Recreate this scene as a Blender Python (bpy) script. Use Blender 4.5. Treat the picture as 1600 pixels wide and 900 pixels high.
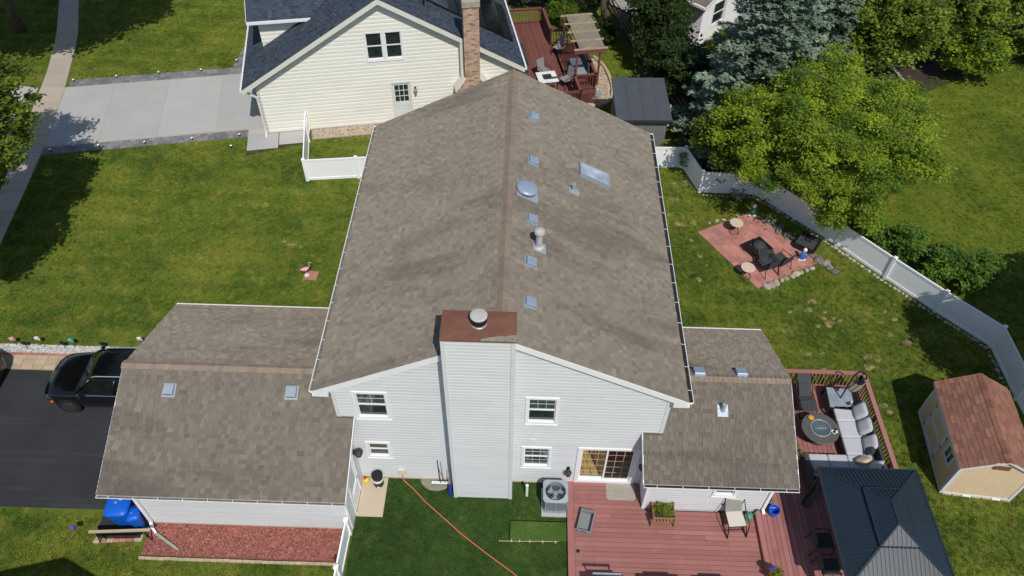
import bpy, bmesh, math, random
import numpy as np
from mathutils import Vector, Matrix
random.seed(7)
rng = np.random.default_rng(7)
for o in list(bpy.data.objects):
    bpy.data.objects.remove(o)
S = bpy.context.scene
COL = S.collection
R = math.radians

# ---------------------------------------------------------------- camera
def cam_axes(p, y, r):
    p, y, r = R(p), R(y), R(r)
    fw = np.array([math.sin(y)*math.cos(p), math.cos(y)*math.cos(p), -math.sin(p)])
    rt = np.array([math.cos(y), -math.sin(y), 0.0])
    up = np.cross(rt, fw)
    return math.cos(r)*rt + math.sin(r)*up, -math.sin(r)*rt + math.cos(r)*up, fw
CAM = np.array([0.0862, -12.388, 23.314])
FPX = 1210.5
RT, UP, FW = cam_axes(48.012, -0.899, 1.031)
cd = bpy.data.cameras.new('camera')
cam = bpy.data.objects.new('camera', cd)
COL.objects.link(cam)
cd.sensor_width = 36.0
cd.lens = FPX/1600*36
cd.clip_start = 0.1
cd.clip_end = 2000
m = Matrix.Identity(4)
for i in range(3):
    m[i][0], m[i][1], m[i][2], m[i][3] = RT[i], UP[i], -FW[i], CAM[i]
cam.matrix_world = m
S.camera = cam

# ---------------------------------------------------------------- light
SUN = Vector((0.36, -1.03, 1.46)).normalized()
W = bpy.data.worlds.new('World')
S.world = W
W.use_nodes = True
wn = W.node_tree
sky = wn.nodes.new('ShaderNodeTexSky')
sky.sky_type = 'NISHITA'
sky.sun_disc = False
sky.sun_elevation = math.asin(SUN.z)
sky.sun_rotation = math.atan2(SUN.x, SUN.y)
sky.air_density = 1.0
sky.dust_density = 0.6
bg = wn.nodes['Background']
wn.links.new(sky.outputs['Color'], bg.inputs['Color'])
bg.inputs['Strength'].default_value = 0.098
sd = bpy.data.lights.new('sun', 'SUN')
sd.energy = 3.5
sd.angle = R(0.55)
sd.color = (1.0, 0.955, 0.89)
so = bpy.data.objects.new('sun', sd)
so.rotation_euler = SUN.to_track_quat('Z', 'Y').to_euler()
so.location = (20, -40, 60)
COL.objects.link(so)
S.view_settings.view_transform = 'Standard'
S.view_settings.look = 'None'
S.view_settings.exposure = 0.0
S.view_settings.gamma = 1.0

# ---------------------------------------------------------------- survey: photo points to places on the ground or a known plane
def ray(u, v):
    return FW + RT*(u-800)/FPX - UP*(v-450)/FPX
def G(u, v, z=0.0):
    d = ray(u, v)
    t = (z-CAM[2])/d[2]
    return CAM + d*t
def PLN(u, v, P0, n):
    d = ray(u, v)
    t = ((np.array(P0)-CAM) @ np.array(n))/(d @ np.array(n))
    return CAM + d*t

# ---------------------------------------------------------------- mesh helpers
class MB:
    """collects faces, then builds one mesh object; T maps local points before storing"""
    def __init__(s, T=None):
        s.v, s.f, s.m, s.t = [], [], [], []
        s.T = T
    def add(s, pts):
        n = len(s.v)
        for p in pts:
            if s.T is not None:
                p = s.T @ Vector(p)
            s.v.append((p[0], p[1], p[2]))
        return n
    def face(s, pts, mi=0, tone=.5):
        n = s.add(pts)
        s.f.append(tuple(range(n, n+len(pts))))
        s.m.append(mi)
        s.t.append(tone)
    def hexa(s, p, mi=0, tone=.5):
        """8 points: bottom ring 0-3 anticlockwise seen from above, top ring 4-7"""
        n = s.add(p)
        for q in ((3, 2, 1, 0), (4, 5, 6, 7), (0, 1, 5, 4), (1, 2, 6, 5), (2, 3, 7, 6), (3, 0, 4, 7)):
            s.f.append(tuple(n+i for i in q))
            s.m.append(mi)
            s.t.append(tone)
    def box(s, x0, x1, y0, y1, z0, z1, mi=0, tone=.5):
        s.hexa([(x0, y0, z0), (x1, y0, z0), (x1, y1, z0), (x0, y1, z0), (x0, y0, z1), (x1, y0, z1), (x1, y1, z1), (x0, y1, z1)], mi, tone)
    def bar(s, p, q, w, h, mi=0, tone=.5, up=(0, 0, 1)):
        p, q = Vector(p), Vector(q)
        d = (q-p).normalized()
        u = Vector(up)
        if abs(d.dot(u)) > .98:
            u = Vector((0, 1, 0))
        a = d.cross(u).normalized()*w/2
        b = a.cross(d).normalized()*h/2
        s.hexa([p-a-b, p+a-b, q+a-b, q-a-b, p-a+b, p+a+b, q+a+b, q-a+b], mi, tone)
    def tube(s, pts, r, n=8, mi=0, tone=.5, r1=None, cap=True):
        pts = [Vector(p) for p in pts]
        k = len(pts)
        rings = []
        pa = None
        for i, p in enumerate(pts):
            d = (pts[min(i+1, k-1)]-pts[max(i-1, 0)]).normalized()
            if pa is None:
                a = d.cross(Vector((0, 0, 1)))
                if a.length < .05:
                    a = d.cross(Vector((0, 1, 0)))
            else:
                a = pa - d*pa.dot(d)
            a.normalize()
            pa = a
            b = d.cross(a)
            rr = r if r1 is None else r+(r1-r)*i/(k-1)
            rings.append(s.add([p+(a*math.cos(2*math.pi*j/n)+b*math.sin(2*math.pi*j/n))*rr for j in range(n)]))
        for i in range(k-1):
            for j in range(n):
                s.f.append((rings[i]+j, rings[i]+(j+1) % n, rings[i+1]+(j+1) % n, rings[i+1]+j))
                s.m.append(mi)
                s.t.append(tone)
        if cap:
            s.f.append(tuple(rings[0]+j for j in reversed(range(n))))
            s.f.append(tuple(rings[-1]+j for j in range(n)))
            s.m += [mi, mi]
            s.t += [tone, tone]
    def lathe(s, c, prof, n=16, mi=0, tone=.5, sx=1, sy=1, mis=None):
        c = Vector(c)
        rings = []
        for (r, z) in prof:
            rings.append(s.add([c+Vector((r*sx*math.cos(2*math.pi*j/n), r*sy*math.sin(2*math.pi*j/n), z)) for j in range(n)]))
        for i in range(len(prof)-1):
            for j in range(n):
                s.f.append((rings[i]+j, rings[i]+(j+1) % n, rings[i+1]+(j+1) % n, rings[i+1]+j))
                s.m.append(mis[i] if mis else mi)
                s.t.append(tone)
        s.f.append(tuple(rings[0]+j for j in reversed(range(n))))
        s.f.append(tuple(rings[-1]+j for j in range(n)))
        s.m += [mis[0] if mis else mi, mis[-1] if mis else mi]
        s.t += [tone, tone]
    def prism(s, poly, z0, z1, mi=0, tone=.5):
        k = len(poly)
        a = s.add([(p[0], p[1], z0) for p in poly])
        b = s.add([(p[0], p[1], z1) for p in poly])
        s.f.append(tuple(a+i for i in reversed(range(k))))
        s.f.append(tuple(b+i for i in range(k)))
        for i in range(k):
            s.f.append((a+i, a+(i+1) % k, b+(i+1) % k, b+i))
        s.m += [mi]*(k+2)
        s.t += [tone]*(k+2)
    def loft(s, rings, mi=0, tone=.5, cap=True):
        idx = [s.add(r) for r in rings]
        n = len(rings[0])
        for i in range(len(rings)-1):
            for j in range(n):
                s.f.append((idx[i]+j, idx[i]+(j+1) % n, idx[i+1]+(j+1) % n, idx[i+1]+j))
                s.m.append(mi)
                s.t.append(tone)
        if cap:
            s.f.append(tuple(idx[0]+j for j in reversed(range(n))))
            s.f.append(tuple(idx[-1]+j for j in range(n)))
            s.m += [mi, mi]
            s.t += [tone, tone]
    def mesh(s, name, mats, smooth=False):
        me = bpy.data.meshes.new(name)
        me.from_pydata(s.v, [], s.f)
        for mm in (mats if isinstance(mats, (list, tuple)) else [mats]):
            me.materials.append(mm)
        me.polygons.foreach_set('material_index', s.m)
        at = me.attributes.new('tone', 'FLOAT', 'FACE')
        at.data.foreach_set('value', s.t)
        if smooth:
            me.polygons.foreach_set('use_smooth', [True]*len(s.f))
        me.update()
        return me
    def build(s, name, mats, parent=None, smooth=False, kind=None, loc=None, bevel=0, subsurf=0, label=None, fix=True):
        me = s.mesh(name, mats, smooth)
        if fix or bevel or subsurf:
            b = bmesh.new()
            b.from_mesh(me)
            if smooth or bevel or subsurf:
                bmesh.ops.remove_doubles(b, verts=b.verts, dist=1e-5)
            bmesh.ops.recalc_face_normals(b, faces=b.faces)
            b.to_mesh(me)
            b.free()
        return link(name, me, parent, kind, loc, bevel, subsurf, label)

def link(name, me, parent=None, kind=None, loc=None, bevel=0, subsurf=0, label=None):
    o = bpy.data.objects.new(name, me)
    COL.objects.link(o)
    if parent is not None:
        o.parent = parent
    if loc is not None:
        o.location = loc
    if kind:
        o['kind'] = kind
    if label:
        o['label'] = label
    if bevel:
        md = o.modifiers.new('bevel', 'BEVEL')
        md.width = bevel
        md.segments = 2
        md.limit_method = 'ANGLE'
    if subsurf:
        md = o.modifiers.new('subsurf', 'SUBSURF')
        md.levels = md.render_levels = subsurf
    return o

def tag(o, label, cat, group=None):
    o['label'] = label
    o['category'] = cat
    if group:
        o['group'] = group
    return o
def thing(name, label, cat, loc=(0, 0, 0), rz=0.0, group=None):
    o = bpy.data.objects.new(name, None)
    o.empty_display_size = .2
    COL.objects.link(o)
    o.location = loc
    o.rotation_euler = (0, 0, rz)
    return tag(o, label, cat, group)
def copy_tree(o, parent=None):
    c = o.copy()
    COL.objects.link(c)
    if parent is not None:
        c.parent = parent
    for ch in list(o.children):
        copy_tree(ch, c)
    return c
def frame(P, U, N):
    """matrix mapping (u, outward, z) to the wall plane at P running along U with outward normal N"""
    return Matrix(((U[0], N[0], 0, P[0]), (U[1], N[1], 0, P[1]), (U[2], N[2], 1, P[2]), (0, 0, 0, 1)))

def mesh_np(name, verts, quads, tone, mat):
    me = bpy.data.meshes.new(name)
    nq = len(quads)
    k = quads.shape[1]
    me.vertices.add(len(verts))
    me.vertices.foreach_set('co', verts.astype(np.float32).ravel())
    me.loops.add(nq*k)
    me.loops.foreach_set('vertex_index', quads.astype(np.int32).ravel())
    me.polygons.add(nq)
    me.polygons.foreach_set('loop_start', np.arange(0, nq*k, k, dtype=np.int32))
    me.polygons.foreach_set('loop_total', np.full(nq, k, dtype=np.int32))
    me.update(calc_edges=True)
    at = me.attributes.new('tone', 'FLOAT', 'FACE')
    at.data.foreach_set('value', tone.astype(np.float32))
    me.materials.append(mat)
    me.validate()
    return me

# ---------------------------------------------------------------- materials
def nodes(name):
    mt = bpy.data.materials.new(name)
    mt.use_nodes = True
    nt = mt.node_tree
    return mt, nt, nt.nodes['Principled BSDF']
def N(nt, kind, **kw):
    n = nt.nodes.new(kind)
    for k, v in kw.items():
        setattr(n, k, v)
    return n
def noise(nt, scale, detail=5, rough=.6, vec=None, dist=0):
    n = N(nt, 'ShaderNodeTexNoise')
    n.inputs['Scale'].default_value = scale
    n.inputs['Detail'].default_value = detail
    n.inputs['Roughness'].default_value = rough
    n.inputs['Distortion'].default_value = dist
    if vec is not None:
        nt.links.new(vec, n.inputs['Vector'])
    return n.outputs['Fac']
def ramp(nt, fac, stops):
    r = N(nt, 'ShaderNodeValToRGB')
    e = r.color_ramp.elements
    while len(e) < len(stops):
        e.new(.5)
    for i, (p, c) in enumerate(stops):
        e[i].position = p
        e[i].color = (c[0], c[1], c[2], 1) if hasattr(c, '__len__') else (c, c, c, 1)
    nt.links.new(fac, r.inputs['Fac'])
    return r.outputs['Color']
def mix(nt, a, b, fac, mode='MIX'):
    x = N(nt, 'ShaderNodeMix', data_type='RGBA', blend_type=mode)
    for sock, val in ((x.inputs[6], a), (x.inputs[7], b), (x.inputs[0], fac)):
        if isinstance(val, bpy.types.NodeSocket):
            nt.links.new(val, sock)
        elif hasattr(val, '__len__'):
            sock.default_value = (val[0], val[1], val[2], 1)
        else:
            sock.default_value = val
    return x.outputs[2]
def math_(nt, op, a, b):
    x = N(nt, 'ShaderNodeMath', operation=op)
    for sock, val in ((x.inputs[0], a), (x.inputs[1], b)):
        if isinstance(val, bpy.types.NodeSocket):
            nt.links.new(val, sock)
        else:
            sock.default_value = val
    return x.outputs[0]
def pos(nt):
    return N(nt, 'ShaderNodeNewGeometry').outputs['Position']
def attr(nt, nm='tone'):
    a = N(nt, 'ShaderNodeAttribute')
    a.attribute_name = nm
    return a.outputs['Fac']
def bump(nt, b, fac, strength=.3, dist=.01):
    n = N(nt, 'ShaderNodeBump')
    n.inputs['Strength'].default_value = strength
    n.inputs['Distance'].default_value = dist
    nt.links.new(fac, n.inputs['Height'])
    nt.links.new(n.outputs['Normal'], b.inputs['Normal'])

def mat(name, c, rough=.7, var=.12, scale=3.0, fine=.1, fscale=60, metal=0.0, tone=0.0, c2=None, bmp=0.0, spec=.4, stain=None, coat=0.0, stretch=None, dr=0.0):
    """procedural surface: base colour broken up by broad and fine noise and, where wanted, by each piece's own tone"""
    mt, nt, b = nodes(name)
    p = pos(nt)
    c = np.array(c)
    n1 = noise(nt, scale, 6, .6, p)
    col = ramp(nt, n1, [(.3, tuple(np.clip(c*(1-var), 0, 1))), (.7, tuple(np.clip(c*(1+var), 0, .95)))])
    if c2 is not None:
        col = mix(nt, col, c2, attr(nt))
    if tone:
        hs = N(nt, 'ShaderNodeVectorMath', operation='SCALE')
        nt.links.new(col, hs.inputs[0])
        nt.links.new(c2v(nt, attr(nt), tone), hs.inputs['Scale'])
        col = hs.outputs[0]
    f = noise(nt, fscale, 3, .7, p)
    if fine:
        v = N(nt, 'ShaderNodeVectorMath', operation='SCALE')
        nt.links.new(col, v.inputs[0])
        nt.links.new(math_(nt, 'ADD', math_(nt, 'MULTIPLY', f, 2*fine*2), 1-2*fine), v.inputs['Scale'])
        col = v.outputs[0]
    if stain is not None:
        sc, lo, hi, scol, amt = stain
        pv = p
        if stretch:
            mp = N(nt, 'ShaderNodeMapping')
            mp.inputs['Scale'].default_value = stretch
            nt.links.new(p, mp.inputs['Vector'])
            pv = mp.outputs[0]
        s = ramp(nt, noise(nt, sc, 5, .65, pv, .6), [(lo, 0.0), (hi, 1.0)])
        col = mix(nt, col, scol, math_(nt, 'MULTIPLY', s, amt))
    nt.links.new(col, b.inputs['Base Color'])
    b.inputs['Roughness'].default_value = rough
    b.inputs['Metallic'].default_value = metal
    if dr and 'Diffuse Roughness' in b.inputs:
        b.inputs['Diffuse Roughness'].default_value = dr
    b.inputs['Specular IOR Level'].default_value = spec
    b.inputs['Coat Weight'].default_value = coat
    b.inputs['Coat Roughness'].default_value = .04
    if bmp:
        bump(nt, b, f, bmp, .01)
    return mt
def c2v(nt, fac, tone):
    return math_(nt, 'ADD', math_(nt, 'MULTIPLY', fac, 2*tone), 1-tone)

def leaf_mat(name, dark, light, trans=.35, rough=.6):
    mt, nt, b = nodes(name)
    col = ramp(nt, attr(nt), [(0, dark), (1, light)])
    nt.links.new(col, b.inputs['Base Color'])
    b.inputs['Roughness'].default_value = rough
    b.inputs['Specular IOR Level'].default_value = .25
    t = N(nt, 'ShaderNodeBsdfTranslucent')
    nt.links.new(mix(nt, col, (.9, 1.0, .35), .25), t.inputs['Color'])
    ms = N(nt, 'ShaderNodeMixShader')
    ms.inputs[0].default_value = trans
    nt.links.new(b.outputs[0], ms.inputs[1])
    nt.links.new(t.outputs[0], ms.inputs[2])
    nt.links.new(ms.outputs[0], nt.nodes['Material Output'].inputs['Surface'])
    return mt

def grass_mat(name, lo, mid, hi, gain=1.0, rand=False, mow=0.0):
    mt, nt, b = nodes(name)
    p = pos(nt)
    n1 = noise(nt, .35, 6, .62, p, .4)
    col = ramp(nt, n1, [(.32, lo), (.5, mid), (.68, hi)])
    n2 = noise(nt, 1.7, 5, .7, p)
    col = mix(nt, col, (hi[0]*1.35, hi[1]*1.08, hi[2]*1.3), ramp(nt, n2, [(.50, 0.0), (.72, .8)]))
    n4 = noise(nt, .9, 4, .7, p, 1.0)
    col = mix(nt, col, (lo[0]*.8, lo[1]*.8, lo[2]*.8), ramp(nt, n4, [(.55, 0.0), (.78, .7)]))
    n3 = noise(nt, 22, 4, .75, p)
    v = N(nt, 'ShaderNodeVectorMath', operation='SCALE')
    nt.links.new(col, v.inputs[0])
    k = math_(nt, 'ADD', math_(nt, 'MULTIPLY', n3, 2.1*gain), -.03*gain)
    if rand:
        oi = N(nt, 'ShaderNodeObjectInfo')
        k = math_(nt, 'MULTIPLY', k, math_(nt, 'ADD', math_(nt, 'MULTIPLY', oi.outputs['Random'], 1.1), .5))
    if mow:
        wv = N(nt, 'ShaderNodeTexWave', bands_direction='Y')
        wv.inputs['Scale'].default_value = .30
        wv.inputs['Distortion'].default_value = 3.0
        wv.inputs['Detail'].default_value = 3
        wv.inputs['Detail Scale'].default_value = .25
        nt.links.new(p, wv.inputs['Vector'])
        k = math_(nt, 'MULTIPLY', k, math_(nt, 'ADD', math_(nt, 'MULTIPLY', wv.outputs['Fac'], mow), 1-mow/2))
    nt.links.new(k, v.inputs['Scale'])
    nt.links.new(v.outputs[0], b.inputs['Base Color'])
    b.inputs['Roughness'].default_value = .85
    b.inputs['Specular IOR Level'].default_value = .15
    bump(nt, b, noise(nt, 45, 3, .7, p), .9, .03)
    return mt

M = {}
gl, gm, gh = (.053, .094, .012), (.104, .146, .018), (.168, .188, .028)
M['lawn'] = grass_mat('lawn', gl, gm, gh, mow=.13)
M['blades'] = grass_mat('grass blades', gl, gm, gh, 1.25, True, .13)
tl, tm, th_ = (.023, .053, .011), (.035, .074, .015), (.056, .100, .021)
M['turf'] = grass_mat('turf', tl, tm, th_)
M['turf_blades'] = grass_mat('turf blades', tl, tm, th_, 1.3, True)
M['turf_light'] = grass_mat('turf light', (.036, .085, .013), (.050, .105, .018), (.074, .130, .025))
M['field'] = grass_mat('field', (.066, .102, .010), (.105, .146, .014), (.150, .178, .021))
M['shingle'] = mat('brown shingle', (.208, .179, .144), .92, .06, .8, .16, 55, tone=.23, bmp=.35, spec=.15, stain=(.62, .53, .67, (.095, .088, .076), .62), stretch=(.22, 1.0, .4), dr=1.0)
M['ridge'] = mat('tan ridge shingle', (.258, .202, .153), .92, .10, 2, .2, 55, tone=.12, bmp=.3, spec=.15)
M['roof_felt'] = mat('roof felt', (.09, .085, .078), .95, .1)
M['siding'] = mat('grey vinyl siding', (.645, .660, .668), .5, .03, .9, .02, 20, tone=.03, spec=.35, stain=(.7, .6, .85, (.50, .50, .48), .35))
M['trim'] = mat('white trim', (.80, .80, .80), .4, .03, 2, .02, 30)
M['vinyl'] = mat('white vinyl', (.915, .92, .925), .35, .03, 1.5, .02, 30, stain=(1.5, .55, .85, (.6, .6, .55), .35))
M['gutter_dark'] = mat('gutter dirt', (.022, .018, .015), .9, .4, 12, .3, 60)  # near-black colour for the strip filling the bottom of the gutter troughs
M['litter'] = mat('dry gutter litter', (.15, .135, .115), .9, .3, 9, .3, 60)
M['cream'] = mat('cream siding', (.800, .785, .700), .5, .03, .6, .02, 20, tone=.03)
M['cream_trim'] = mat('cream trim', (.70, .68, .60), .5, .04, 2, .02, 30)
M['blue_shingle'] = mat('slate blue shingle', (.050, .064, .085), .9, .12, 1.2, .25, 50, tone=.45, spec=.2, bmp=.3)
M['brick'] = mat('brick', (.46, .315, .225), .85, .15, 6, .12, 40, tone=.5, spec=.2, bmp=.3)
M['mortar'] = mat('mortar', (.34, .29, .24), .9, .1)
M['concrete'] = mat('concrete', (.43, .425, .405), .85, .05, .7, .06, 25, tone=.06, bmp=.15, stain=(.5, .5, .8, (.34, .335, .32), .5))
M['walk'] = mat('walk concrete', (.43, .375, .30), .88, .07, .9, .07, 25, tone=.08, bmp=.15, stain=(1.2, .55, .8, (.25, .235, .2), .5))
M['tan_concrete'] = mat('tan concrete', (.50, .41, .31), .85, .06, .9, .05, 30, bmp=.12, stain=(1.4, .55, .8, (.58, .5, .41), .5))
M['paver_grey'] = mat('grey paver', (.205, .203, .208), .85, .1, 3, .12, 30, tone=.25, bmp=.25)
M['paver_tan'] = mat('tan paver', (.46, .36, .24), .88, .08, 3, .1, 30, tone=.10, bmp=.25)
M['asphalt'] = mat('asphalt', (.032, .034, .038), .8, .18, .6, .34, 70, bmp=.4, spec=.3, stain=(.9, .58, .70, (.068, .069, .072), .6), stretch=(.10, 2.2, 1))
M['gravel'] = mat('white gravel', (.50, .485, .45), .85, .15, 8, .15, 50, tone=.4)
M['pebble'] = mat('tan pebble', (.42, .34, .25), .85, .15, 8, .15, 50, tone=.4)
M['mulch'] = mat('red mulch', (.33, .125, .100), .9, .15, 4, .2, 40, tone=.5)
M['mulch_base'] = mat('red mulch bed', (.21, .075, .058), .95, .2, 6, .3, 40, bmp=.5)
M['soil'] = mat('soil', (.045, .032, .022), .95, .25, 3, .3, 20, bmp=.5)
M['deck'] = mat('red deck stain', (.330, .140, .124), .62, .07, .9, .06, 35, tone=.15, spec=.35, bmp=.08, stain=(1.1, .54, .76, (.40, .20, .18), .5))
M['deck_old'] = mat('dark red deck stain', (.17, .062, .050), .7, .1, 1, .08, 35, tone=.12)
M['cedar'] = mat('cedar', (.33, .19, .09), .7, .12, 3, .1, 40, tone=.15)
M['lattice'] = mat('weathered lattice', (.42, .35, .26), .8, .1, 3, .1, 40, tone=.15)
M['brick_red'] = mat('red patio paver', (.43, .195, .16), .85, .10, 2, .08, 30, tone=.20, bmp=.2, stain=(1.2, .55, .8, (.25, .10, .085), .5))
M['stone'] = mat('limestone', (.37, .325, .25), .9, .18, 4, .12, 30, tone=.3, bmp=.5)
M['stone_grey'] = mat('grey stone', (.22, .20, .175), .9, .2, 4, .15, 30, tone=.4, bmp=.5)
M['rust'] = mat('rusted chimney cap', (.185, .080, .052), .75, .18, 2.2, .1, 30, stain=(3, .5, .7, (.17, .055, .03), .6))
M['lichen'] = mat('lichen', (.235, .23, .17), .9, .2, 8, .2, 40)
M['galv'] = mat('galvanised metal', (.40, .45, .50), .42, .06, 3, .03, 30, metal=.3)
M['vent'] = mat('grey blue vent', (.33, .40, .48), .38, .05, 3, .03, 30, metal=.25, spec=.6)
M['pipe'] = mat('pale pipe', (.47, .455, .425), .5, .1, 5, .05, 30)
M['black'] = mat('black metal', (.013, .013, .014), .45, .1, 4, .05, 30)
M['dark_grey'] = mat('dark grey', (.035, .036, .038), .55, .12, 4, .08, 30)
M['wicker'] = mat('grey wicker', (.060, .060, .062), .7, .2, 20, .35, 80, bmp=.6)
M['cushion'] = mat('light grey cushion', (.47, .475, .50), .85, .05, 3, .05, 60, tone=.08)
M['charcoal'] = mat('charcoal fabric', (.045, .047, .050), .8, .1, 5, .1, 60)
M['beige'] = mat('beige fabric', (.55, .44, .28), .85, .06, 4, .06, 60)
M['gazebo'] = mat('blue black steel', (.016, .028, .042), .44, .08, 2, .05, 30, spec=.5)
M['shed_wall'] = mat('tan shed siding', (.70, .535, .335), .7, .04, 1, .04, 30)
M['shed_trim'] = mat('pale shed trim', (.66, .68, .70), .5, .04, 2, .03, 30)
M['shed_shingle'] = mat('rust shingle', (.270, .130, .092), .9, .12, 1.2, .2, 50, tone=.28, bmp=.35, spec=.15)
M['grey_shed'] = mat('grey shed siding', (.175, .175, .168), .7, .05, 2, .05, 30)
M['felt'] = mat('charcoal roofing', (.068, .078, .092), .9, .1, 2, .25, 60, bmp=.3)
M['bark'] = mat('bark', (.085, .065, .048), .95, .25, 5, .25, 25, bmp=.8)
M['rail_wood'] = mat('weathered rail', (.20, .17, .135), .9, .15, 3, .15, 30)
M['blue_plastic'] = mat('blue plastic', (.006, .115, .60), .42, .05, 3, .03, 30)
M['black_plastic'] = mat('black plastic', (.015, .015, .016), .4, .1, 4, .05, 30)
M['white_plastic'] = mat('white plastic', (.78, .78, .76), .4, .03, 4, .02, 30)
M['cream_plastic'] = mat('cream plastic', (.66, .60, .46), .45, .05, 4, .03, 30)
M['yellow'] = mat('yellow plastic', (.80, .60, .03), .4, .05, 4, .03, 30)
M['red'] = mat('red plastic', (.55, .03, .03), .4, .05, 4, .03, 30)
M['teal'] = mat('teal plastic', (.06, .30, .30), .4, .05, 4, .03, 30)
M['green_plastic'] = mat('green plastic', (.09, .25, .17), .4, .05, 4, .03, 30)
M['orange'] = mat('orange rubber', (.56, .15, .065), .55, .05, 4, .03, 30)
M['flue'] = mat('clay flue', (.62, .16, .06), .8, .12, 8, .08, 30)
M['pink'] = mat('pink plastic', (.75, .36, .40), .5, .05, 4, .03, 30)
M['ceramic'] = mat('white ceramic', (.72, .72, .68), .4, .05, 6, .03, 30)
M['green_paint'] = mat('green paint', (.03, .16, .08), .5, .05, 6, .03, 30)
M['blue_paint'] = mat('blue paint', (.03, .14, .50), .45, .08, 6, .03, 30)
M['sling'] = mat('pale sling fabric', (.62, .59, .52), .8, .04, 4, .04, 80)
M['sling_grey'] = mat('grey sling mesh', (.26, .24, .22), .8, .06, 4, .2, 80)
M['tote'] = mat('grey tote', (.22, .23, .235), .5, .06, 4, .04, 30)
M['mat'] = mat('grey doormat', (.36, .325, .275), .95, .12, 8, .2, 50, bmp=.4)
M['steel'] = mat('brushed steel', (.45, .46, .47), .35, .06, 6, .05, 40, metal=.7)
M['rubber'] = mat('tyre rubber', (.014, .014, .014), .85, .1, 8, .1, 40)
M['amber'] = mat('amber lens', (.75, .12, .03), .25, .05, 8, .03, 30)
M['chrome'] = mat('chrome', (.62, .62, .63), .15, .03, 8, .02, 30, metal=1.0)
M['car_paint'] = mat('black car paint', (.0035, .0036, .0042), .22, .05, 3, .0, 30, spec=.5, coat=.6)
M['oak'] = mat('oak floor', (.66, .47, .15), .4, .15, 3, .1, 30, tone=.2)
M['room'] = mat('room wall', (.30, .25, .17), .8, .05)
M['blind'] = mat('dark blind', (.075, .080, .078), .6, .1, 3, .05, 40, tone=.2)
M['dry'] = mat('dry grass', (.27, .205, .105), .95, .25, 6, .35, 40)
M['tile_blue'] = mat('grey blue tabletop', (.27, .31, .35), .3, .06, 4, .03, 30, tone=.1, spec=.6)
M['gold'] = mat('orange bowl', (.75, .36, .04), .4, .05)
M['purple'] = mat('purple petals', (.16, .07, .40), .7, .1)

def glass_mat(name, col, rough=.06, spec=.9):
    mt, nt, b = nodes(name)
    p = pos(nt)
    c = ramp(nt, noise(nt, 2.2, 3, .5, p), [(.35, tuple(np.array(col)*.75)), (.65, tuple(np.array(col)*1.25))])
    nt.links.new(c, b.inputs['Base Color'])
    b.inputs['Roughness'].default_value = rough
    b.inputs['Specular IOR Level'].default_value = spec
    bump(nt, b, noise(nt, 1.3, 2, .5, p), .06, .02)
    return mt
M['pane'] = glass_mat('window pane', (.020, .030, .028))
M['pane_green'] = glass_mat('window pane over blinds', (.050, .075, .070))
M['car_glass'] = glass_mat('tinted car glass', (.006, .009, .009), .03)
M['solar'] = glass_mat('solar cells', (.010, .010, .013), .12, .8)
M['skylight'] = glass_mat('skylight glass', (.40, .47, .54), .08, .8)
M['table_glass'] = glass_mat('table glass', (.10, .13, .14), .05, .9)
def clear_glass(name='clear door glass', tr=.94):
    mt, nt, b = nodes(name)
    t = N(nt, 'ShaderNodeBsdfTransparent')
    t.inputs['Color'].default_value = (tr, tr, tr*.98, 1)
    g = N(nt, 'ShaderNodeBsdfGlossy')
    g.inputs['Roughness'].default_value = .03
    ms = N(nt, 'ShaderNodeMixShader')
    ms.inputs[0].default_value = .07
    nt.links.new(t.outputs[0], ms.inputs[1])
    nt.links.new(g.outputs[0], ms.inputs[2])
    nt.links.new(ms.outputs[0], nt.nodes['Material Output'].inputs['Surface'])
    return mt
M['dark_glass'] = clear_glass('darker door glass', .48)  # door glass made darker for the right-hand leaf, no mesh modelled
M['clear'] = clear_glass()
M['extension'] = mat('grey green spout', (.33, .345, .285), .5, .08, 4, .05, 30)
M['table_tan'] = mat('tan tabletop', (.62, .48, .37), .6, .05, 5, .04, 40)
M['beam'] = mat('pale timber', (.48, .39, .24), .75, .1, 3, .1, 40)
M['table_top'] = mat('grey brown tabletop', (.105, .098, .090), .5, .12, 4, .1, 40)
M['canvas'] = mat('weathered canvas', (.27, .245, .185), .85, .2, 12, .15, 40)
M['leaf_lime'] = leaf_mat('lime maple leaves', (.050, .120, .016), (.400, .500, .040), .46)
M['leaf_dark'] = leaf_mat('dark leaves', (.010, .024, .006), (.046, .078, .015), .25)
M['leaf_mid'] = leaf_mat('mid green leaves', (.040, .085, .012), (.190, .250, .030), .38)
M['leaf_deep'] = leaf_mat('deep green leaves', (.022, .060, .010), (.190, .250, .024), .36)
M['leaf_olive'] = leaf_mat('olive leaves', (.045, .095, .014), (.290, .370, .045), .38)
M['leaf_bush'] = leaf_mat('bush leaves', (.030, .080, .010), (.150, .265, .036), .33)
M['needles'] = leaf_mat('blue spruce needles', (.042, .080, .054), (.285, .370, .265), .15, .7)
M['leaf_bright'] = leaf_mat('bright plant leaves', (.06, .11, .010), (.22, .26, .02), .35)

# ================================================================ SETTING
def sheet(name, poly, z, mt, kind='structure', parent=None):
    b = MB()
    b.face([(p[0], p[1], z) for p in poly])
    return b.build(name, mt, parent, kind=kind)
def gp(pts, z=0.0):
    return [tuple(G(u, v, z)[:2]) for u, v in pts]

b = MB()
for i in range(-4, 4):
    for j in range(-4, 4):
        b.face([(i*120, j*120, 0), (i*120+120, j*120, 0), (i*120+120, j*120+120, 0), (i*120, j*120+120, 0)])
ground = b.build('ground', M['lawn'], kind='structure')

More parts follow.
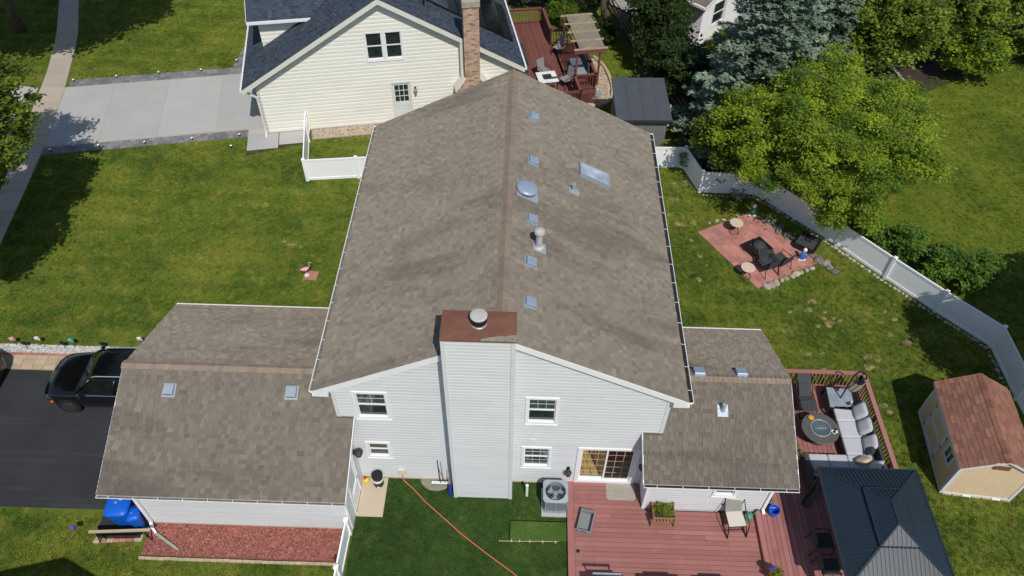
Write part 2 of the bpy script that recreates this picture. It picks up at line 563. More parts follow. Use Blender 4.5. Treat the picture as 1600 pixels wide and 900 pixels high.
TH = R(11)
AX = np.array([-12.48, 18.28, 0.0])
EX = np.array([math.cos(TH), math.sin(TH), 0.0])
EY = np.array([-math.sin(TH), math.cos(TH), 0.0])
def NL(x, y, z=0.0):
    """the cream house's own axes to the world"""
    p = AX + EX*x + EY*y
    return (p[0], p[1], z)

# neighbour's driveway: one object per poured slab, joints between
drive = sheet('driveway', [NL(*p) for p in ((-10.62, .45), (0.2, .45), (0.2, 5.55), (-10.62, 5.55))], .022, M['walk'])
xs = [-10.5, -8.05, -5.3, -2.55, 0.15]
for i in range(4):
    for j in range(1):
        b = MB()
        c = NL((xs[i]+xs[i+1])/2, 3.03)
        hw = (xs[i+1]-xs[i])/2-.006
        b.box(-hw, hw, -2.43, 2.43, -.05, .035, 0, random.random())
        o = b.build('slab', M['concrete'], drive, loc=(c[0], c[1], 0), bevel=.01)
        o.rotation_euler.z = TH
# apron to the street
apron = sheet('driveway_apron', [NL(*p) for p in ((-20, -1.2), (-11.95, .2), (-11.95, 5.7), (-14.5, 6.6), (-20, 8.4))], .018, M['concrete'])
# grey paver borders along it
def paver_border(name, p0, p1, w, rows, size, mt, z0=.0, z1=.04, label=None, jit=.004):
    d = Vector((p1[0]-p0[0], p1[1]-p0[1], 0))
    L = d.length
    d.normalize()
    n = Vector((-d.y, d.x, 0))
    b = MB()
    rw = w/rows
    for r in range(rows):
        s = -random.random()*size if r % 2 else 0
        while s < L:
            e = min(s+size*random.uniform(.92, 1.08), L)
            a = max(s, 0)
            if e-a > .03:
                q = [Vector((p0[0], p0[1], 0))+d*x+n*y for x, y in ((a+.006, r*rw+.006), (e-.006, r*rw+.006), (e-.006, (r+1)*rw-.006), (a+.006, (r+1)*rw-.006))]
                h = z1+random.uniform(-jit, jit)
                b.hexa([(v.x, v.y, z0) for v in q]+[(v.x, v.y, h) for v in q], 0, random.random())
            s = e
    return b.build(name, mt, kind='stuff', fix=False)
bw = .62
paver_border('paver_border', NL(-10.4, 5.56), NL(-.2, 5.56), bw, 3, .3, M['paver_grey'])
paver_border('paver_border', NL(-10.5, -.13), NL(-.9, -.13), .56, 3, .3, M['paver_grey'])
paver_border('paver_border', NL(-1.6, 6.2), NL(-1.0, 8.6), .55, 3, .3, M['paver_grey'])
# side walk along its wall
side = sheet('side_path', [NL(*p) for p in ((-.95, -1.6), (2.05, -1.0), (2.05, -.02), (0.1, -.02), (.1, .45), (-.95, .45))], .014, M['soil'])
for (x0, x1, y0, y1) in ((-.95, .52, -1.22, -.03), (.55, 2.0, -.98, -.03), (-.95, .07, 0.0, .44)):
    b = MB()
    b.box(x0, x1, y0, y1, -.03, .04, 0, random.random())
    o = b.build('slab', M['concrete'], side, loc=(AX[0], AX[1], 0), bevel=.01)
    o.rotation_euler.z = TH

# public pavement curving past the gardens: slabs one by one
L0 = [(-22.3, 4.0), (-22.55, 7.0), (-22.95, 10.0), (-23.35, 13.06), (-24.42, 18.21), (-25.50, 23.25), (-26.41, 26.45), (-28.04, 30.74), (-30.2, 36.0)]
R0 = [(-21.0, 4.0), (-21.3, 7.0), (-21.85, 10.0), (-22.32, 13.3), (-22.86, 16.76), (-23.9, 21.65), (-25.2, 26.5), (-26.9, 30.8), (-29.0, 36.0)]
def along(P, s):
    d = [0]
    for a, c in zip(P, P[1:]):
        d.append(d[-1]+math.dist(a, c))
    t = s*d[-1]
    for i in range(len(P)-1):
        if t <= d[i+1] or i == len(P)-2:
            k = (t-d[i])/(d[i+1]-d[i])
            return Vector((P[i][0]+(P[i+1][0]-P[i][0])*k, P[i][1]+(P[i+1][1]-P[i][1])*k, 0))
walk = sheet('pavement', L0+R0[::-1], .020, M['soil'])
ns = 24
for i in range(ns):
    a, c = (i+.008)/ns, (i+.992)/ns
    q = [along(R0, a), along(R0, c), along(L0, c), along(L0, a)]
    b = MB()
    b.hexa([(v.x, v.y, -.03) for v in q]+[(v.x, v.y, .045) for v in q], 0, random.random())
    b.build('slab', M['walk'], walk, bevel=.01)

# asphalt drive in front of the garage, tan band, red edging and white gravel beside it
sheet('asphalt_drive', [(-60, -1.58), (-11.42, -1.46), (-11.42, 3.84), (-60, 3.84)], .012, M['asphalt'])
sheet('paver_strip_bed', [(-60, 3.84), (-11.6, 3.98), (-11.6, 4.63), (-60, 4.45)], .010, M['soil'])
paver_border('paver_strip', (-24, 3.80), (-11.6, 3.92), .66, 3, .42, M['paver_tan'], z1=.035)
b = MB()
x = -24.0
while x < -11.7:
    b.box(x+.004, x+.296, 4.49, 4.58, 0, .085+random.uniform(-.006, .006), 0, random.random())
    x += .3
b.build('brick_edging', M['brick_red'], kind='stuff', fix=False)
sheet('gravel_bed', [(-60, 4.58), (-11.6, 4.60), (-11.6, 5.02), (-60, 4.9)], .012, M['gravel'])
def pebbles(name, inside, n, r0, r1, mt, box, z=.012):
    """loose stones as small tilted six-faced lumps"""
    V, Q, T = [], [], []
    base = np.array([(-1, -1, -.6), (1, -1, -.6), (1, 1, -.6), (-1, 1, -.6), (-.6, -.6, .8), (.6, -.6, .8), (.6, .6, .8), (-.6, .6, .8)])
    qs = np.array([(4, 5, 6, 7), (0, 1, 5, 4), (1, 2, 6, 5), (2, 3, 7, 6), (3, 0, 4, 7)])
    k = 0
    while k < n:
        x, y = rng.uniform(box[0], box[1]), rng.uniform(box[2], box[3])
        if not inside(x, y):
            continue
        r = rng.uniform(r0, r1)
        a = rng.uniform(0, 6.28)
        s = base*np.array([r, r*rng.uniform(.6, 1), r*.6])*rng.uniform(.85, 1.15, (8, 3))
        ca, sa = math.cos(a), math.sin(a)
        s = np.stack([s[:, 0]*ca-s[:, 1]*sa+x, s[:, 0]*sa+s[:, 1]*ca+y, s[:, 2]+z+r*.25], 1)
        V.append(s)
        Q.append(qs+8*k)
        T.append(np.full(5, rng.random()))
        k += 1
    me = mesh_np(name, np.concatenate(V), np.concatenate(Q), np.concatenate(T), mt)
    return link(name, me, kind='stuff')
pebbles('gravel', lambda x, y: True, 5200, .018, .042, M['gravel'], (-22, -11.7, 4.61, 5.0))

# ---------------------------------------------------------------- grass blades on the lawns in view
def scatter(name, polys, density, blade_mat, h=.065, n_blades=5, seed=0, z=.0):
    b = MB()
    for p in polys:
        b.face([(q[0], q[1], z) for q in p])
    o = b.build(name, blade_mat, kind='stuff', fix=False)
    for p in o.data.polygons:
        if p.normal.z < 0:
            p.flip()
    ng = bpy.data.node_groups.new(name, 'GeometryNodeTree')
    ng.interface.new_socket('Geometry', in_out='INPUT', socket_type='NodeSocketGeometry')
    ng.interface.new_socket('Geometry', in_out='OUTPUT', socket_type='NodeSocketGeometry')
    gi, go = ng.nodes.new('NodeGroupInput'), ng.nodes.new('NodeGroupOutput')
    ds = ng.nodes.new('GeometryNodeDistributePointsOnFaces')
    ds.inputs['Density'].default_value = density
    ds.inputs['Seed'].default_value = seed
    ng.links.new(gi.outputs[0], ds.inputs['Mesh'])
    jn = ng.nodes.new('GeometryNodeJoinGeometry')
    rs = random.Random(seed)
    for i in range(n_blades):
        c = ng.nodes.new('GeometryNodeMeshCone')
        c.fill_type = 'NONE'
        c.inputs['Vertices'].default_value = 3
        c.inputs['Radius Top'].default_value = 0.0
        c.inputs['Radius Bottom'].default_value = .014
        c.inputs['Depth'].default_value = h*rs.uniform(.7, 1.2)
        t = ng.nodes.new('GeometryNodeTransform')
        a = 6.283*i/n_blades+rs.uniform(-.4, .4)
        t.inputs['Translation'].default_value = (math.cos(a)*.03, math.sin(a)*.03, 0)
        t.inputs['Rotation'].default_value = (rs.uniform(.3, .9)*math.sin(a)*-1, rs.uniform(.3, .9)*math.cos(a), 0)
        ng.links.new(c.outputs['Mesh'], t.inputs['Geometry'])
        ng.links.new(t.outputs[0], jn.inputs[0])
    sm = ng.nodes.new('GeometryNodeSetMaterial')
    sm.inputs['Material'].default_value = blade_mat
    ng.links.new(jn.outputs[0], sm.inputs['Geometry'])
    ip = ng.nodes.new('GeometryNodeInstanceOnPoints')
    ng.links.new(ds.outputs['Points'], ip.inputs['Points'])
    ng.links.new(sm.outputs[0], ip.inputs['Instance'])
    rv = ng.nodes.new('FunctionNodeRandomValue')
    rv.data_type = 'FLOAT_VECTOR'
    rv.inputs[0].default_value = (-.15, -.15, 0)
    rv.inputs[1].default_value = (.15, .15, 6.28)
    ng.links.new(rv.outputs[0], ip.inputs['Rotation'])
    r2 = ng.nodes.new('FunctionNodeRandomValue')
    r2.data_type = 'FLOAT'
    r2.inputs[2].default_value = .55
    r2.inputs[3].default_value = 1.35
    ng.links.new(r2.outputs[1], ip.inputs['Scale'])
    ng.links.new(ip.outputs[0], go.inputs[0])
    o.modifiers.new('scatter', 'NODES').node_group = ng
    return o
front_lawn = [(-21.2, 5.15), (-11.6, 5.2), (-5.3, 5.2), (-5.3, 15.0), (-7.3, 17.0)] + [NL(2.1, -1.0)[:2], NL(-.95, -1.25)[:2], NL(-.95, -.2)[:2], NL(-10.4, -.2)[:2]] + [(-22.25, 13.4), (-21.75, 10.0)]
side_lawn = [NL(*p)[:2] for p in ((2.2, -1.5), (7.6, -1.5), (7.6, -.75), (2.2, -.75))]
far_lawn = [NL(*p)[:2] for p in ((-10.2, 6.25), (-2.1, 6.25), (-1.6, 7.0), (-1.1, 9.4), (-.9, 16), (-11.6, 16))]
verge = [(-32, 24.5), (-28.5, 23.7), (-26.0, 22.0), (-25.55, 23.3), (-26.5, 26.5), (-28.1, 30.8), (-30, 35), (-40, 35)]
verge2 = [(-24, 5), (-22.5, 7.0), (-22.9, 10), (-23.3, 13.06), (-24.2, 17), (-26, 16.6), (-32, 15)]
back_lawn = [(5.0, 4.6), (8.0, 4.7), (12.4, 4.2), (12.6, -4.6), (18.0, -5.0), (18.0, 6.2), (16.5, 7.9), (15.0, 9.65), (13.4, 11.5), (12.4, 10.6), (9.73, 8.9), (7.6, 12.2), (10.1, 13.5), (10.6, 14.9), (8.2, 14.7), (7.5, 16.4), (5.0, 16.4)]
far_field = [(13.8, 11.8), (18.4, 6.5), (22, 6.0), (36, 10), (36, 32), (24, 27), (19, 21), (17, 16)]
corner_lawn = [(-24, -1.62), (-13.0, -1.62), (-13.0, -2.6), (-11.45, -2.55), (-11.4, -3.0), (-5.2, -3.02), (-5.2, -7), (-24, -7)]
neck_lawn = [NL(*p)[:2] for p in ((16.4, 4.6), (17.5, 4.4), (17.85, 3.4), (17.8, 1.6), (17.5, .6), (18.4, -.6), (20.5, -.6), (19.2, 5.0), (17.8, 9.0), (16.3, 9.0))]
scatter('grass', [front_lawn, side_lawn, far_lawn, verge, verge2], 120, M['blades'], seed=1)
scatter('grass', [back_lawn, corner_lawn, neck_lawn], 130, M['blades'], seed=2)
M['field_blades'] = grass_mat('field blades', (.066, .102, .010), (.105, .146, .014), (.150, .178, .021), 1.25, True)
sheet('far_lawn', far_field, .005, M['field'])
scatter('grass', [far_field], 75, M['field_blades'], seed=3)

# darker turf between the garage and the deck, paler turf step in front of the air conditioner
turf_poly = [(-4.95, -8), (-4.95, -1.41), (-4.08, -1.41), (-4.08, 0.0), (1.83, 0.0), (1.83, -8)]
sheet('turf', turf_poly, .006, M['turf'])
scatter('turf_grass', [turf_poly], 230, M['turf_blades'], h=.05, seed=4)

# dry spots in the back lawn
spots = [(1270, 472, 10, 5), (1263, 484, 8, 4), (1289, 487, 5, 3), (1287, 497, 5, 3), (1303, 497, 4, 3), (1312, 501, 4, 2), (1296, 507, 9, 6), (1278, 510, 5, 3), (1316, 517, 5, 3), (1227, 517, 6, 4), (1235, 487, 4, 4), (1360, 483, 5, 3), (1383, 487, 5, 4), (1378, 504, 5, 3), (1398, 499, 5, 4), (1359, 521, 5, 3), (1392, 523, 6, 4), (1418, 535, 8, 6), (1426, 528, 4, 4), (1265, 553, 6, 4), (1285, 551, 5, 3), (1356, 558, 7, 5), (1373, 563, 6, 4), (1357, 574, 10, 6), (1287, 577, 6, 3), (1380, 634, 8, 5), (1390, 645, 6, 5), (1378, 580, 4, 3), (1055, 290, 8, 5), (1052, 312, 9, 5), (1047, 335, 8, 4), (1062, 350, 12, 5), (1083, 347, 7, 5), (1075, 285, 7, 6), (1094, 400, 5, 3), (1080, 375, 4, 3), (1103, 415, 3, 3), (455, 382, 9, 3), (445, 377, 4, 3), (470, 385, 4, 2), (1090, 437, 6, 4)]
b = MB()
for (u, v, ru, rv) in spots:
    k = 11
    ph = random.random()*6
    pts = []
    for i in range(k):
        a = 6.283*i/k
        rr = random.uniform(.65, 1.15)
        p = G(u+ru*rr*math.cos(a), v+rv*rr*math.sin(a))
        pts.append((p[0], p[1], .0))
    c = Vector((sum(p[0] for p in pts)/k, sum(p[1] for p in pts)/k, .022))
    for i in range(k):
        b.face([c, pts[i], pts[(i+1) % k]], 0, random.random())
dg = b.build('dry_grass', M['dry'], kind='stuff')

# ================================================================ FOLIAGE
def leaf_quads(centers, normals_up, size, jitter_tone, tone0, elong=1.6):
    """one small pointed leaf per centre"""
    n = len(centers)
    az = rng.uniform(0, 2*np.pi, n)
    tilt = np.abs(rng.normal(0, normals_up, n))
    nx, ny, nz = np.sin(tilt)*np.cos(az), np.sin(tilt)*np.sin(az), np.cos(tilt)
    nrm = np.stack([nx, ny, nz], 1)
    rnd = rng.normal(0, 1, (n, 3))
    a = np.cross(nrm, rnd)
    a /= np.linalg.norm(a, axis=1, keepdims=True)+1e-9
    c = np.cross(nrm, a)
    s = (size*rng.uniform(.65, 1.35, n))[:, None]
    v = np.stack([centers-a*s*elong*.5, centers+c*s*.42-a*s*.05, centers+a*s*elong*.5, centers-c*s*.42-a*s*.05], 1).reshape(-1, 3)
    q = np.arange(4*n).reshape(n, 4)
    t = np.clip(tone0+rng.normal(0, jitter_tone, n), 0, 1)
    return v, q, t
def crown_points(c, rad, n_clumps, clump_r, per, shell=.55, seed=None, gap=.0, lumps=6):
    c, rad = np.array(c), np.array(rad)
    P, T = [], []
    ld = rng.normal(0, 1, (lumps, 3))
    ld /= np.linalg.norm(ld, axis=1, keepdims=True)
    la = rng.uniform(-.22, .26, lumps)
    for i in range(n_clumps):
        d = rng.normal(0, 1, 3)
        d /= np.linalg.norm(d)
        if d[2] < -.55:
            d[2] *= -.5
        r = rng.uniform(shell**2, 1)**.5
        r *= 1+sum(a*max(0, d @ l)**3 for a, l in zip(la, ld))
        p = c+d*rad*r
        tone = np.clip(rng.normal(.5, .2), .05, .95)
        m_ = max(8, int(per*rng.uniform(.5, 1.4)))
        cr = clump_r*rng.uniform(.6, 1.35)
        q = p+rng.normal(0, .45, (m_, 3))*np.array([cr, cr, cr*.55])
        P.append(q)
        T.append(np.full(m_, tone))
    return np.concatenate(P), np.concatenate(T)
def limb(b, p, q, r0, r1, n=7, wob=.08, k=5):
    p, q = Vector(p), Vector(q)
    L = (q-p).length
    pts = [p.lerp(q, i/k)+Vector((random.uniform(-1, 1), random.uniform(-1, 1), random.uniform(-.4, .4)))*wob*L*(0 if i in (0, k) else 1) for i in range(k+1)]
    b.tube(pts, r0, n, 0, .5, r1)
    return pts
def tree(name, label, base, crown_c, rad, leaf, n_clumps=200, clump_r=.6, per=90, size=.15, trunk_r=.18, up=.7, group=None, n_limbs=9, cat='tree', shell=.55, extra=()):
    t = thing(name, label, cat, (base[0], base[1], 0), 0, group)
    cc = Vector((crown_c[0]-base[0], crown_c[1]-base[1], crown_c[2]))
    b = MB()
    fork = Vector((cc.x*.35, cc.y*.35, max(.4, cc.z-rad[2]*.75)))
    limb(b, (0, 0, -.1), fork, trunk_r*1.25, trunk_r*.75, 9, .02)
    for i in range(n_limbs):
        a = 6.283*i/n_limbs+random.uniform(-.3, .3)
        e = cc+Vector((math.cos(a)*rad[0]*random.uniform(.5, .85), math.sin(a)*rad[1]*random.uniform(.5, .85), rad[2]*random.uniform(-.1, .7)))
        pts = limb(b, fork, e, trunk_r*.5, .025, 6)
        for j in (2, 3, 4):
            e2 = pts[j]+Vector((random.uniform(-1, 1), random.uniform(-1, 1), random.uniform(0, .8)))*rad[0]*.3
            limb(b, pts[j], e2, trunk_r*.16, .012, 5, .06, 3)
    b.build('trunk', M['bark'], t, smooth=True)
    P, T = crown_points(cc, rad, n_clumps, clump_r, per, shell)
    for (ec, er, en) in extra:
        P2, T2 = crown_points((ec[0]-base[0], ec[1]-base[1], ec[2]), er, en, clump_r, per, shell)
        P, T = np.concatenate([P, P2]), np.concatenate([T, T2])
    P[:, 2] = np.maximum(P[:, 2], .06)
    v, q, tn = leaf_quads(P, up, size, .16, T)
    link('crown', mesh_np('crown', v, q, tn, leaf), t, kind='stuff')
    return t
def shrub(name, label, base, rad, leaf, n_clumps=40, per=70, size=.09, clump_r=.28, group=None, cat='shrub'):
    return tree(name, label, base, (base[0], base[1], rad[2]*.95), rad, leaf, n_clumps, clump_r, per, size, .035, .7, group, 5, cat, .4)

# ================================================================ THE GREY HOUSE
house = thing('house', 'large pale grey sided house with brown shingle roofs and a sided chimney, filling the middle', 'house')
XL, XR, YB = -5.195, 4.448, 11.97           # two-storey block
XM, ZR, ZE = -.374, 7.828, 5.209
RXL, RXR, RYF, RYB = -5.608, 4.857, -.172, 12.145
GX0, GX1, GY0, GYB, GZE = -11.85, -4.72, -2.29, 4.83, 2.77    # garage roof
GYM, GZR = 1.27, 4.20
AX0, AX1, AY0, AYB, AZE = 3.88, 8.40, -1.36, 4.50, 2.70       # side wing roof
AYM, AZR = 1.57, 4.03

def span_at(poly, z):
    """interval of a convex outline [(u, z)...] at height z"""
    us = []
    for (u0, z0), (u1, z1) in zip(poly, poly[1:]+poly[:1]):
        if (z0 <= z <= z1) or (z1 <= z <= z0):
            if abs(z1-z0) < 1e-9:
                us += [u0, u1]
            else:
                us.append(u0+(u1-u0)*(z-z0)/(z1-z0))
    return (min(us), max(us)) if us else None
def siding(T, poly, holes, name, mt, parent, expo=.150, z_off=0.0, out=.015):
    b = MB(T)
    z0 = min(p[1] for p in poly)
    z1 = max(p[1] for p in poly)
    cuts = sorted(set([h[2] for h in holes]+[h[3] for h in holes]))
    z = z0
    while z < z1-.004:
        zt = min(z+expo, z1-.001)
        zs = [z]+[c for c in cuts if z+.004 < c < zt-.004]+[zt]
        for za, zb in zip(zs, zs[1:]):
            sa, sb = span_at(poly, za+.0005), span_at(poly, zb-.0005)
            if sa is None or sb is None:
                continue
            zm = (za+zb)/2
            iv = [(-1e9, 1e9)]
            for h in holes:
                if h[2] < zm < h[3]:
                    new = []
                    for a, c in iv:
                        if h[0] > a:
                            new.append((a, min(c, h[0])))
                        if h[1] < c:
                            new.append((max(a, h[1]), c))
                    iv = [k for k in new if k[1]-k[0] > 1e-4]
            lim = (min(sa[0], sb[0]), max(sa[1], sb[1]))
            row = random.Random(int(z*1000)+int(abs(poly[0][0])*97))
            x_ = lim[0]+row.uniform(.6, 3.6)
            js = []
            while x_ < lim[1]-.4:
                js.append(x_)
                x_ += row.uniform(2.4, 3.7)
            cut_iv = []
            for a, c in iv:
                pts_ = [a]+[x_ for x_ in js if a < x_ < c]+[c]
                cut_iv += [(p_+(.0015 if i_ else 0), q_) for i_, (p_, q_) in enumerate(zip(pts_, pts_[1:]))]
            for a, c in cut_iv:
                a0, c0, a1, c1 = max(a, sa[0]), min(c, sa[1]), max(a, sb[0]), min(c, sb[1])
                if c0-a0 < .004:
                    continue
                if c1 < a1:
                    a1 = c1 = (a1+c1)/2
                prof = lambda q: out if q < .62 else out-(out-.004)*(q-.62)/.38
                qa, qb = (za-z)/expo, (zb-z)/expo
                tn = random.random()
                cutq = [qa]+([.62] if qa < .62 < qb else [])+[qb]
                for q0, q1 in zip(cutq, cutq[1:]):
                    k0, k1 = (q0-qa)/(qb-qa), (q1-qa)/(qb-qa)
                    b.face([(a0+(a1-a0)*k0, prof(q0), z+q0*expo), (c0+(c1-c0)*k0, prof(q0), z+q0*expo), (c0+(c1-c0)*k1, prof(q1), z+q1*expo), (a0+(a1-a0)*k1, prof(q1), z+q1*expo)], 0, tn)
                if za == z:
                    b.face([(a0, .002, za), (c0, .002, za), (c0, out, za), (a0, out, za)], 0, tn)
        z += expo
    return b.build(name, mt, parent, kind='stuff', fix=False)
def wall_core(T, poly, holes, name, mt, parent, depth=.12):
    """plain sheathing behind the siding, in strips so that openings stay open"""
    b = MB(T)
    zs = sorted(set([p[1] for p in poly]+[h[2] for h in holes]+[h[3] for h in holes]))
    for za, zb in zip(zs, zs[1:]):
        if zb-za < 1e-4:
            continue
        iv = [(-1e9, 1e9)]
        for h in holes:
            if h[2]-1e-6 <= za and zb <= h[3]+1e-6:
                new = []
                for a, c in iv:
                    if h[0] > a:
                        new.append((a, min(c, h[0])))
                    if h[1] < c:
                        new.append((max(a, h[1]), c))
                iv = new
        sa, sb = span_at(poly, za+1e-5), span_at(poly, zb-1e-5)
        for a, c in iv:
            a0, c0, a1, c1 = max(a, sa[0]), min(c, sa[1]), max(a, sb[0]), min(c, sb[1])
            if c0-a0 < 1e-3 and c1-a1 < 1e-3:
                continue
            b.hexa([(a0, 0, za), (c0, 0, za), (c0, -depth, za), (a0, -depth, za), (a1, 0, zb), (c1, 0, zb), (c1, -depth, zb), (a1, -depth, zb)])
    return b.build(name, mt, parent)

def window(T, parent, u0, u1, z0, z1, trim=.085, rails=(.5,), upper_grid=(0, 0), lower_grid=(0, 0), pane=None, pane2=None, tmat=None, name='window', sash=.032):
    """trim, sash rails, panes set back, thin muntins; u0..z1 is the outer edge of the trim"""
    tm_ = tmat or M['trim']
    pane = pane or M['pane']
    b = MB(T)
    for (a, c, d, e) in ((u0, u1, z0, z0+trim*1.1), (u0, u1, z1-trim, z1), (u0, u0+trim, z0+trim*1.1, z1-trim), (u1-trim, u1, z0+trim*1.1, z1-trim)):
        b.box(a, c, -.06, .046, d, e)
    b.box(u0-.015, u1+.015, -.02, .062, z0-.03, z0-.001)
    w = b.build(name, tm_, parent)
    a0, a1, c0, c1 = u0+trim, u1-trim, z0+trim*1.1, z1-trim
    b = MB(T)
    s = sash
    for (a, c, d, e) in ((a0, a1, c0, c0+s), (a0, a1, c1-s, c1), (a0, a0+s, c0+s, c1-s), (a1-s, a1, c0+s, c1-s)):
        b.box(a+.001, c-.001, -.05, -.008, d+.001, e-.001)
    zm = [c0+(c1-c0)*r for r in rails]
    for z in zm:
        b.box(a0+s, a1-s, -.05, -.004, z-.022, z+.022)
    b.build('sash', tm_, w)
    zz = [c0+s]+zm+[c1-s]
    for i, (za, zb) in enumerate(zip(zz, zz[1:])):
        top = i == len(zz)-2
        b = MB(T)
        d = -.036 if top else -.044
        b.box(a0+s, a1-s, d-.008, d, za, zb)
        b.build('pane', (pane2 or pane) if top else pane, w)
        g = upper_grid if top else lower_grid
        if g[0] or g[1]:
            b = MB(T)
            for k in range(1, g[0]+1):
                u = a0+s+(a1-a0-2*s)*k/(g[0]+1)
                b.box(u-.0055, u+.0055, d+.0, d+.010, za, zb)
            for k in range(1, g[1]+1):
                z = za+(zb-za)*k/(g[1]+1)
                b.box(a0+s, a1-s, d+.0005, d+.0095, z-.0055, z+.0055)
            b.build('muntin', M['shed_trim'], w)
    return w

FR = frame((0, 0, 0), (1, 0, 0), (0, -1, 0))
top = lambda x: ZE+(x-RXL)*.5 if x < XM else ZE+(RXR-x)*.5
zl, zr_ = top(XL)-.20, top(XR)-.20
za = ZR-.20
poly = [(XL, .08), (XR, .08), (XR, zr_), (XM, za), (XL, zl)]
W1 = (-4.62, -3.60, 3.62, 5.00)
W2 = (.34, 1.30, 3.62, 4.98)
W3 = (-4.58, -3.80, 1.35, 2.28)
W4 = (.28, 1.22, 1.03, 2.28)
PD = (2.02, 3.97, .17, 2.33)
in_ = lambda w, t=.05: (w[0]+t, w[1]-t, w[2]+t, w[3]-t)
holes = [in_(w) for w in (W1, W2, W3, W4, PD)]
wall = wall_core(FR, [(p[0], p[1]-.0) for p in poly], holes, 'wall', M['trim'], house)
siding(FR, poly, holes, 'siding', M['siding'], wall)
b = MB()
b.box(XL+.12, XR-.12, YB-.12, YB, 0, zl)
b.prism([(XL, .0), (XL+.12, .0), (XL+.12, YB), (XL, YB)], 0, zl)
b.prism([(XR-.12, .0), (XR, .0), (XR, YB), (XR-.12, YB)], 0, zr_)
b.build('wall', M['siding'], house)
siding(frame((XL, YB, 0), (0, -1, 0), (-1, 0, 0)), [(0, .08), (YB, .08), (YB, zl), (0, zl)], [], 'siding', M['siding'], house)
siding(frame((XR, 0, 0), (0, 1, 0), (1, 0, 0)), [(0, .08), (YB, .08), (YB, zr_), (0, zr_)], [], 'siding', M['siding'], house)
b = MB()
for x in (XL, XR):
    s = -1 if x == XL else 1
    b = MB()
    b.box(min(x+s*.022, x-s*.09), max(x+s*.022, x-s*.09), -.028, 0.0, .08, zl-.05)
    b.box(min(x, x+s*.022), max(x, x+s*.022), 0.0, .09, .08, zl-.05)
    b.build('corner_board', M['siding'], house)
b = MB()
b.box(XL-.01, XR+.01, -.03, 0, -.1, .08)
b.box(XL-.03, XL, -.03, YB, -.1, .08)
b.build('foundation', M['tan_concrete'], house)

window(FR, house, *W1, upper_grid=(1, 1), pane=M['pane'], pane2=M['pane_green'])
window(FR, house, *W2, upper_grid=(2, 1), pane=M['pane'], pane2=M['pane_green'])
window(FR, house, *W3)
window(FR, house, *W4, upper_grid=(2, 1), lower_grid=(2, 1), pane2=M['pane_green'])

# patio door: white frame, two lights with muntins, a room behind the glass
b = MB(FR)
u0, u1, z0, z1 = PD
for (a, c, d, e) in ((u0, u1, z0, z0+.11), (u0, u1, z1-.10, z1), (u0, u0+.13, z0+.11, z1-.10), (u1-.15, u1, z0+.11, z1-.10)):
    b.box(a, c, -.10, .05, d, e)
pd = b.build('patio_door', M['trim'], house)
um = (u0+u1)/2-.02
for k, (a, c, d) in enumerate(((u0+.13, um+.03, -.075), (um-.03, u1-.15, -.03))):
    b = MB(FR)
    s = .055
    for (e, f, g, h) in ((a, c, z0+.11, z0+.11+.08), (a, c, z1-.10-s, z1-.10), (a, a+s, z0+.19, z1-.10-s), (c-s, c, z0+.19, z1-.10-s)):
        b.box(e, f, d-.03, d, g, h)
    b.build('sash', M['trim'], pd)
    b = MB(FR)
    b.box(a+s, c-s, d-.018, d-.012, z0+.19, z1-.10-s)
    b.build('pane', M['clear'] if k == 0 else M['dark_glass'], pd)
    b = MB(FR)
    for j in range(1, 3):
        u = a+s+(c-a-2*s)*j/3
        b.box(u-.007, u+.007, d-.012, d-.006, z0+.19, z1-.10-s)
    for j in range(1, 5):
        z = z0+.19+(z1-.29-s-z0)*j/5
        b.box(a+s, c-s, d-.0118, d-.0062, z-.007, z+.007)
    b.build('muntin', M['beige'], pd)
b = MB()
x = 1.3
while x < 4.3:
    b.box(x, x+.118, .13, 3.5, .10, .15, 0, random.random())
    x += .12
b.build('floor', M['oak'], pd)
b = MB()
b.box(1.28, 4.32, 3.5, 3.55, .1, 2.5)
b.box(1.23, 1.28, .13, 3.55, .1, 2.5)
b.box(4.32, 4.37, .13, 3.55, .1, 2.5)
b.box(1.23, 4.37, .13, 3.55, 2.5, 2.55)
b.box(2.3, 3.1, 1.6, 2.5, .82, .88, 0, .2)
for (x, y) in ((2.35, 1.65), (3.05, 1.65), (2.35, 2.45), (3.05, 2.45)):
    b.box(x-.03, x+.03, y-.03, y+.03, .15, .82)
b.build('room', M['room'], pd)

# ---- roofs: deck slabs, shingles, ridge caps
def slab_roof(name, corners, thick, mt, parent):
    n = (Vector(corners[1])-Vector(corners[0])).cross(Vector(corners[3])-Vector(corners[0])).normalized()
    if n.z < 0:
        n = -n
    b = MB()
    lo = [Vector(c)-n*thick for c in corners]
    hi = [Vector(c)-n*.008 for c in corners]
    b.hexa(lo+hi)
    return b.build(name, mt, parent)
shingle_cache = {}
def shingle_mesh(w, expo, rs, tone, mt, thick):
    key = (round(w, 2), rs, round(tone, 1), mt.name)
    if key not in shingle_cache:
        b = MB()
        h0, h1 = thick+(thick*.7 if rs else 0), .004
        b.hexa([(.003, -.012, 0), (w-.003, -.012, 0), (w-.003, expo, 0), (.003, expo, 0), (.003, -.012, h0), (w-.003, -.012, h0), (w-.003, expo, h1), (.003, expo, h1)], 0, tone)
        shingle_cache[key] = b.mesh('shingle', mt)
    return shingle_cache[key]
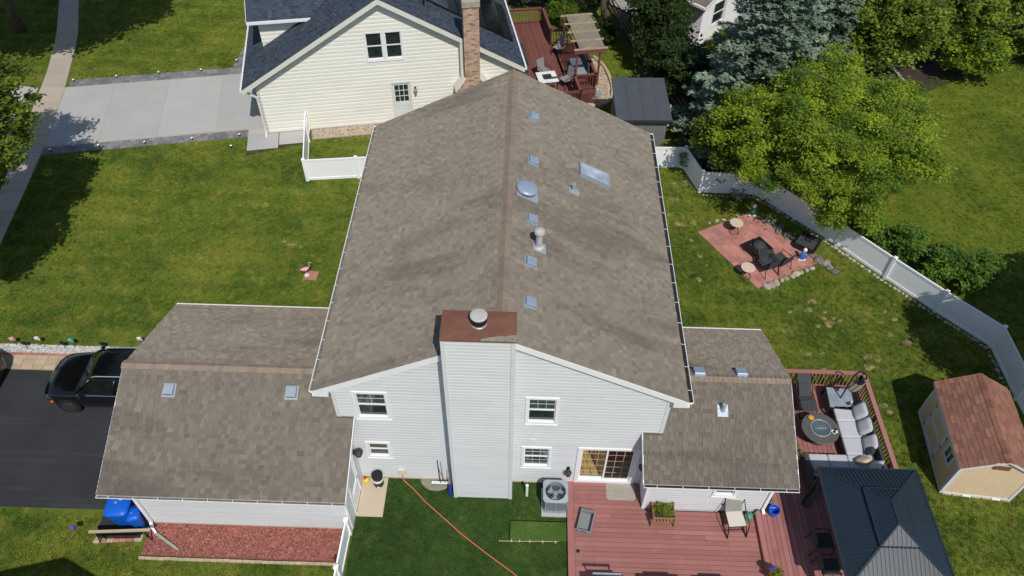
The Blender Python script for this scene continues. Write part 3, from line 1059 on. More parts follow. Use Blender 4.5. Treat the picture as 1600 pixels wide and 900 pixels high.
def shingles(P0, U, V, ext, length, mt, parent, expo=.142, widths=(.11, .14, .17, .20, .23), singles=0, thick=.013, tones=None):
    """courses of tabs up a slope: P0 eave start, U along the eave, V up the slope, ext(v) the interval along U"""
    P0, U, V = Vector(P0), Vector(U).normalized(), Vector(V).normalized()
    Nn = U.cross(V).normalized()
    if Nn.z < 0:
        Nn = -Nn
    b = MB()
    b.T = Matrix(((U.x, V.x, Nn.x, P0.x), (U.y, V.y, Nn.y, P0.y), (U.z, V.z, Nn.z, P0.z), (0, 0, 0, 1)))
    rot = b.T.to_3x3().to_4x4()
    made = 0
    nr = int(length/expo+.999)
    for r in range(nr):
        v0 = r*expo
        e = min(expo, length-v0)
        if e < .03:
            break
        s0, s1 = ext(v0+e*.5)
        u = s0-random.random()*.3
        rs = False
        while u < s1:
            w = random.choice(widths)
            rs = not rs if random.random() < .88 else rs
            a, c = max(u, s0), min(u+w, s1)
            u += w
            if c-a < .03:
                continue
            tone = min(.99, max(.01, random.gauss(.62 if rs else .36, .15)))
            if made < singles and c-a > .10:
                me = shingle_mesh(c-a, e, rs, tone, mt, thick)
                o = link('shingle', me, parent)
                o.matrix_local = Matrix.Translation(P0+U*a+V*v0) @ rot
                made += 1
                continue
            h0, h1 = thick+(thick*.7 if rs else 0), .004
            q = [(a+.003, v0-.012, 0), (c-.003, v0-.012, 0), (c-.003, v0+e, 0), (a+.003, v0+e, 0), (a+.003, v0-.012, h0), (c-.003, v0-.012, h0), (c-.003, v0+e, h1), (a+.003, v0+e, h1)]
            k = b.add(q)
            for f in ((4, 5, 6, 7), (0, 1, 5, 4), (1, 2, 6, 5), (3, 0, 4, 7)):
                b.f.append(tuple(k+i for i in f))
                b.m.append(0)
                b.t.append(tone)
    return b.build('shingles', mt, parent, kind='stuff', fix=False)
ridge_cache = {}
def ridge_caps(A, B, side, slope, mt, parent, expo=.145, half=.155, single=True, name='ridge_shingle'):
    """overlapping caps from A to B along a ridge; side is the horizontal direction across it, slope the fall per metre"""
    A, B = Vector(A), Vector(B)
    d = (B-A).normalized()
    side = Vector(side)
    n = int((B-A).length/expo)
    ex = (B-A).length/n
    rot = Matrix(((side.x, d.x, 0, 0), (side.y, d.y, 0, 0), (side.z, d.z, 1, 0), (0, 0, 0, 1)))
    big = MB()
    for i in range(n):
        tn = round(random.choice((.2, .4, .6, .8)), 1)
        key = (round(ex, 3), tn, mt.name, slope, half)
        if key not in ridge_cache:
            b = MB()
            h = half
            z0, z1 = .030, .012
            for s in (-1, 1):
                b.face([(0, -.03, z0), (s*h, -.03, z0-h*slope), (s*h, ex, z1-h*slope), (0, ex, z1)], 0, tn)
                b.face([(0, -.03, z0-.014), (s*h, -.03, z0-h*slope-.014), (s*h, -.03, z0-h*slope), (0, -.03, z0)], 0, tn)
                b.face([(s*h, -.03, z0-h*slope-.014), (s*h, ex, z1-h*slope-.012), (s*h, ex, z1-h*slope), (s*h, -.03, z0-h*slope)], 0, tn)
            bm_ = b.mesh('ridge_shingle', mt)
            q = bmesh.new()
            q.from_mesh(bm_)
            bmesh.ops.remove_doubles(q, verts=q.verts, dist=1e-5)
            bmesh.ops.recalc_face_normals(q, faces=q.faces)
            up = sum(f.normal.z*f.calc_area() for f in q.faces)
            if up < 0:
                bmesh.ops.reverse_faces(q, faces=q.faces)
            q.to_mesh(bm_)
            q.free()
            ridge_cache[key] = bm_
        o = link(name, ridge_cache[key], parent)
        o.matrix_local = Matrix.Translation(A+d*ex*i) @ rot

SN = math.hypot(1, .5)
sl_len = (XM-RXL)*SN
roof = slab_roof('roof', [(RXL, RYF, ZE), (XM, RYF, ZR), (XM, RYB, ZR), (RXL, RYB, ZE)], .16, M['roof_felt'], house)
slab_roof('roof', [(RXR, RYF, ZE), (XM, RYF, ZR), (XM, RYB, ZR), (RXR, RYB, ZE)], .16, M['roof_felt'], house)
shingles((RXL-.02, RYF-.01, ZE-.01), (0, 1, 0), (1, 0, .5), lambda v: (0, RYB-RYF+.02), sl_len+.02, M['shingle'], roof)
shingles((RXR+.02, RYF-.01, ZE-.01), (0, 1, 0), (-1, 0, .5), lambda v: (0, RYB-RYF+.02), (RXR-XM)*SN+.02, M['shingle'], roof)
ridge_caps((XM, .28, ZR), (XM, RYB+.01, ZR), (1, 0, 0), .5, M['ridge'], roof)

gs = (GZR-GZE)/(GYM-GY0)
GN = math.hypot(1, gs)
groof = slab_roof('roof', [(GX0, GY0, GZE), (GX1, GY0, GZE), (GX1, GYM, GZR), (GX0, GYM, GZR)][:4] if False else [(GX0, GY0, GZE), (GX1, GY0, GZE), (GX1, -.02, GZE+gs*(-.02-GY0)), (GX0, -.02, GZE+gs*(-.02-GY0))], .15, M['roof_felt'], house)
slab_roof('roof', [(GX0, -.02, GZE+gs*(-.02-GY0)), (XL-.03, -.02, GZE+gs*(-.02-GY0)), (XL-.03, GYM, GZR), (GX0, GYM, GZR)], .15, M['roof_felt'], house)
slab_roof('roof', [(GX0, GYB, GZE), (XL-.03, GYB, GZE), (XL-.03, GYM, GZR), (GX0, GYM, GZR)], .15, M['roof_felt'], house)
vlim = (-.03-GY0)*GN
shingles((GX0-.01, GY0-.02, GZE-.008), (1, 0, 0), (0, 1, gs), lambda v: (0, GX1-GX0+.01) if v < vlim else (0, XL-.025-GX0), (GYM-GY0)*GN+.02, M['shingle'], groof, singles=290)
shingles((GX0-.01, GYB+.02, GZE-.008), (1, 0, 0), (0, -1, gs), lambda v: (0, XL-.025-GX0), (GYM-GY0)*GN+.02, M['shingle'], groof)
ridge_caps((GX0-.02, GYM, GZR), (XL-.04, GYM, GZR), (0, 1, 0), gs, M['ridge'], groof)

as_ = (AZR-AZE)/(AYM-AY0)
AN = math.hypot(1, as_)
zc = AZE+as_*(-.02-AY0)
aroof = slab_roof('roof', [(AX0, AY0, AZE), (AX1, AY0, AZE), (AX1, -.02, zc), (AX0, -.02, zc)], .15, M['roof_felt'], house)
slab_roof('roof', [(XR+.03, -.02, zc), (AX1, -.02, zc), (AX1, AYM, AZR), (XR+.03, AYM, AZR)], .15, M['roof_felt'], house)
slab_roof('roof', [(XR+.03, AYB, AZE), (AX1, AYB, AZE), (AX1, AYM, AZR), (XR+.03, AYM, AZR)], .15, M['roof_felt'], house)
vl2 = (-.03-AY0)*AN
shingles((AX0-.01, AY0-.02, AZE-.008), (1, 0, 0), (0, 1, as_), lambda v: (0, AX1-AX0+.02) if v < vl2 else (XR+.025-AX0, AX1-AX0+.02), (AYM-AY0)*AN+.02, M['shingle'], aroof)
shingles((AX0-.01, AYB+.02, AZE-.008), (1, 0, 0), (0, -1, as_), lambda v: (XR+.025-AX0, AX1-AX0+.02), (AYM-AY0)*AN+.02, M['shingle'], aroof)
ridge_caps((XR+.04, AYM, AZR), (AX1+.02, AYM, AZR), (0, 1, 0), as_, M['ridge'], aroof)

# fascia and rake boards
def rake(pts, w, t, n, name='rake_board'):
    b = MB()
    for p, q in zip(pts, pts[1:]):
        p, q = Vector(p), Vector(q)
        n_ = Vector(n)
        dz = Vector((0, 0, -w))
        o = [p+dz, q+dz, q+dz+n_*t, p+dz+n_*t, p, q, q+n_*t, p+n_*t]
        b.hexa(o)
    return b.build(name, M['trim'], house)
e = .012
rake([(RXL, RYF, ZE-e), (XM, RYF, ZR-e), (RXR, RYF, ZE-e)], .215, .028, (0, -1, 0))
rake([(RXL, RYB, ZE-e), (XM, RYB, ZR-e), (RXR, RYB, ZE-e)], .215, .028, (0, 1, 0))
rake([(GX1, GY0, GZE-e), (GX1, -.03, GZE-e+gs*(-.03-GY0))], .16, .025, (1, 0, 0))
rake([(GX0, GY0, GZE-e), (GX0, GYM, GZR-e), (GX0, GYB, GZE-e)], .16, .025, (-1, 0, 0))
rake([(AX0, AY0, AZE-e), (AX0, -.03, AZE-e+as_*(-.03-AY0))], .16, .025, (-1, 0, 0))
rake([(AX1, AY0, AZE-e), (AX1, AYM, AZR-e), (AX1, AYB, AZE-e)], .16, .025, (1, 0, 0))
# boxed returns at the front eave corners
b = MB()
b.hexa([(RXL-.08, RYF-.027, ZE-.26), (XL-.03, RYF-.027, ZE-.26), (XL-.03, -.03, ZE-.26), (RXL-.08, -.03, ZE-.26), (RXL-.08, RYF-.027, ZE-.20), (XL-.03, RYF-.027, ZE-.06), (XL-.03, -.03, ZE-.06), (RXL-.08, -.03, ZE-.20)])
b.hexa([(XR+.03, RYF-.027, ZE-.26), (RXR+.08, RYF-.027, ZE-.26), (RXR+.08, -.03, ZE-.26), (XR+.03, -.03, ZE-.26), (XR+.03, RYF-.027, ZE-.06), (RXR+.08, RYF-.027, ZE-.20), (RXR+.08, -.03, ZE-.20), (XR+.03, -.03, ZE-.06)])
b.build('eave_return', M['trim'], house)
# soffits along the eaves
b = MB()
b.box(RXL+.02, XL-.02, 0, YB, ZE-.24, ZE-.20)
b.box(XR+.02, RXR-.02, 0, YB, ZE-.24, ZE-.20)
b.box(GX0+.03, GX1-.03, GY0+.02, -1.86, GZE-.19, GZE-.15)
b.box(AX0+.03, AX1-.03, AY0+.02, -.89, AZE-.19, AZE-.15)
b.build('soffit', M['trim'], house)

def gutter(p, q, out, n_h, ws=1.0, fill=None):
    """open trough with a white outer lip, dirt in the bottom and straps across"""
    p, q, out = Vector(p), Vector(q), Vector(out)*ws
    b = MB()
    prof = [(0.0, .0), (0.0, -.095), (.095, -.10), (.158, -.035), (.162, .004), (.148, .004), (.144, -.03), (.088, -.088), (.008, -.083), (.008, .0)]
    for end in (0,):
        rings = [[c+out*a+Vector((0, 0, z)) for a, z in prof] for c in (p, q)]
        b.loft(rings)
    g = b.build('gutter', M['vinyl'], house)
    b = MB()
    d = (q-p).normalized()
    b.hexa([p+d*.02+out*.010+Vector((0, 0, -.072)), q-d*.02+out*.010+Vector((0, 0, -.072)), q-d*.02+out*.118+Vector((0, 0, -.055)), p+d*.02+out*.118+Vector((0, 0, -.055)),
            p+d*.02+out*.010+Vector((0, 0, -.030)), q-d*.02+out*.010+Vector((0, 0, -.030)), q-d*.02+out*.138+Vector((0, 0, -.030)), p+d*.02+out*.138+Vector((0, 0, -.030))])
    b.build('gutter_fill', fill or M['gutter_dark'], g)
    me = None
    for i in range(n_h):
        c = p.lerp(q, (i+.5)/n_h)
        if me is None:
            bb = MB()
            bb.hexa([d*-.006+out*-.05+Vector((0, 0, .03)), d*.006+out*-.05+Vector((0, 0, .03)), d*.006+out*.150, d*-.006+out*.150,
                     d*-.006+out*-.05+Vector((0, 0, .036)), d*.006+out*-.05+Vector((0, 0, .036)), d*.006+out*.150+Vector((0, 0, .007)), d*-.006+out*.150+Vector((0, 0, .007))])
            me = bb.mesh('hanger', M['vinyl'])
        link('hanger', me, g, loc=c)
    b = MB()
    for c in (p, q):
        for s in (0,):
            pts = [c+out*a+Vector((0, 0, z)) for a, z in prof[:5]]
            k = d*(.004 if c == p else -.004)
            b.loft([[x-k for x in pts], [x+k for x in pts]])
    b.build('end_cap', M['vinyl'], g)
    return g
gutter((RXL-.012, RYF, ZE-.03), (RXL-.012, RYB, ZE-.03), (-1, 0, 0), 17, .85, M['litter'])
gutter((RXR+.012, RYF, ZE-.03), (RXR+.012, RYB, ZE-.03), (1, 0, 0), 15)
gutter((GX0, GY0-.012, GZE-.03), (GX1, GY0-.012, GZE-.03), (0, -1, 0), 10, .6, M['litter'])
gutter((GX0, GYB+.012, GZE-.03), (RXL-.15, GYB+.012, GZE-.03), (0, 1, 0), 6, .7, M['litter'])
gutter((AX0, AY0-.012, AZE-.03), (AX1, AY0-.012, AZE-.03), (0, -1, 0), 6, .7)
gutter((RXR+.16, AYB+.012, AZE-.03), (AX1, AYB+.012, AZE-.03), (0, 1, 0), 5, .7, M['litter'])

# ---- garage and side wing walls
gw0, gw1, gy = -11.37, -4.95, -1.84
GF = frame((0, gy, 0), (1, 0, 0), (0, -1, 0))
gpoly = [(gw0, .10), (gw1, .10), (gw1, GZE-.13), (gw0, GZE-.13)]
b = MB()
b.box(gw0, gw1, gy, gy+.12, 0, GZE-.14)
b.box(gw0, XL-.01, 4.33, 4.45, 0, GZE-.14)
ztop = lambda y: GZE+gs*(y-GY0)-.17
b.hexa([(gw1-.12, gy+.121, 0), (gw1, gy+.121, 0), (gw1, -.01, 0), (gw1-.12, -.01, 0), (gw1-.12, gy+.121, ztop(gy+.121)), (gw1, gy+.121, ztop(gy+.121)), (gw1, -.01, ztop(-.01)), (gw1-.12, -.01, ztop(-.01))])
b.hexa([(gw0, gy+.121, 2.2), (gw0+.12, gy+.121, 2.2), (gw0+.12, 4.33, 2.2), (gw0, 4.33, 2.2), (gw0, gy+.121, GZE-.14), (gw0+.12, gy+.121, GZE-.14), (gw0+.12, 4.33, GZE-.14), (gw0, 4.33, GZE-.14)])
b.build('wall', M['siding'], house)
siding(GF, gpoly, [], 'siding', M['siding'], house)
GS = frame((gw1, 0, 0), (0, 1, 0), (1, 0, 0))
dw = (-1.36, -.42, .02, 2.10)
siding(GS, [(gy, .10), (-.03, .10), (-.03, ztop(-.03)), (gy, ztop(gy))], [dw], 'siding', M['siding'], house)
b = MB()
b.box(gw0-.01, gw1+.012, gy-.02, gy, -.05, .10)
b.box(gw1-.0, gw1+.012, gy, -.04, -.05, .10)
b.build('foundation', M['tan_concrete'], house)
b = MB()
b.box(gw1+.0, gw1+.022, gy-.022, gy+.07, .10, ztop(gy)-.02)
b.box(gw1-.07, gw1+.0, gy-.022, gy, .10, GZE-.20)
b.build('corner_board', M['trim'], house)
b = MB()
b.box(gw0-.022, gw0+.07, gy-.022, gy, .10, GZE-.20)
b.build('corner_board', M['trim'], house)
# garage overhead door on the drive side
b = MB()
for k in range(4):
    b.box(gw0-.02, gw0+.03, -.9, 3.6, .02+k*.53, .02+k*.53+.52, 0, .5)
b.build('garage_door', M['trim'], house)
# side door beside the pad
b = MB(GS)
u0, u1, z0, z1 = dw
for (a, c, d, e_) in ((u0, u0+.07, z0, z1), (u1-.07, u1, z0, z1), (u0+.07, u1-.07, z1-.07, z1), (u0+.07, u1-.07, z0, z0+.03)):
    b.box(a, c, -.05, .045, d, e_)
sdoor = b.build('side_door', M['trim'], house)
b = MB(GS)
b.box(u0+.072, u1-.072, -.03, .018, z0+.032, .98)
b.box(u0+.072, u0+.19, -.03, .018, .98, z1-.072)
b.box(u1-.19, u1-.072, -.03, .018, .98, z1-.072)
b.box(u0+.19, u1-.19, -.03, .018, 1.88, z1-.072)
b.box(u0+.16, u1-.16, .018, .026, .18, .85)
b.build('door_leaf', M['vinyl'], sdoor)
b = MB(GS)
b.box(u0+.19, u1-.19, -.012, -.004, .98, 1.88)
b.build('pane', M['pane'], sdoor)
b = MB(GS)
b.tube([(u1-.13, .02, 1.02), (u1-.13, .075, 1.02), (u1-.20, .08, 1.02)], .014, 8)
b.build('handle', M['steel'], sdoor, smooth=True)

# the wing
aw0, aw1, ay = 4.20, 7.93, -.87
AF = frame((0, ay, 0), (1, 0, 0), (0, -1, 0))
W5 = (6.22, 6.96, 1.16, 2.10)
b = MB()
zt2 = lambda y: AZE+as_*(y-AY0)-.17
b.box(aw0, aw1, ay, ay+.12, 0, W5[2]+.05)
b.box(aw0, W5[0]+.05, ay, ay+.12, W5[2]+.05, AZE-.14)
b.box(W5[1]-.05, aw1, ay, ay+.12, W5[2]+.05, AZE-.14)
b.box(W5[0]+.05, W5[1]-.05, ay, ay+.12, W5[3]-.05, AZE-.14)
b.hexa([(aw0, ay+.121, 0), (aw0+.12, ay+.121, 0), (aw0+.12, -.02, 0), (aw0, -.02, 0), (aw0, ay+.121, zt2(ay)), (aw0+.12, ay+.121, zt2(ay)), (aw0+.12, -.02, zt2(-.02)), (aw0, -.02, zt2(-.02))])
b.hexa([(aw1-.12, ay+.121, 0), (aw1, ay+.121, 0), (aw1, 4.0, 0), (aw1-.12, 4.0, 0), (aw1-.12, ay+.121, AZE-.15), (aw1, ay+.121, AZE-.15), (aw1, 4.0, AZE-.15), (aw1-.12, 4.0, AZE-.15)])
b.box(XR+.02, aw1, 4.001, 4.12, 0, AZE-.15)
b.build('wall', M['siding'], house)
siding(AF, [(aw0, .16), (aw1, .16), (aw1, AZE-.13), (aw0, AZE-.13)], [in_(W5)], 'siding', M['siding'], house)
siding(frame((aw0, 0, 0), (0, -1, 0), (-1, 0, 0)), [(.03, .16), (-ay, .16), (-ay, zt2(ay)), (.03, zt2(-.03))], [], 'siding', M['siding'], house)
siding(frame((aw1, 0, 0), (0, 1, 0), (1, 0, 0)), [(ay, .16), (4.0, .16), (4.0, AZE-.14), (ay, AZE-.14)], [], 'siding', M['siding'], house)
window(AF, house, *W5, rails=(.5,))
b = MB()
b.box(aw0-.022, aw0+.07, ay-.022, ay, .16, AZE-.2)
b.box(aw0-.022, aw0, ay, ay+.07, .16, AZE-.2)
b.build('corner_board', M['trim'], house)
b = MB()
b.box(aw1-.07, aw1+.022, ay-.022, ay, .16, AZE-.2)
b.box(aw1, aw1+.022, ay, ay+.07, .16, AZE-.2)
b.build('corner_board', M['trim'], house)

# ---- chimney
cx0, cx1, cyf, cyb, cz = -1.83, 0.0, -.65, .25, 8.33
b = MB()
b.box(cx0, cx1, cyf, -.002, .06, cz)
b.box(cx0, cx1, -.002, cyb, 6.9, cz)
chim = b.build('chimney', M['siding'], house)
siding(frame((0, cyf, 0), (1, 0, 0), (0, -1, 0)), [(cx0+.09, .1), (cx1-.09, .1), (cx1-.09, cz-.02), (cx0+.09, cz-.02)], [], 'siding', M['siding'], chim, expo=.135)
siding(frame((cx0, 0, 0), (0, -1, 0), (-1, 0, 0)), [(.0, .1), (-cyf-.06, .1), (-cyf-.06, cz-.02), (.0, cz-.02)], [], 'siding', M['siding'], chim, expo=.135)
siding(frame((cx1, 0, 0), (0, 1, 0), (1, 0, 0)), [(cyf+.06, .1), (0, .1), (0, cz-.02), (cyf+.06, cz-.02)], [], 'siding', M['siding'], chim, expo=.135)
b = MB()
for (x0, x1, x2, x3) in ((cx0-.02, cx0+.09, cx0-.02, cx0), (cx1-.09, cx1+.02, cx1, cx1+.02)):
    b = MB()
    b.box(x0, x1, cyf-.034, cyf, .08, cz-.01)
    b.box(x2, x3, cyf, cyf+.07, .08, cz-.01)
    b.build('corner_board', M['siding'], chim)
    b = MB()
    b.box(x2, x3, cyb-.07, cyb, 7.2, cz-.01)
    b.build('corner_board', M['siding'], chim)
b = MB()
b.box(cx0-.035, cx1+.035, cyf-.035, cyb+.035, cz-.055, cz+.0)
b.hexa([(cx0-.035, cyf-.035, cz), (cx1+.035, cyf-.035, cz), (cx1+.035, cyb+.035, cz), (cx0-.035, cyb+.035, cz), (cx0+.35, cyf+.25, cz+.035), (cx1-.35, cyf+.25, cz+.035), (cx1-.35, cyb-.25, cz+.035), (cx0+.35, cyb-.25, cz+.035)])
cap = b.build('chimney_cap', M['rust'], chim)
b = MB()
# thin crust of lichen and bare sheet on the front right of the cap
zt = lambda x, y: cz+.004+.035*max(0, min(1, (y-cyf+.035)/.285, (cx1+.035-x)/.385))
tp = [(-.84, -.640), (-.66, -.585), (-.50, -.555), (-.36, -.520), (-.24, -.545), (-.12, -.500), (.034, -.470)]
for (xa, ya), (xb, yb) in zip(tp, tp[1:]):
    b.face([(xa, -.683, cz+.006), (xb, -.683, cz+.006), (xb, yb, zt(xb, yb)+.005), (xa, ya, zt(xa, ya)+.005)])
b.build('lichen_patch', M['lichen'], chim)
fx, fy = PLN(748, 490, (0, 0, 8.70), (0, 0, 1))[:2]
b = MB()
b.lathe((fx, fy-.03, cz+.02), [(.20, 0), (.20, .02), (.185, .03), (.185, .10)], 24)
fl = b.build('flue_pipe', M['galv'], chim, smooth=False)
b = MB()
b.lathe((fx, fy-.03, cz+.12), [(.205, .0), (.205, .20)], 24)
b.build('mesh_band', M['black'], fl)
b = MB()
b.lathe((fx, fy-.03, cz+.34), [(.218, -.02), (.218, .015), (.19, .03), (.05, .045), (.02, .05)], 28)
b.build('flue_lid', M['pipe'], fl, smooth=False)

# ---- things let into the roof
nR = np.array([.5, 0, 1])/math.hypot(.5, 1)
PR = (XM, 0, ZR)
def slope_T(P, U, V):
    U, V = Vector(U).normalized(), Vector(V).normalized()
    Nn = U.cross(V)
    return Matrix(((U.x, V.x, Nn.x, P[0]), (U.y, V.y, Nn.y, P[1]), (U.z, V.z, Nn.z, P[2]), (0, 0, 0, 1)))
def box_vent(u, v, P0, n, U, V, s=.30, label=None, mt=None):
    P = PLN(u, v, P0, n)
    T = slope_T(P, U, V)
    b = MB(T)
    mt = mt or M['vent']
    b.box(-s*.60, s*.60, -s*.72, s*.60, .012, .022)
    f = b.build('roof_vent', mt, house)
    b = MB(T)
    h = s*.5
    b.hexa([(-h, -h, .022), (h, -h, .022), (h, h, .022), (-h, h, .022), (-h*.96, -h*1.02, .15), (h*.96, -h*1.02, .15), (h*.92, h*.9, .12), (-h*.92, h*.9, .12)])
    b.build('vent_hood', mt, f, bevel=.012)
    b = MB(T)
    b.box(-h*.9, h*.9, -h*1.06, -h*1.015, .03, .09)
    b.build('vent_mesh', M['dark_grey'], f)
    return f
for (u, v) in ((833, 184), (832, 253), (830, 344), (828, 411), (827, 474)):
    box_vent(u, v, PR, nR, (0, 1, 0), (-1, 0, .5), s=.30)
nG = np.array([0, -gs, 1])/math.hypot(gs, 1)
for (u, v) in ((265, 609), (456, 613)):
    box_vent(u, v, (0, GYM, GZR), nG, (1, 0, 0), (0, 1, gs), s=.32, mt=M['galv'])
nA = np.array([0, as_, 1])/math.hypot(as_, 1)
for (u, v) in ((1092, 584), (1158, 585)):
    box_vent(u, v, (0, AYM, AZR), nA, (-1, 0, 0), (0, -1, as_), s=.34)
# round powered fan
P = PLN(824, 300, PR, nR)
T = slope_T(P, (0, 1, 0), (-1, 0, .5))
b = MB(T)
b.box(-.36, .36, -.36, .36, .012, .022)
f = b.build('attic_fan', M['galv'], house)
b = MB()
b.lathe((P[0], P[1], P[2]+.02), [(.22, -.12), (.22, .15)], 24)
b.build('fan_collar', M['galv'], f)
b = MB()
T2 = Matrix.Translation((P[0], P[1], P[2]+.17)) @ Matrix.Rotation(R(14), 4, 'Y')
b.T = T2
b.lathe((0, 0, 0), [(.335, -.05), (.35, -.02), (.345, .02), (.30, .055), (.18, .075), (.02, .082)], 30)
b.build('fan_dome', M['vent'], f, smooth=True)
# tall flue with a cap
P = PLN(842, 387, PR, nR)
T = slope_T(P, (0, 1, 0), (-1, 0, .5))
b = MB(T)
b.box(-.2, .2, -.22, .2, .012, .022)
f = b.build('flue_vent', M['galv'], house)
b = MB()
b.lathe((P[0], P[1], P[2]), [(.15, -.02), (.15, .05), (.105, .09), (.10, .12), (.10, .60)], 18)
b.build('flue_tube', M['pipe'], f)
b = MB()
b.lathe((P[0], P[1], P[2]+.60), [(.155, .0), (.158, .03), (.14, .10), (.05, .14), (.01, .145)], 20)
b.build('flue_cap', M['pipe'], f, smooth=False)
# plumbing stacks
for (u, v, P0, n, U, V) in ((896, 299, PR, nR, (0, 1, 0), (-1, 0, .5)), (1129, 641, (0, AYM, AZR), nG*0+np.array([0, -as_, 1])/math.hypot(as_, 1), (1, 0, 0), (0, 1, as_))):
    P = PLN(u, v, P0, n)
    b = MB(slope_T(P, U, V))
    b.box(-.16, .16, -.2, .16, .012, .022)
    f = b.build('vent_stack', M['galv'], house)
    b = MB()
    b.tube([(P[0], P[1], P[2]-.02), (P[0], P[1], P[2]+.30)], .06, 14)
    b.tube([(P[0], P[1], P[2]-.02), (P[0], P[1], P[2]+.10)], .085, 14, 0, .5, .065)
    b.build('stack_pipe', M['galv'], f)
# skylight
A = PLN(907, 268, PR, nR)
B = PLN(947, 283, PR, nR)
ym = (A[1]+B[1])/2
V = Vector((-1, 0, .5)).normalized()
mid = (Vector(A)+Vector(B))/2
hl = abs(A[0]-B[0])*SN/2
T = slope_T(mid, (0, 1, 0), (-1, 0, .5))
b = MB(T)
hw = .26
for (a, c, d, e_) in ((-hw-.07, hw+.07, -hl-.07, -hl), (-hw-.07, hw+.07, hl, hl+.07), (-hw-.07, -hw, -hl, hl), (hw, hw+.07, -hl, hl)):
    b.box(a, c, d, e_, .0, .13)
sk = b.build('skylight', M['galv'], house, bevel=.008)
b = MB(T)
b.box(-hw, hw, -hl, hl, .085, .10)
b.build('pane', M['skylight'], sk)

# ---- wall fittings: lamps, meter covers, downspouts
def wall_lamp(T, u, z, name='wall_lamp', s=1.0):
    b = MB(T)
    b.box(u-.05, u+.05, 0.015, .04, z-.02, z+.16)
    l = b.build(name, M['black'], house)
    b = MB(T)
    b.tube([(u, .04, z+.10), (u, .12, z+.14), (u, .17, z+.10)], .012, 6)
    c = (u, .17, z-.12)
    b.lathe(c, [(.075*s, .0), (.105*s, .17), (.115*s, .175), (.08*s, .22), (.02, .25)], 8)
    b.build('lantern', M['dark_grey'], l)
    b = MB(T)
    b.lathe(c, [(.05*s, .02), (.06*s, .16)], 8)
    b.build('glass_shade', M['table_glass'], l)
wall_lamp(GS, -.25, 1.95, s=1.35)
wall_lamp(frame((aw0, 0, 0), (0, -1, 0), (-1, 0, 0)), .32, 1.75)
wall_lamp(FR, 1.80, .95, 'utility_cover')
b = MB(FR)
b.box(.52, .72, .017, .03, 2.62, 2.70)
b.build('wall_vent', M['shed_trim'], house)
# cream outlet cover where the cord starts
b = MB(FR)
b.box(-3.72, -3.46, .016, .10, .35, .68)
b.build('outlet_cover', M['cream_plastic'], house, bevel=.02)
def downspout(pts, w=.085, d=.065, name='downspout', mt=None):
    b = MB()
    pts = [Vector(p) for p in pts]
    for p, q in zip(pts, pts[1:]):
        dd = (q-p).normalized()*.02
        b.bar(p-dd, q+dd, w, d, up=(0, 1, 0.01))
    return b.build(name, mt or M['vinyl'], house)
downspout([(-11.25, -2.33, 2.66), (-11.25, -2.28, 2.5), (-11.25, -1.92, 2.25), (-11.25, -1.92, .28), (-11.22, -2.05, .12), (-11.02, -2.25, .10)])
ext = downspout([(-11.02, -2.25, .10), (-10.72, -2.42, .07), (-10.30, -2.66, .06)], .10, .08, 'spout_extension', M['extension'])
downspout([(-10.34, -2.64, .055), (-10.20, -2.72, .05)], .085, .06, 'spout_extension', M['extension'])
downspout([(7.99, -1.40, 2.58), (7.99, -1.30, 2.45), (7.99, -.93, 2.2), (7.99, -.93, .45), (8.03, -1.02, .36)])

# ================================================================ THE CREAM HOUSE NEXT DOOR
ch = thing('house', 'cream sided house with slate blue roof, brick chimney and solar panels behind the brown roof', 'house', tuple(AX), TH)
CW, CH_, CA = 12.08, 2.62, 6.36
CF = frame((0, 0, 0), (1, 0, 0), (0, -1, 0))
cpoly = [(0, .10), (CW, .10), (CW, CH_), (CW/2, CA), (0, CH_)]
CWA, CWB = (5.24, 6.10, 3.55, 5.02), (6.12, 6.98, 3.55, 5.02)
CD = (6.20, 7.16, .08, 2.34)
chole = [in_(CWA), in_(CWB), in_(CD)]
wc = wall_core(CF, cpoly, chole, 'wall', M['cream'], ch)
siding(CF, cpoly, chole, 'siding', M['cream'], wc, expo=.19, out=.026)
b = MB()
b.box(0, .12, .0, 9, 0, CH_)
b.box(CW-.12, CW, .0, 9, 0, CH_)
b.box(.12, CW-.12, 8.88, 9, 0, CH_)
b.build('wall', M['cream'], ch)
b = MB()
b.box(-.025, .1, -.026, 0, .1, CH_-.1)
b.box(-.025, 0, 0, .1, .1, CH_-.1)
b.build('corner_board', M['cream_trim'], ch)
b = MB()
b.box(-.01, CW+.01, -.03, 0.0, -.1, .10)
b.build('foundation', M['concrete'], ch)
window(CF, ch, *CWA, trim=.075, pane=M['pane'], pane2=M['pane'])
window(CF, ch, *CWB, trim=.075, pane=M['pane'], pane2=M['pane'])
# door with nine lights
b = MB(CF)
u0, u1, z0, z1 = CD
for (a, c, d, e_) in ((u0, u1, z1-.08, z1), (u0, u0+.08, z0, z1-.08), (u1-.08, u1, z0, z1-.08), (u0+.08, u1-.08, z0, z0+.04)):
    b.box(a, c, -.05, .045, d, e_)
dr = b.build('back_door', M['cream_trim'], ch)
b = MB(CF)
b.box(u0+.082, u1-.082, -.04, -.002, z0+.042, 1.22)
b.box(u0+.082, u0+.16, -.04, -.002, 1.22, z1-.082)
b.box(u1-.16, u1-.082, -.04, -.002, 1.22, z1-.082)
b.box(u0+.16, u1-.16, -.04, -.002, 2.14, z1-.082)
b.box(u0+.17, u1-.17, -.002, .008, .30, .68)
b.box(u0+.17, u1-.17, -.002, .008, .74, 1.12)
b.build('door_leaf', M['shed_trim'], dr)
b = MB(CF)
b.box(u0+.16, u1-.16, -.03, -.02, 1.22, 2.14)
b.build('pane', M['pane'], dr)
b = MB(CF)
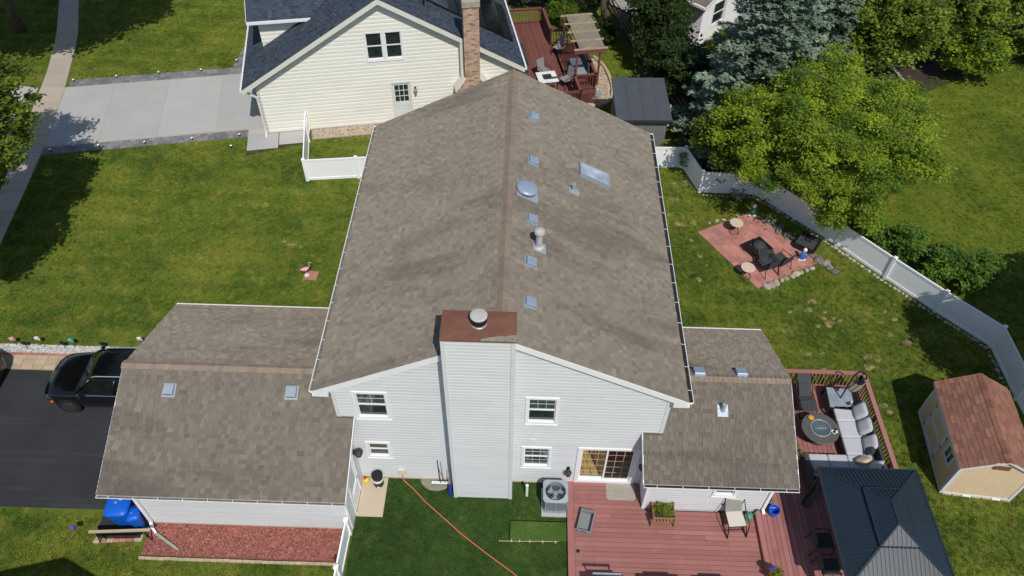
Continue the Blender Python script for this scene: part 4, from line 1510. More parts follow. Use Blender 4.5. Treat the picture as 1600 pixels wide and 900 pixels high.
for k in (1, 2):
    u = u0+.16+(u1-u0-.32)*k/3
    b.box(u-.014, u+.014, -.02, -.006, 1.22, 2.14)
    z = 1.22+.92*k/3
    b.box(u0+.16, u1-.16, -.0195, -.0065, z-.014, z+.014)
b.build('muntin', M['shed_trim'], dr)
b = MB(CF)
b.box(7.30, 7.40, .015, .04, 1.75, 2.0)
wl = b.build('wall_lamp', M['dark_grey'], ch)
b = MB(CF)
b.lathe((7.35, .13, 1.62), [(.05, 0), (.09, .22), (.10, .24), (.02, .33)], 8)
b.build('lantern', M['sling_grey'], wl)
# roof
cs = .60
CN = math.hypot(1, cs)
cxl, cxr, cyf0, cyb0 = -.56, CW+.56, -.36, 9.35
CZR = 6.74
CZE = CZR-cs*(CW/2-cxl)
cr1 = slab_roof('roof', [(cxl, cyf0, CZE), (CW/2, cyf0, CZR), (CW/2, cyb0, CZR), (cxl, cyb0, CZE)], .16, M['felt'], ch)
cr2 = slab_roof('roof', [(cxr, cyf0, CZE), (CW/2, cyf0, CZR), (CW/2, cyb0, CZR), (cxr, cyb0, CZE)], .16, M['felt'], ch)
shingles((cxl-.02, cyf0-.01, CZE-.012), (0, 1, 0), (1, 0, cs), lambda v: (0, cyb0-cyf0), (CW/2-cxl)*CN, M['blue_shingle'], cr1, expo=.14, widths=(.16, .22, .30))
shingles((cxr+.02, cyf0-.01, CZE-.012), (0, 1, 0), (-1, 0, cs), lambda v: (0, cyb0-cyf0), (CW/2-cxl)*CN, M['blue_shingle'], cr2, expo=.14, widths=(.16, .22, .30))
ridge_caps((CW/2, cyf0, CZR), (CW/2, cyb0, CZR), (1, 0, 0), cs, M['blue_shingle'], cr1, expo=.2, half=.14)
def rake_on(par, pts, w, t, n, mt, name='rake_board'):
    b = MB()
    for p, q in zip(pts, pts[1:]):
        p, q, n_ = Vector(p), Vector(q), Vector(n)
        dz = Vector((0, 0, -w))
        b.hexa([p+dz, q+dz, q+dz+n_*t, p+dz+n_*t, p, q, q+n_*t, p+n_*t])
    return b.build(name, mt, par)
rake_on(ch, [(cxl, cyf0, CZE-.012), (CW/2, cyf0, CZR-.012), (cxr, cyf0, CZE-.012)], .24, .03, (0, -1, 0), M['cream_trim'])
for s, x0 in ((-1, cxl), (1, cxr)):
    b = MB()
    b.box(min(x0, x0+s*.12), max(x0, x0+s*.12), cyf0, cyb0, CZE-.14, CZE-.02)
    b.build('gutter', M['trim'], ch)
b = MB()
for (x0, x1, za, zb) in ((cxl+.02, CW/2, CZE-.2, CZR-.2), (CW/2, cxr-.02, CZR-.2, CZE-.2)):
    b.hexa([(x0, cyf0+.01, za-.02), (x1, cyf0+.01, zb-.02), (x1, -.02, zb-.02), (x0, -.02, za-.02), (x0, cyf0+.01, za), (x1, cyf0+.01, zb), (x1, -.02, zb), (x0, -.02, za)])
b.build('soffit', M['cream_trim'], ch)
b = MB()
b.bar((-.46, -.12, 2.5), (-.04, -.10, 2.15), .08, .07)
b.bar((-.04, -.10, 2.17), (-.04, -.10, .15), .08, .07, up=(0, 1, 0))
b.bar((-.04, -.10, .18), (-.04, -.42, .08), .08, .07)
b.build('downspout', M['cream_trim'], ch)
# dormer wing on the far slope side
b = MB()
b.hexa([(.40, 2.3, 2.9), (2.75, 2.3, 4.3), (2.75, 7.0, 4.3), (.40, 7.0, 2.9), (.40, 2.3, 4.86), (2.75, 2.3, 4.86), (2.75, 7.0, 4.86), (.40, 7.0, 4.86)])
dm = b.build('dormer', M['cream'], ch)
siding(frame((0, 2.3, 0), (1, 0, 0), (0, -1, 0)), [(.40, 3.36), (2.72, 4.80), (2.72, 4.84), (.40, 4.84)], [], 'siding', M['cream'], dm, expo=.19, out=.026)
b = MB()
b.box(.36, .40, 3.4, 5.9, 3.6, 4.6)
b.build('pane', M['pane'], dm)
slab_roof('dormer_roof', [(-.02, 1.95, 4.86), (4.9, 1.95, 4.86), (4.9, 4.65, 6.20), (-.02, 4.65, 6.20)], .12, M['felt'], dm)
slab_roof('dormer_roof', [(-.02, 7.35, 4.86), (4.9, 7.35, 4.86), (4.9, 4.65, 6.20), (-.02, 4.65, 6.20)], .12, M['felt'], dm)
shingles((-.03, 1.94, 4.855), (1, 0, 0), (0, 2.7, 1.34), lambda v: (0, 2.9+v*1.1), 3.0, M['blue_shingle'], dm, expo=.14, widths=(.16, .22, .30))
b = MB()
b.box(-.02, 2.95, 1.83, 1.95, 4.74, 4.86)
b.build('gutter', M['trim'], dm)
rake_on(dm, [(-.03, 1.95, 4.85), (-.03, 4.65, 6.19), (-.03, 7.35, 4.85)], .18, .025, (-1, 0, 0), M['cream_trim'])
# solar panels on the right slope
nS = Vector((cs, 0, 1)).normalized()
def roofR(x, lift=0.0):
    return CZR-cs*(x-CW/2)+lift
xs = [7.05, 8.40, 9.75, 11.10, 12.42]
ys = [1.66, 3.42, 5.18]
for j in range(2):
    for i in range(4):
        b = MB()
        x0, x1, y0, y1 = xs[i]+.012, xs[i+1]-.012, ys[j]+.012, ys[j+1]-.012
        lo, hi = .10, .14
        b.hexa([(x0, y0, roofR(x0, lo)), (x1, y0, roofR(x1, lo)), (x1, y1, roofR(x1, lo)), (x0, y1, roofR(x0, lo)), (x0, y0, roofR(x0, hi)), (x1, y0, roofR(x1, hi)), (x1, y1, roofR(x1, hi)), (x0, y1, roofR(x0, hi))])
        pn = b.build('solar_panel', M['black'], ch)
        b = MB()
        b.hexa([(x+dx, y+dy, roofR(x, hi+.002+k)) for k in (0, .002) for (x, y, dx, dy) in ((x0, y0, .02, .02), (x1, y0, -.02, .02), (x1, y1, -.02, -.02), (x0, y1, .02, -.02))])
        b.build('solar_cells', M['solar'], pn)
b = MB()
b.lathe((8.12, 1.12, roofR(8.12)-.05), [(.05, 0), (.05, .42)], 12)
b.build('vent_stack', M['black'], ch)
# brick chimney, laid brick by brick
CX0, CX1, CY0, CY1, CZT = 9.72, 10.44, -.72, -.04, 6.24
b = MB()
b.box(CX0+.012, CX1-.012, CY0+.012, CY1, 0, CZT)
b.hexa([(9.26, CY0+.012, 0), (10.92, CY0+.012, 0), (10.92, CY1, 0), (9.26, CY1, 0), (9.26, CY0+.012, 1.95), (10.92, CY0+.012, 1.95), (10.92, CY1, 1.95), (9.26, CY1, 1.95)])
b.hexa([(9.26, CY0+.012, 1.95), (10.92, CY0+.012, 1.95), (10.92, CY1, 1.95), (9.26, CY1, 1.95), (CX0+.012, CY0+.012, 2.55), (CX1-.012, CY0+.012, 2.55), (CX1-.012, CY1, 2.55), (CX0+.012, CY1, 2.55)])
bc = b.build('chimney', M['mortar'], ch)
b = MB()
z, r = .10, 0
while z < CZT-.06:
    k = 0 if z < 1.95 else min(1, (z-1.95)/.6)
    xa, xb = 9.25+(CX0-9.25)*k, 10.93+(CX1-10.93)*k
    x = xa-(.108 if r % 2 else 0)
    while x < xb-.02:
        a, c = max(xa, x)+.005, min(xb, x+.212)-.005
        if c-a > .03:
            dd = random.uniform(0, .006)
            b.hexa([(a, CY0-dd, z), (c, CY0-dd, z), (c, CY0+.05, z), (a, CY0+.05, z), (a, CY0-dd, z+.060), (c, CY0-dd, z+.060), (c, CY0+.05, z+.060), (a, CY0+.05, z+.060)], 0, random.choice((.1, .35, .5, .55, .6, .7, .75, .8)))
        x += .216
    if z > 2.6 or z < 1.9:
        for xx, s in ((xa, -1), (xb, 1)):
            y = CY0+.052-(.108 if r % 2 else 0)
            while y < CY1:
                a, c = max(CY0+.055, y)+.005, min(CY1, y+.21)-.005
                if c-a > .03:
                    b.box(min(xx, xx-s*.05), max(xx, xx-s*.05), a, c, z, z+.060, 0, random.random())
                y += .216
    z += .070
    r += 1
b.build('bricks', M['brick'], bc, kind='stuff', fix=False)
b = MB()
b.hexa([(9.22, CY0+.03, 1.97), (9.30, CY0-.01, 1.97), (9.30, CY1, 1.97), (9.22, CY1, 1.97), (CX0-.06, CY0+.03, 2.62), (CX0+.02, CY0-.01, 2.62), (CX0+.02, CY1, 2.62), (CX0-.06, CY1, 2.62)])
b.hexa([(10.88, CY0-.01, 1.97), (10.96, CY0+.03, 1.97), (10.96, CY1, 1.97), (10.88, CY1, 1.97), (CX1-.02, CY0-.01, 2.62), (CX1+.06, CY0+.03, 2.62), (CX1+.06, CY1, 2.62), (CX1-.02, CY1, 2.62)])
b.box(CX0-.16, CX0-.012, CY1-.34, CY1+.03, 2.6, CZE+1.6)
b.build('shoulder_flashing', M['cream_trim'], bc)
b = MB()
b.box(CX0-.05, CX1+.05, CY0-.05, CY1+.03, CZT-.02, CZT+.30)
b.build('chimney_crown', M['stone'], bc, bevel=.03)
b = MB()
b.lathe(((CX0+CX1)/2, (CY0+CY1)/2, CZT+.3), [(.17, 0), (.17, .26), (.14, .26), (.13, .05)], 16)
b.build('flue_pot', M['flue'], bc)

# ---- its stone strip along the wall
b = sheet('stone_strip', [NL(*p) for p in ((2.15, -.72), (8.0, -.72), (8.0, -.03), (2.15, -.03))], .012, M['pebble'])
sx = lambda x, y: True
pb = pebbles('pebbles', lambda x, y: -.70 < (Vector((x, y, 0))-Vector(AX)).dot(Vector(EY)) < -.04 and 2.15 < (Vector((x, y, 0))-Vector(AX)).dot(Vector(EX)) < 7.6, 2200, .03, .06, M['pebble'], (-10.6, -4.6, 17.8, 20.0))
b = MB()
b.box(0, 5.6, -.03, .03, 0, .07)
o = b.build('bed_edging', M['walk'], kind='structure', loc=NL(2.15, -.77))
o.rotation_euler.z = TH

# ---- its deck, railings and lattice skirt
DZ = .8
nd = thing('deck', 'dark red stained timber deck with low railings behind the cream house', 'deck', tuple(AX), TH)
x = 12.35
while x < 15.05:
    b = MB()
    b.box(x+.003, x+.137, -1.15, 7.2, DZ-.04, DZ, 0, random.random())
    b.build('board', M['deck_old'], nd)
    x += .14
x = 15.06
while x < 16.4:
    b = MB()
    b.box(x+.003, x+.137, .25, 4.75, DZ-.04, DZ, 0, random.random())
    b.build('board', M['deck_old'], nd)
    x += .14
b = MB()
b.box(12.35, 15.07, 7.2, 7.24, DZ-.26, DZ-.01)
b.box(15.06, 16.46, .20, .245, DZ-.26, DZ-.01)
b.box(16.42, 16.46, .25, 4.75, DZ-.26, DZ-.01)
b.box(15.02, 15.06, 4.76, 7.2, DZ-.26, DZ-.01)
b.box(15.015, 15.055, -1.15, .2, DZ-.26, DZ-.01)
b.build('rim_board', M['deck_old'], nd)
baluster_me = {}
def railing(par, pts, z, mt, bal_mt, h=.90, gap=.13, post_every=2.0, cap_w=.14, btop=True):
    for p, q in zip(pts, pts[1:]):
        p, q = Vector((p[0], p[1], z)), Vector((q[0], q[1], z))
        d = (q-p).normalized()
        L = (q-p).length
        up = Vector((0, 0, 1))
        b = MB()
        b.bar(p+up*(h-.02)-d*cap_w*.45, q+up*(h-.02)+d*cap_w*.45, cap_w, .036, 0, random.random())
        b.build('rail_cap', mt, par)
        b = MB()
        b.bar(p+up*(h-.085), q+up*(h-.085), .04, .085)
        b.bar(p+up*.10, q+up*.10, .04, .085)
        b.build('rail', mt, par)
        k = max(1, round(L/post_every))
        for i in range(k+1):
            c = p.lerp(q, i/k)
            b = MB()
            b.box(-.045, .045, -.045, .045, -.12, h-.04)
            b.build('post', mt, par, loc=c)
        nb = int(L/gap)
        key = (bal_mt.name, h)
        if key not in baluster_me:
            b = MB()
            b.box(-.019, .019, -.019, .019, .06, h-.07)
            baluster_me[key] = b.mesh('baluster', bal_mt)
        nrm = Vector((-d.y, d.x, 0))
        for i in range(1, nb):
            o = link('baluster', baluster_me[key], par, loc=p.lerp(q, i/nb)+nrm*.0)
            o.rotation_euler.z = math.atan2(d.y, d.x)
railing(nd, [(12.4, 7.15), (15.0, 7.15), (15.0, 4.75), (15.9, 4.72)], DZ, M['deck_old'], M['deck_old'])
railing(nd, [(16.4, 4.7), (16.4, .28), (15.32, .28), (15.32, -1.1), (14.6, -1.1)], DZ, M['deck_old'], M['deck_old'], post_every=1.4)
b = MB()
for i in range(22):
    for s in (-1, 1):
        x0 = 15.08+(i-6)*.11
        p, q = Vector((x0, .165-.012*s, .04)), Vector((x0+.62*s if s > 0 else x0+.62, .165-.012*s, .62))
        if s < 0:
            p, q = Vector((x0+.62, .165-.012*s, .04)), Vector((x0, .165-.012*s, .62))
        lo, hi = 15.08, 16.44
        # clip to the panel
        def cl(p, q):
            t0, t1 = 0, 1
            dx = q.x-p.x
            for bound, sg in ((lo, 1), (hi, -1)):
                a = (p.x-bound)*sg
                c = (q.x-bound)*sg
                if a < 0 and c < 0:
                    return None
                if a < 0:
                    t0 = max(t0, -a/(c-a))
                if c < 0:
                    t1 = min(t1, a/(a-c))
            return (p.lerp(q, t0), p.lerp(q, t1)) if t1 > t0 else None
        r_ = cl(p, q)
        if r_ and (r_[1]-r_[0]).length > .05:
            b.bar(r_[0], r_[1], .03, .01, up=(0, 1, 0))
b.box(15.06, 16.46, .15, .19, .62, .70)
b.box(15.06, 16.46, .15, .19, .0, .05)
b.build('lattice_skirt', M['deck_old'], nd, kind='stuff')

# pergola over the outer bay
pg = thing('pergola', 'dark red pergola topped with pale weathered lattice on the far deck', 'pergola', tuple(NL(0, 0, DZ)), TH)
px0, px1, py0, py1, pz = 15.36, 16.78, .52, 3.86, 2.15
for (x, y) in ((15.46, .66), (16.62, .66), (15.46, 3.70), (16.62, 3.70)):
    b = MB()
    b.box(x-.045, x+.045, y-.045, y+.045, 0, pz-.14)
    b.build('post', M['deck_old'], pg)
for y in (py0, py1-.04):
    b = MB()
    b.box(px0-.08, px1+.12, y, y+.04, pz-.24, pz-.04)
    b.build('beam', M['deck_old'], pg)
b = MB()
b.box(px0, px0+.04, py0+.05, py1-.05, pz-.2, pz-.05)
b.box(px1-.04, px1, py0+.05, py1-.05, pz-.2, pz-.05)
b.build('beam', M['deck_old'], pg)
for k in range(5):
    b = MB()
    y = py0+.02+(py1-py0-.06)*k/4
    b.box(px0-.1, px1+.16, y-.02, y+.02, pz-.035, pz+.045)
    b.build('rafter', M['lattice'], pg)
b = MB()
lx0, lx1, ly0, ly1 = px0+.16, px1, py0, py1
for s in (1, -1):
    c = -5.0
    while c < 6:
        pts = []
        # line y = ly0 + c + s*(x-lx0)
        p, q = Vector((lx0, ly0+c, 0)), Vector((lx1, ly0+c+s*(lx1-lx0), 0))
        t0, t1 = 0.0, 1.0
        dy = q.y-p.y
        ta, tb = (ly0-p.y)/dy, (ly1-p.y)/dy
        t0, t1 = max(0, min(ta, tb)), min(1, max(ta, tb))
        if t1-t0 > .03:
            z = pz+.055+(.012 if s > 0 else 0)
            a, e_ = p.lerp(q, t0), p.lerp(q, t1)
            b.bar((a.x, a.y, z), (e_.x, e_.y, z), .030, .010, 0, random.random())
        c += .150
b.build('lattice', M['lattice'], pg, kind='stuff')

def chair_simple(name, label, cat, loc, rz, seat_mt, frame_mt, group=None, w=.56, d=.54, sh=.42, bh=.95, arms=True, tilt=.16, sling=True):
    """patio chair: tube frame, sling seat and back, arms; faces +y in its own axes"""
    t = thing(name, label, cat, loc, rz, group)
    b = MB()
    h = w/2
    b.hexa([(-h+.03, -d/2, sh-.02), (h-.03, -d/2, sh-.02), (h-.03, d/2, sh+.02), (-h+.03, d/2, sh+.02), (-h+.03, -d/2, sh+.01), (h-.03, -d/2, sh+.01), (h-.03, d/2, sh+.05), (-h+.03, d/2, sh+.05)])
    b.build('seat', seat_mt, t, bevel=.01)
    b = MB()
    y0, y1 = -d/2, -d/2-tilt*(bh-sh)*1.2
    b.hexa([(-h+.03, y0-.03, sh+.0), (h-.03, y0-.03, sh), (h-.03, y0+.0, sh), (-h+.03, y0, sh), (-h+.04, y1-.03, bh), (h-.04, y1-.03, bh), (h-.04, y1, bh), (-h+.04, y1, bh)])
    b.build('backrest', seat_mt, t, bevel=.01)
    for s in (-1, 1):
        b = MB()
        b.tube([(s*h, d/2+.02, 0), (s*h, d/2-.02, sh), (s*h, d/2-.04, sh+.2), (s*h, -d/2, sh+.22), (s*h, y0-.05, sh+.1)] if arms else [(s*h, d/2+.02, 0), (s*h, d/2-.02, sh+.02), (s*h, -d/2, sh)], .016, 6)
        b.build('arm', frame_mt, t, smooth=True)
        b = MB()
        b.tube([(s*h, -d/2-.12, 0), (s*h, -d/2+.02, sh), (s*(h-.02), y1-.02, bh)], .016, 6)
        b.build('leg', frame_mt, t, smooth=True)
    return t
def at_n(x, y, z):
    return NL(x, y, z)
tb = thing('table', 'white bordered square table with dark tile centre on the far dark red deck', 'table', at_n(13.98, .62, DZ), TH+.04)
b = MB()
for (x0, x1, y0, y1) in ((-.5, .1, .24, .48), (.1, .5, .0, .48), (-.1, .5, -.48, -.22), (-.5, -.1, -.48, .24)):
    b.box(x0+.004, x1-.004, y0+.004, y1-.004, .68, .72, 0, random.random())
b.build('tabletop', M['white_plastic'], tb)
b = MB()
b.box(-.22, .24, -.215, .235, .69, .724)
b.build('tile', M['dark_grey'], tb)
for (x, y) in ((-.44, -.42), (.44, -.42), (.44, .42), (-.44, .42)):
    b = MB()
    b.box(x-.02, x+.02, y-.02, y+.02, 0, .68)
    b.build('leg', M['black'], tb)
chair_simple('patio_chair', 'olive sling chair behind the white bordered table', 'chair', at_n(14.05, 1.62, DZ), TH+math.pi+.5, M['sling_grey'], M['black'], 'chairs on the far deck')
chair_simple('patio_chair', 'olive sling chair beside the white bordered table under the pergola edge', 'chair', at_n(15.0, .75, DZ), TH+math.pi/2+.5, M['sling_grey'], M['black'], 'chairs on the far deck')
chair_simple('patio_chair', 'dark sling chair at the back under the lattice pergola', 'chair', at_n(15.25, 3.75, DZ), TH+math.pi*.75, M['sling_grey'], M['black'], 'chairs on the far deck')
sw = thing('cushioned_bench', 'bench with grey blue cushions in the shade of the pergola', 'bench', at_n(15.85, 1.75, DZ), TH)
b = MB()
b.box(-.32, .32, -.75, .75, .36, .50)
b.build('seat_cushion', M['tile_blue'], sw, bevel=.04)
b = MB()
b.box(.30, .42, -.75, .75, .40, .95)
b.build('backrest', M['charcoal'], sw, bevel=.03)
for (x, y) in ((-.28, -.7), (.36, -.7), (.36, .7), (-.28, .7)):
    b = MB()
    b.box(x-.025, x+.025, y-.025, y+.025, 0, .37)
    b.build('leg', M['black'], sw)
g = thing('grill', 'dark covered grill against the cream house on its deck', 'grill', at_n(13.05, 2.9, DZ), TH)
b = MB()
b.hexa([(-.30, -.72, 0), (.30, -.72, 0), (.30, .72, 0), (-.30, .72, 0), (-.22, -.62, 1.0), (.20, -.62, .95), (.20, .62, .95), (-.22, .62, 1.0)])
b.hexa([(-.22, -.42, 1.0), (.20, -.42, .95), (.20, .42, .95), (-.22, .42, 1.0), (-.15, -.36, 1.16), (.10, -.36, 1.12), (.10, .36, 1.12), (-.15, .36, 1.16)])
b.build('cover', M['charcoal'], g, bevel=.05)
b = MB()
b.tube([(.27, -.55, .35), (.33, -.5, .35), (.33, .5, .35), (.27, .55, .35)], .012, 6)
b.build('tie_cord', M['black'], g)

# pebble bed round the pergola with a raised rim
bed = [(15.7, .02), (16.62, -.10), (17.30, .35), (17.62, 1.6), (17.68, 3.3), (17.35, 4.3), (16.5, 4.35), (16.5, .16), (15.7, .16)]
sheet('pebble_bed', [NL(*p) for p in bed], .012, M['pebble'])
bx = [NL(*p) for p in bed]
def in_poly(poly):
    def f(x, y):
        c = False
        j = len(poly)-1
        for i in range(len(poly)):
            if (poly[i][1] > y) != (poly[j][1] > y) and x < (poly[j][0]-poly[i][0])*(y-poly[i][1])/(poly[j][1]-poly[i][1])+poly[i][0]:
                c = not c
            j = i
        return c
    return f
pebbles('pebbles', in_poly(bx), 2600, .03, .065, M['pebble'], (min(p[0] for p in bx), max(p[0] for p in bx), min(p[1] for p in bx), max(p[1] for p in bx)))
rim = [(15.68, -.06), (16.2, -.16), (16.75, -.12), (17.1, .05), (17.42, .42), (17.62, .95), (17.74, 1.6), (17.8, 2.5), (17.76, 3.3), (17.62, 3.9), (17.4, 4.4)]
wbl = thing('edging_wall', 'curved low tan block edging round the pebble bed', 'edging', tuple(AX), TH)
dd = 0
for p, q in zip(rim, rim[1:]):
    p, q = Vector((p[0], p[1], 0)), Vector((q[0], q[1], 0))
    k = max(1, round((q-p).length/.24))
    for i in range(k):
        a, c = p.lerp(q, i/k), p.lerp(q, (i+1)/k)
        b = MB()
        d_ = (c-a).normalized()*.006
        b.bar(a+d_+Vector((0, 0, .07)), c-d_+Vector((0, 0, .07)), .16, .16, 0, random.random())
        b.build('block', M['paver_tan'], wbl, bevel=.012)
bag = thing('garden_bag', 'crumpled pale bag standing by the lattice skirt', 'bag', at_n(16.68, .62, 0), TH)
b = MB()
b.loft([[(r*math.cos(6.283*i/9)*(1+.2*math.sin(i*2.3)), r*.7*math.sin(6.283*i/9), z) for i in range(9)] for r, z in ((.16, 0), (.2, .12), (.17, .34), (.09, .52), (.05, .56))])
b.build('sack', M['galv'], bag, smooth=True)
b = MB()
b.lathe((0, 0, .46), [(.10, 0), (.105, .03), (.09, .05)], 9, sy=.7)
b.build('tie', M['blue_paint'], bag)
# split rail fence along its far border
sr = thing('split_rail_fence', 'weathered split rail fence running under the dark trees', 'fence', (0, 0, 0))
fp = [(4.9, 31.6), (5.5, 29.0), (6.0, 26.9), (6.45, 25.0), (7.05, 23.2), (7.7, 21.4), (8.3, 19.6)]
for p in fp:
    b = MB()
    b.box(-.06, .06, -.06, .06, -.05, 1.05, 0, random.random())
    b.build('post', M['rail_wood'], sr, loc=(p[0], p[1], 0))
for p, q in zip(fp, fp[1:]):
    for z in (.35, .68, .98):
        b = MB()
        b.tube([(p[0], p[1], z+random.uniform(-.03, .03)), ((p[0]+q[0])/2, (p[1]+q[1])/2, z-.03), (q[0], q[1], z+random.uniform(-.03, .03))], .045, 6)
        b.build('rail', M['rail_wood'], sr)

# ================================================================ WHITE VINYL FENCES
FH = 1.2
def fence(name_label, pts, posts, kind_panel='panel', h=FH, mt=None, both=True):
    t = thing('fence', name_label, 'fence', (pts[0][0], pts[0][1], 0))
    mt = mt or M['vinyl']
    o = Vector((pts[0][0], pts[0][1], 0))
    P = [Vector((p[0], p[1], 0))-o for p in pts]
    for p, q, n in zip(P, P[1:], posts):
        for i in range(n):
            a, c = p.lerp(q, i/n), p.lerp(q, (i+1)/n)
            d = (c-a).normalized()
            L = (c-a).length
            up = Vector((0, 0, 1))
            b = MB()
            b.bar(a+d*.065+up*(h-.05), c-d*.065+up*(h-.05), .055, .09)
            b.build('top_rail', mt, t)
            b = MB()
            b.bar(a+d*.065+up*.10, c-d*.065+up*.10, .055, .13)
            b.build('bottom_rail', mt, t)
            b = MB()
            b.bar(a+d*.06+up*(h/2+.03), c-d*.06+up*(h/2+.03), .022, h-.26)
            b.build('panel', mt, t)
    seen = []
    for p, q, n in zip(P, P[1:], posts):
        for i in range(n+1):
            c = p.lerp(q, i/n)
            if all((c-s).length > .1 for s in seen):
                seen.append(c)
                d = (q-p).normalized()
                b = MB()
                b.box(-.063, .063, -.063, .063, -.05, h+.03)
                o_ = b.build('post', mt, t, loc=c)
                o_.rotation_euler.z = math.atan2(d.y, d.x)
                b = MB()
                b.box(-.075, .075, -.075, .075, h+.03, h+.05)
                b.hexa([(-.072, -.072, h+.05), (.072, -.072, h+.05), (.072, .072, h+.05), (-.072, .072, h+.05), (-.01, -.01, h+.10), (.01, -.01, h+.10), (.01, .01, h+.10), (-.01, .01, h+.10)])
                b.build('post_cap', mt, o_)
    return t
fence('white vinyl fence with a corner, between the brown roof and the cream house', [(-5.2, 15.45), (-9.83, 14.87), (-10.35, 17.7)], [2, 1])
fence('long white vinyl privacy fence bending round the back lawn', [(4.4, 16.45), (7.57, 16.56), (8.12, 14.82), (10.7, 14.75), (13.55, 11.62), (15.10, 9.74), (16.57, 8.00), (18.12, 6.30), (18.12, 3.9), (18.3, .5), (18.5, -4)], [2, 1, 1, 2, 1, 1, 1, 1, 2, 2])
fence('short white vinyl fence below the garage corner beside the turf', [(-5.02, -1.98), (-5.05, -3.45), (-5.08, -5.2), (-5.1, -7)], [1, 1, 1], h=.98)
# a gate leaf standing open at the corner of the left fence
gt = thing('gate', 'narrow white fence gate standing open beside the cream wall', 'gate', (-10.38, 17.75, 0), R(98))
b = MB()
for z in (.12, 1.08):
    b.box(0, .85, -.03, .03, z, z+.09)
b.box(0, .08, -.03, .03, .21, 1.08)
b.box(.77, .85, -.03, .03, .21, 1.08)
b.build('gate_frame', M['vinyl'], gt)
b = MB()
b.bar((.1, 0, .22), (.78, 0, 1.07), .05, .05, up=(0, 1, 0))
b.build('brace', M['vinyl'], gt)
b = MB()
b.box(.08, .77, -.011, .011, .21, 1.08)
b.build('panel', M['vinyl'], gt)
# low stones along the foot of the long fence
fst = [(8.3, 14.62), (9.2, 14.6), (10.55, 14.56), (11.3, 13.9), (12.0, 13.1), (13.38, 11.55), (14.2, 10.55), (14.95, 9.62), (15.7, 8.78), (16.45, 7.88), (17.2, 7.06), (17.95, 6.22), (17.97, 5.2), (17.97, 4.2)]
def boulder(r, sq=.6, seed=0):
    rs = random.Random(seed)
    b = MB()
    rings = []
    for (rr, z) in ((.72, -.08), (1.0, .22), (.92, .55), (.6, .82), (.2, .92)):
        rings.append([(r*rr*math.cos(6.283*i/8)*rs.uniform(.82, 1.15), r*rr*.75*math.sin(6.283*i/8)*rs.uniform(.82, 1.15), r*z*sq*rs.uniform(.9, 1.1)) for i in range(8)])
    b.loft(rings, 0, rs.random())
    return b
stone_me = [boulder(.14, .9, i).mesh('stone', M['stone']) for i in range(4)]
stone_gm = [boulder(.16, .9, i+9).mesh('stone', M['stone_grey']) for i in range(4)]
def fix_me(me):
    q = bmesh.new()
    q.from_mesh(me)
    bmesh.ops.recalc_face_normals(q, faces=q.faces)
    q.to_mesh(me)
    q.free()
for me in stone_me+stone_gm:
    fix_me(me)
def stone_row(name, label, pts, step, mes, jitter=.05, s=(.7, 1.2)):
    t = thing(name, label, 'stone edging', (pts[0][0], pts[0][1], 0))
    o = Vector((pts[0][0], pts[0][1], 0))
    for p, q in zip(pts, pts[1:]):
        p, q = Vector((p[0], p[1], 0)), Vector((q[0], q[1], 0))
        n = max(1, round((q-p).length/step))
        for i in range(n):
            c = p.lerp(q, i/n)+Vector((random.uniform(-jitter, jitter), random.uniform(-jitter, jitter), 0))
            k = link('stone', random.choice(mes), t, loc=c-o)
            k.rotation_euler.z = random.uniform(0, 6.28)
            sc = random.uniform(*s)
            k.scale = (sc, sc, sc*random.uniform(.7, 1))
    return t
stone_row('stone_edging', 'row of small tan stones at the foot of the long white fence', fst, .19, stone_me, .035, (.45, .85))

# ================================================================ RED PAVED PATIO WITH FIRE PIT
PT = [(7.72, 12.17), (9.73, 8.95), (12.65, 10.55), (10.35, 13.55)]
patio = sheet('patio', PT, .012, M['soil'])
e1 = Vector((PT[1][0]-PT[0][0], PT[1][1]-PT[0][1], 0)).normalized()
e2 = Vector((-e1.y, e1.x, 0))
ang = math.atan2(e1.y, e1.x)
pol = in_poly(PT)
pm = {}
j = 0
y = 0.0
P0 = Vector((PT[0][0], PT[0][1], 0))
while y < 4.2:
    x = -.6-(.2 if j % 2 else 0)
    while x < 4.4:
        cs_ = [P0+e1*(x+dx*.4)+e2*(y+dy*.3) for dx, dy in ((.5, .5), (.1, .1), (.9, .1), (.9, .9), (.1, .9))]
        if all(pol(c.x, c.y) for c in cs_):
            tn = round(random.choice((.1, .3, .5, .7, .9)), 1)
            if tn not in pm:
                b = MB()
                b.box(-.196, .196, -.146, .146, -.02, .035, 0, tn)
                pm[tn] = b.mesh('paver', M['brick_red'])
                fix_me(pm[tn])
            o = link('paver', pm[tn], patio, loc=P0+e1*(x+.2)+e2*(y+.15)+Vector((0, 0, random.uniform(-.003, .004))))
            o.rotation_euler.z = ang+random.uniform(-.01, .01)
        x += .4
    y += .3
    j += 1
# mortar-coloured filler sheet keeps the cut edges red
sheet('patio_base', PT, .028, M['brick_red'])
stone_row('stone_edging', 'pale stones edging the red patio on the lawn side', [(10.1, 9.05), (10.8, 9.42), (11.5, 9.8), (12.2, 10.2), (12.6, 10.4)], .30, stone_me, .04, (.9, 1.5))
stone_row('stone_edging', 'few flat stones along the upper left edge of the red patio', [(8.35, 12.75), (9.0, 13.05), (9.6, 13.35), (10.2, 13.62)], .45, stone_me, .05, (.6, 1.1))
stone_row('stone_wall', 'heap of grey stones in the shade behind the red patio', [(10.75, 13.1), (11.2, 12.6), (11.6, 12.1), (12.0, 11.55), (12.4, 11.0), (12.75, 10.5)], .15, stone_gm, .16, (.7, 1.5))
stone_row('stone_wall', 'grey stones piled at the right corner of the red patio', [(12.75, 10.55), (13.0, 10.2), (13.1, 9.95)], .16, stone_gm, .10, (.8, 1.5))
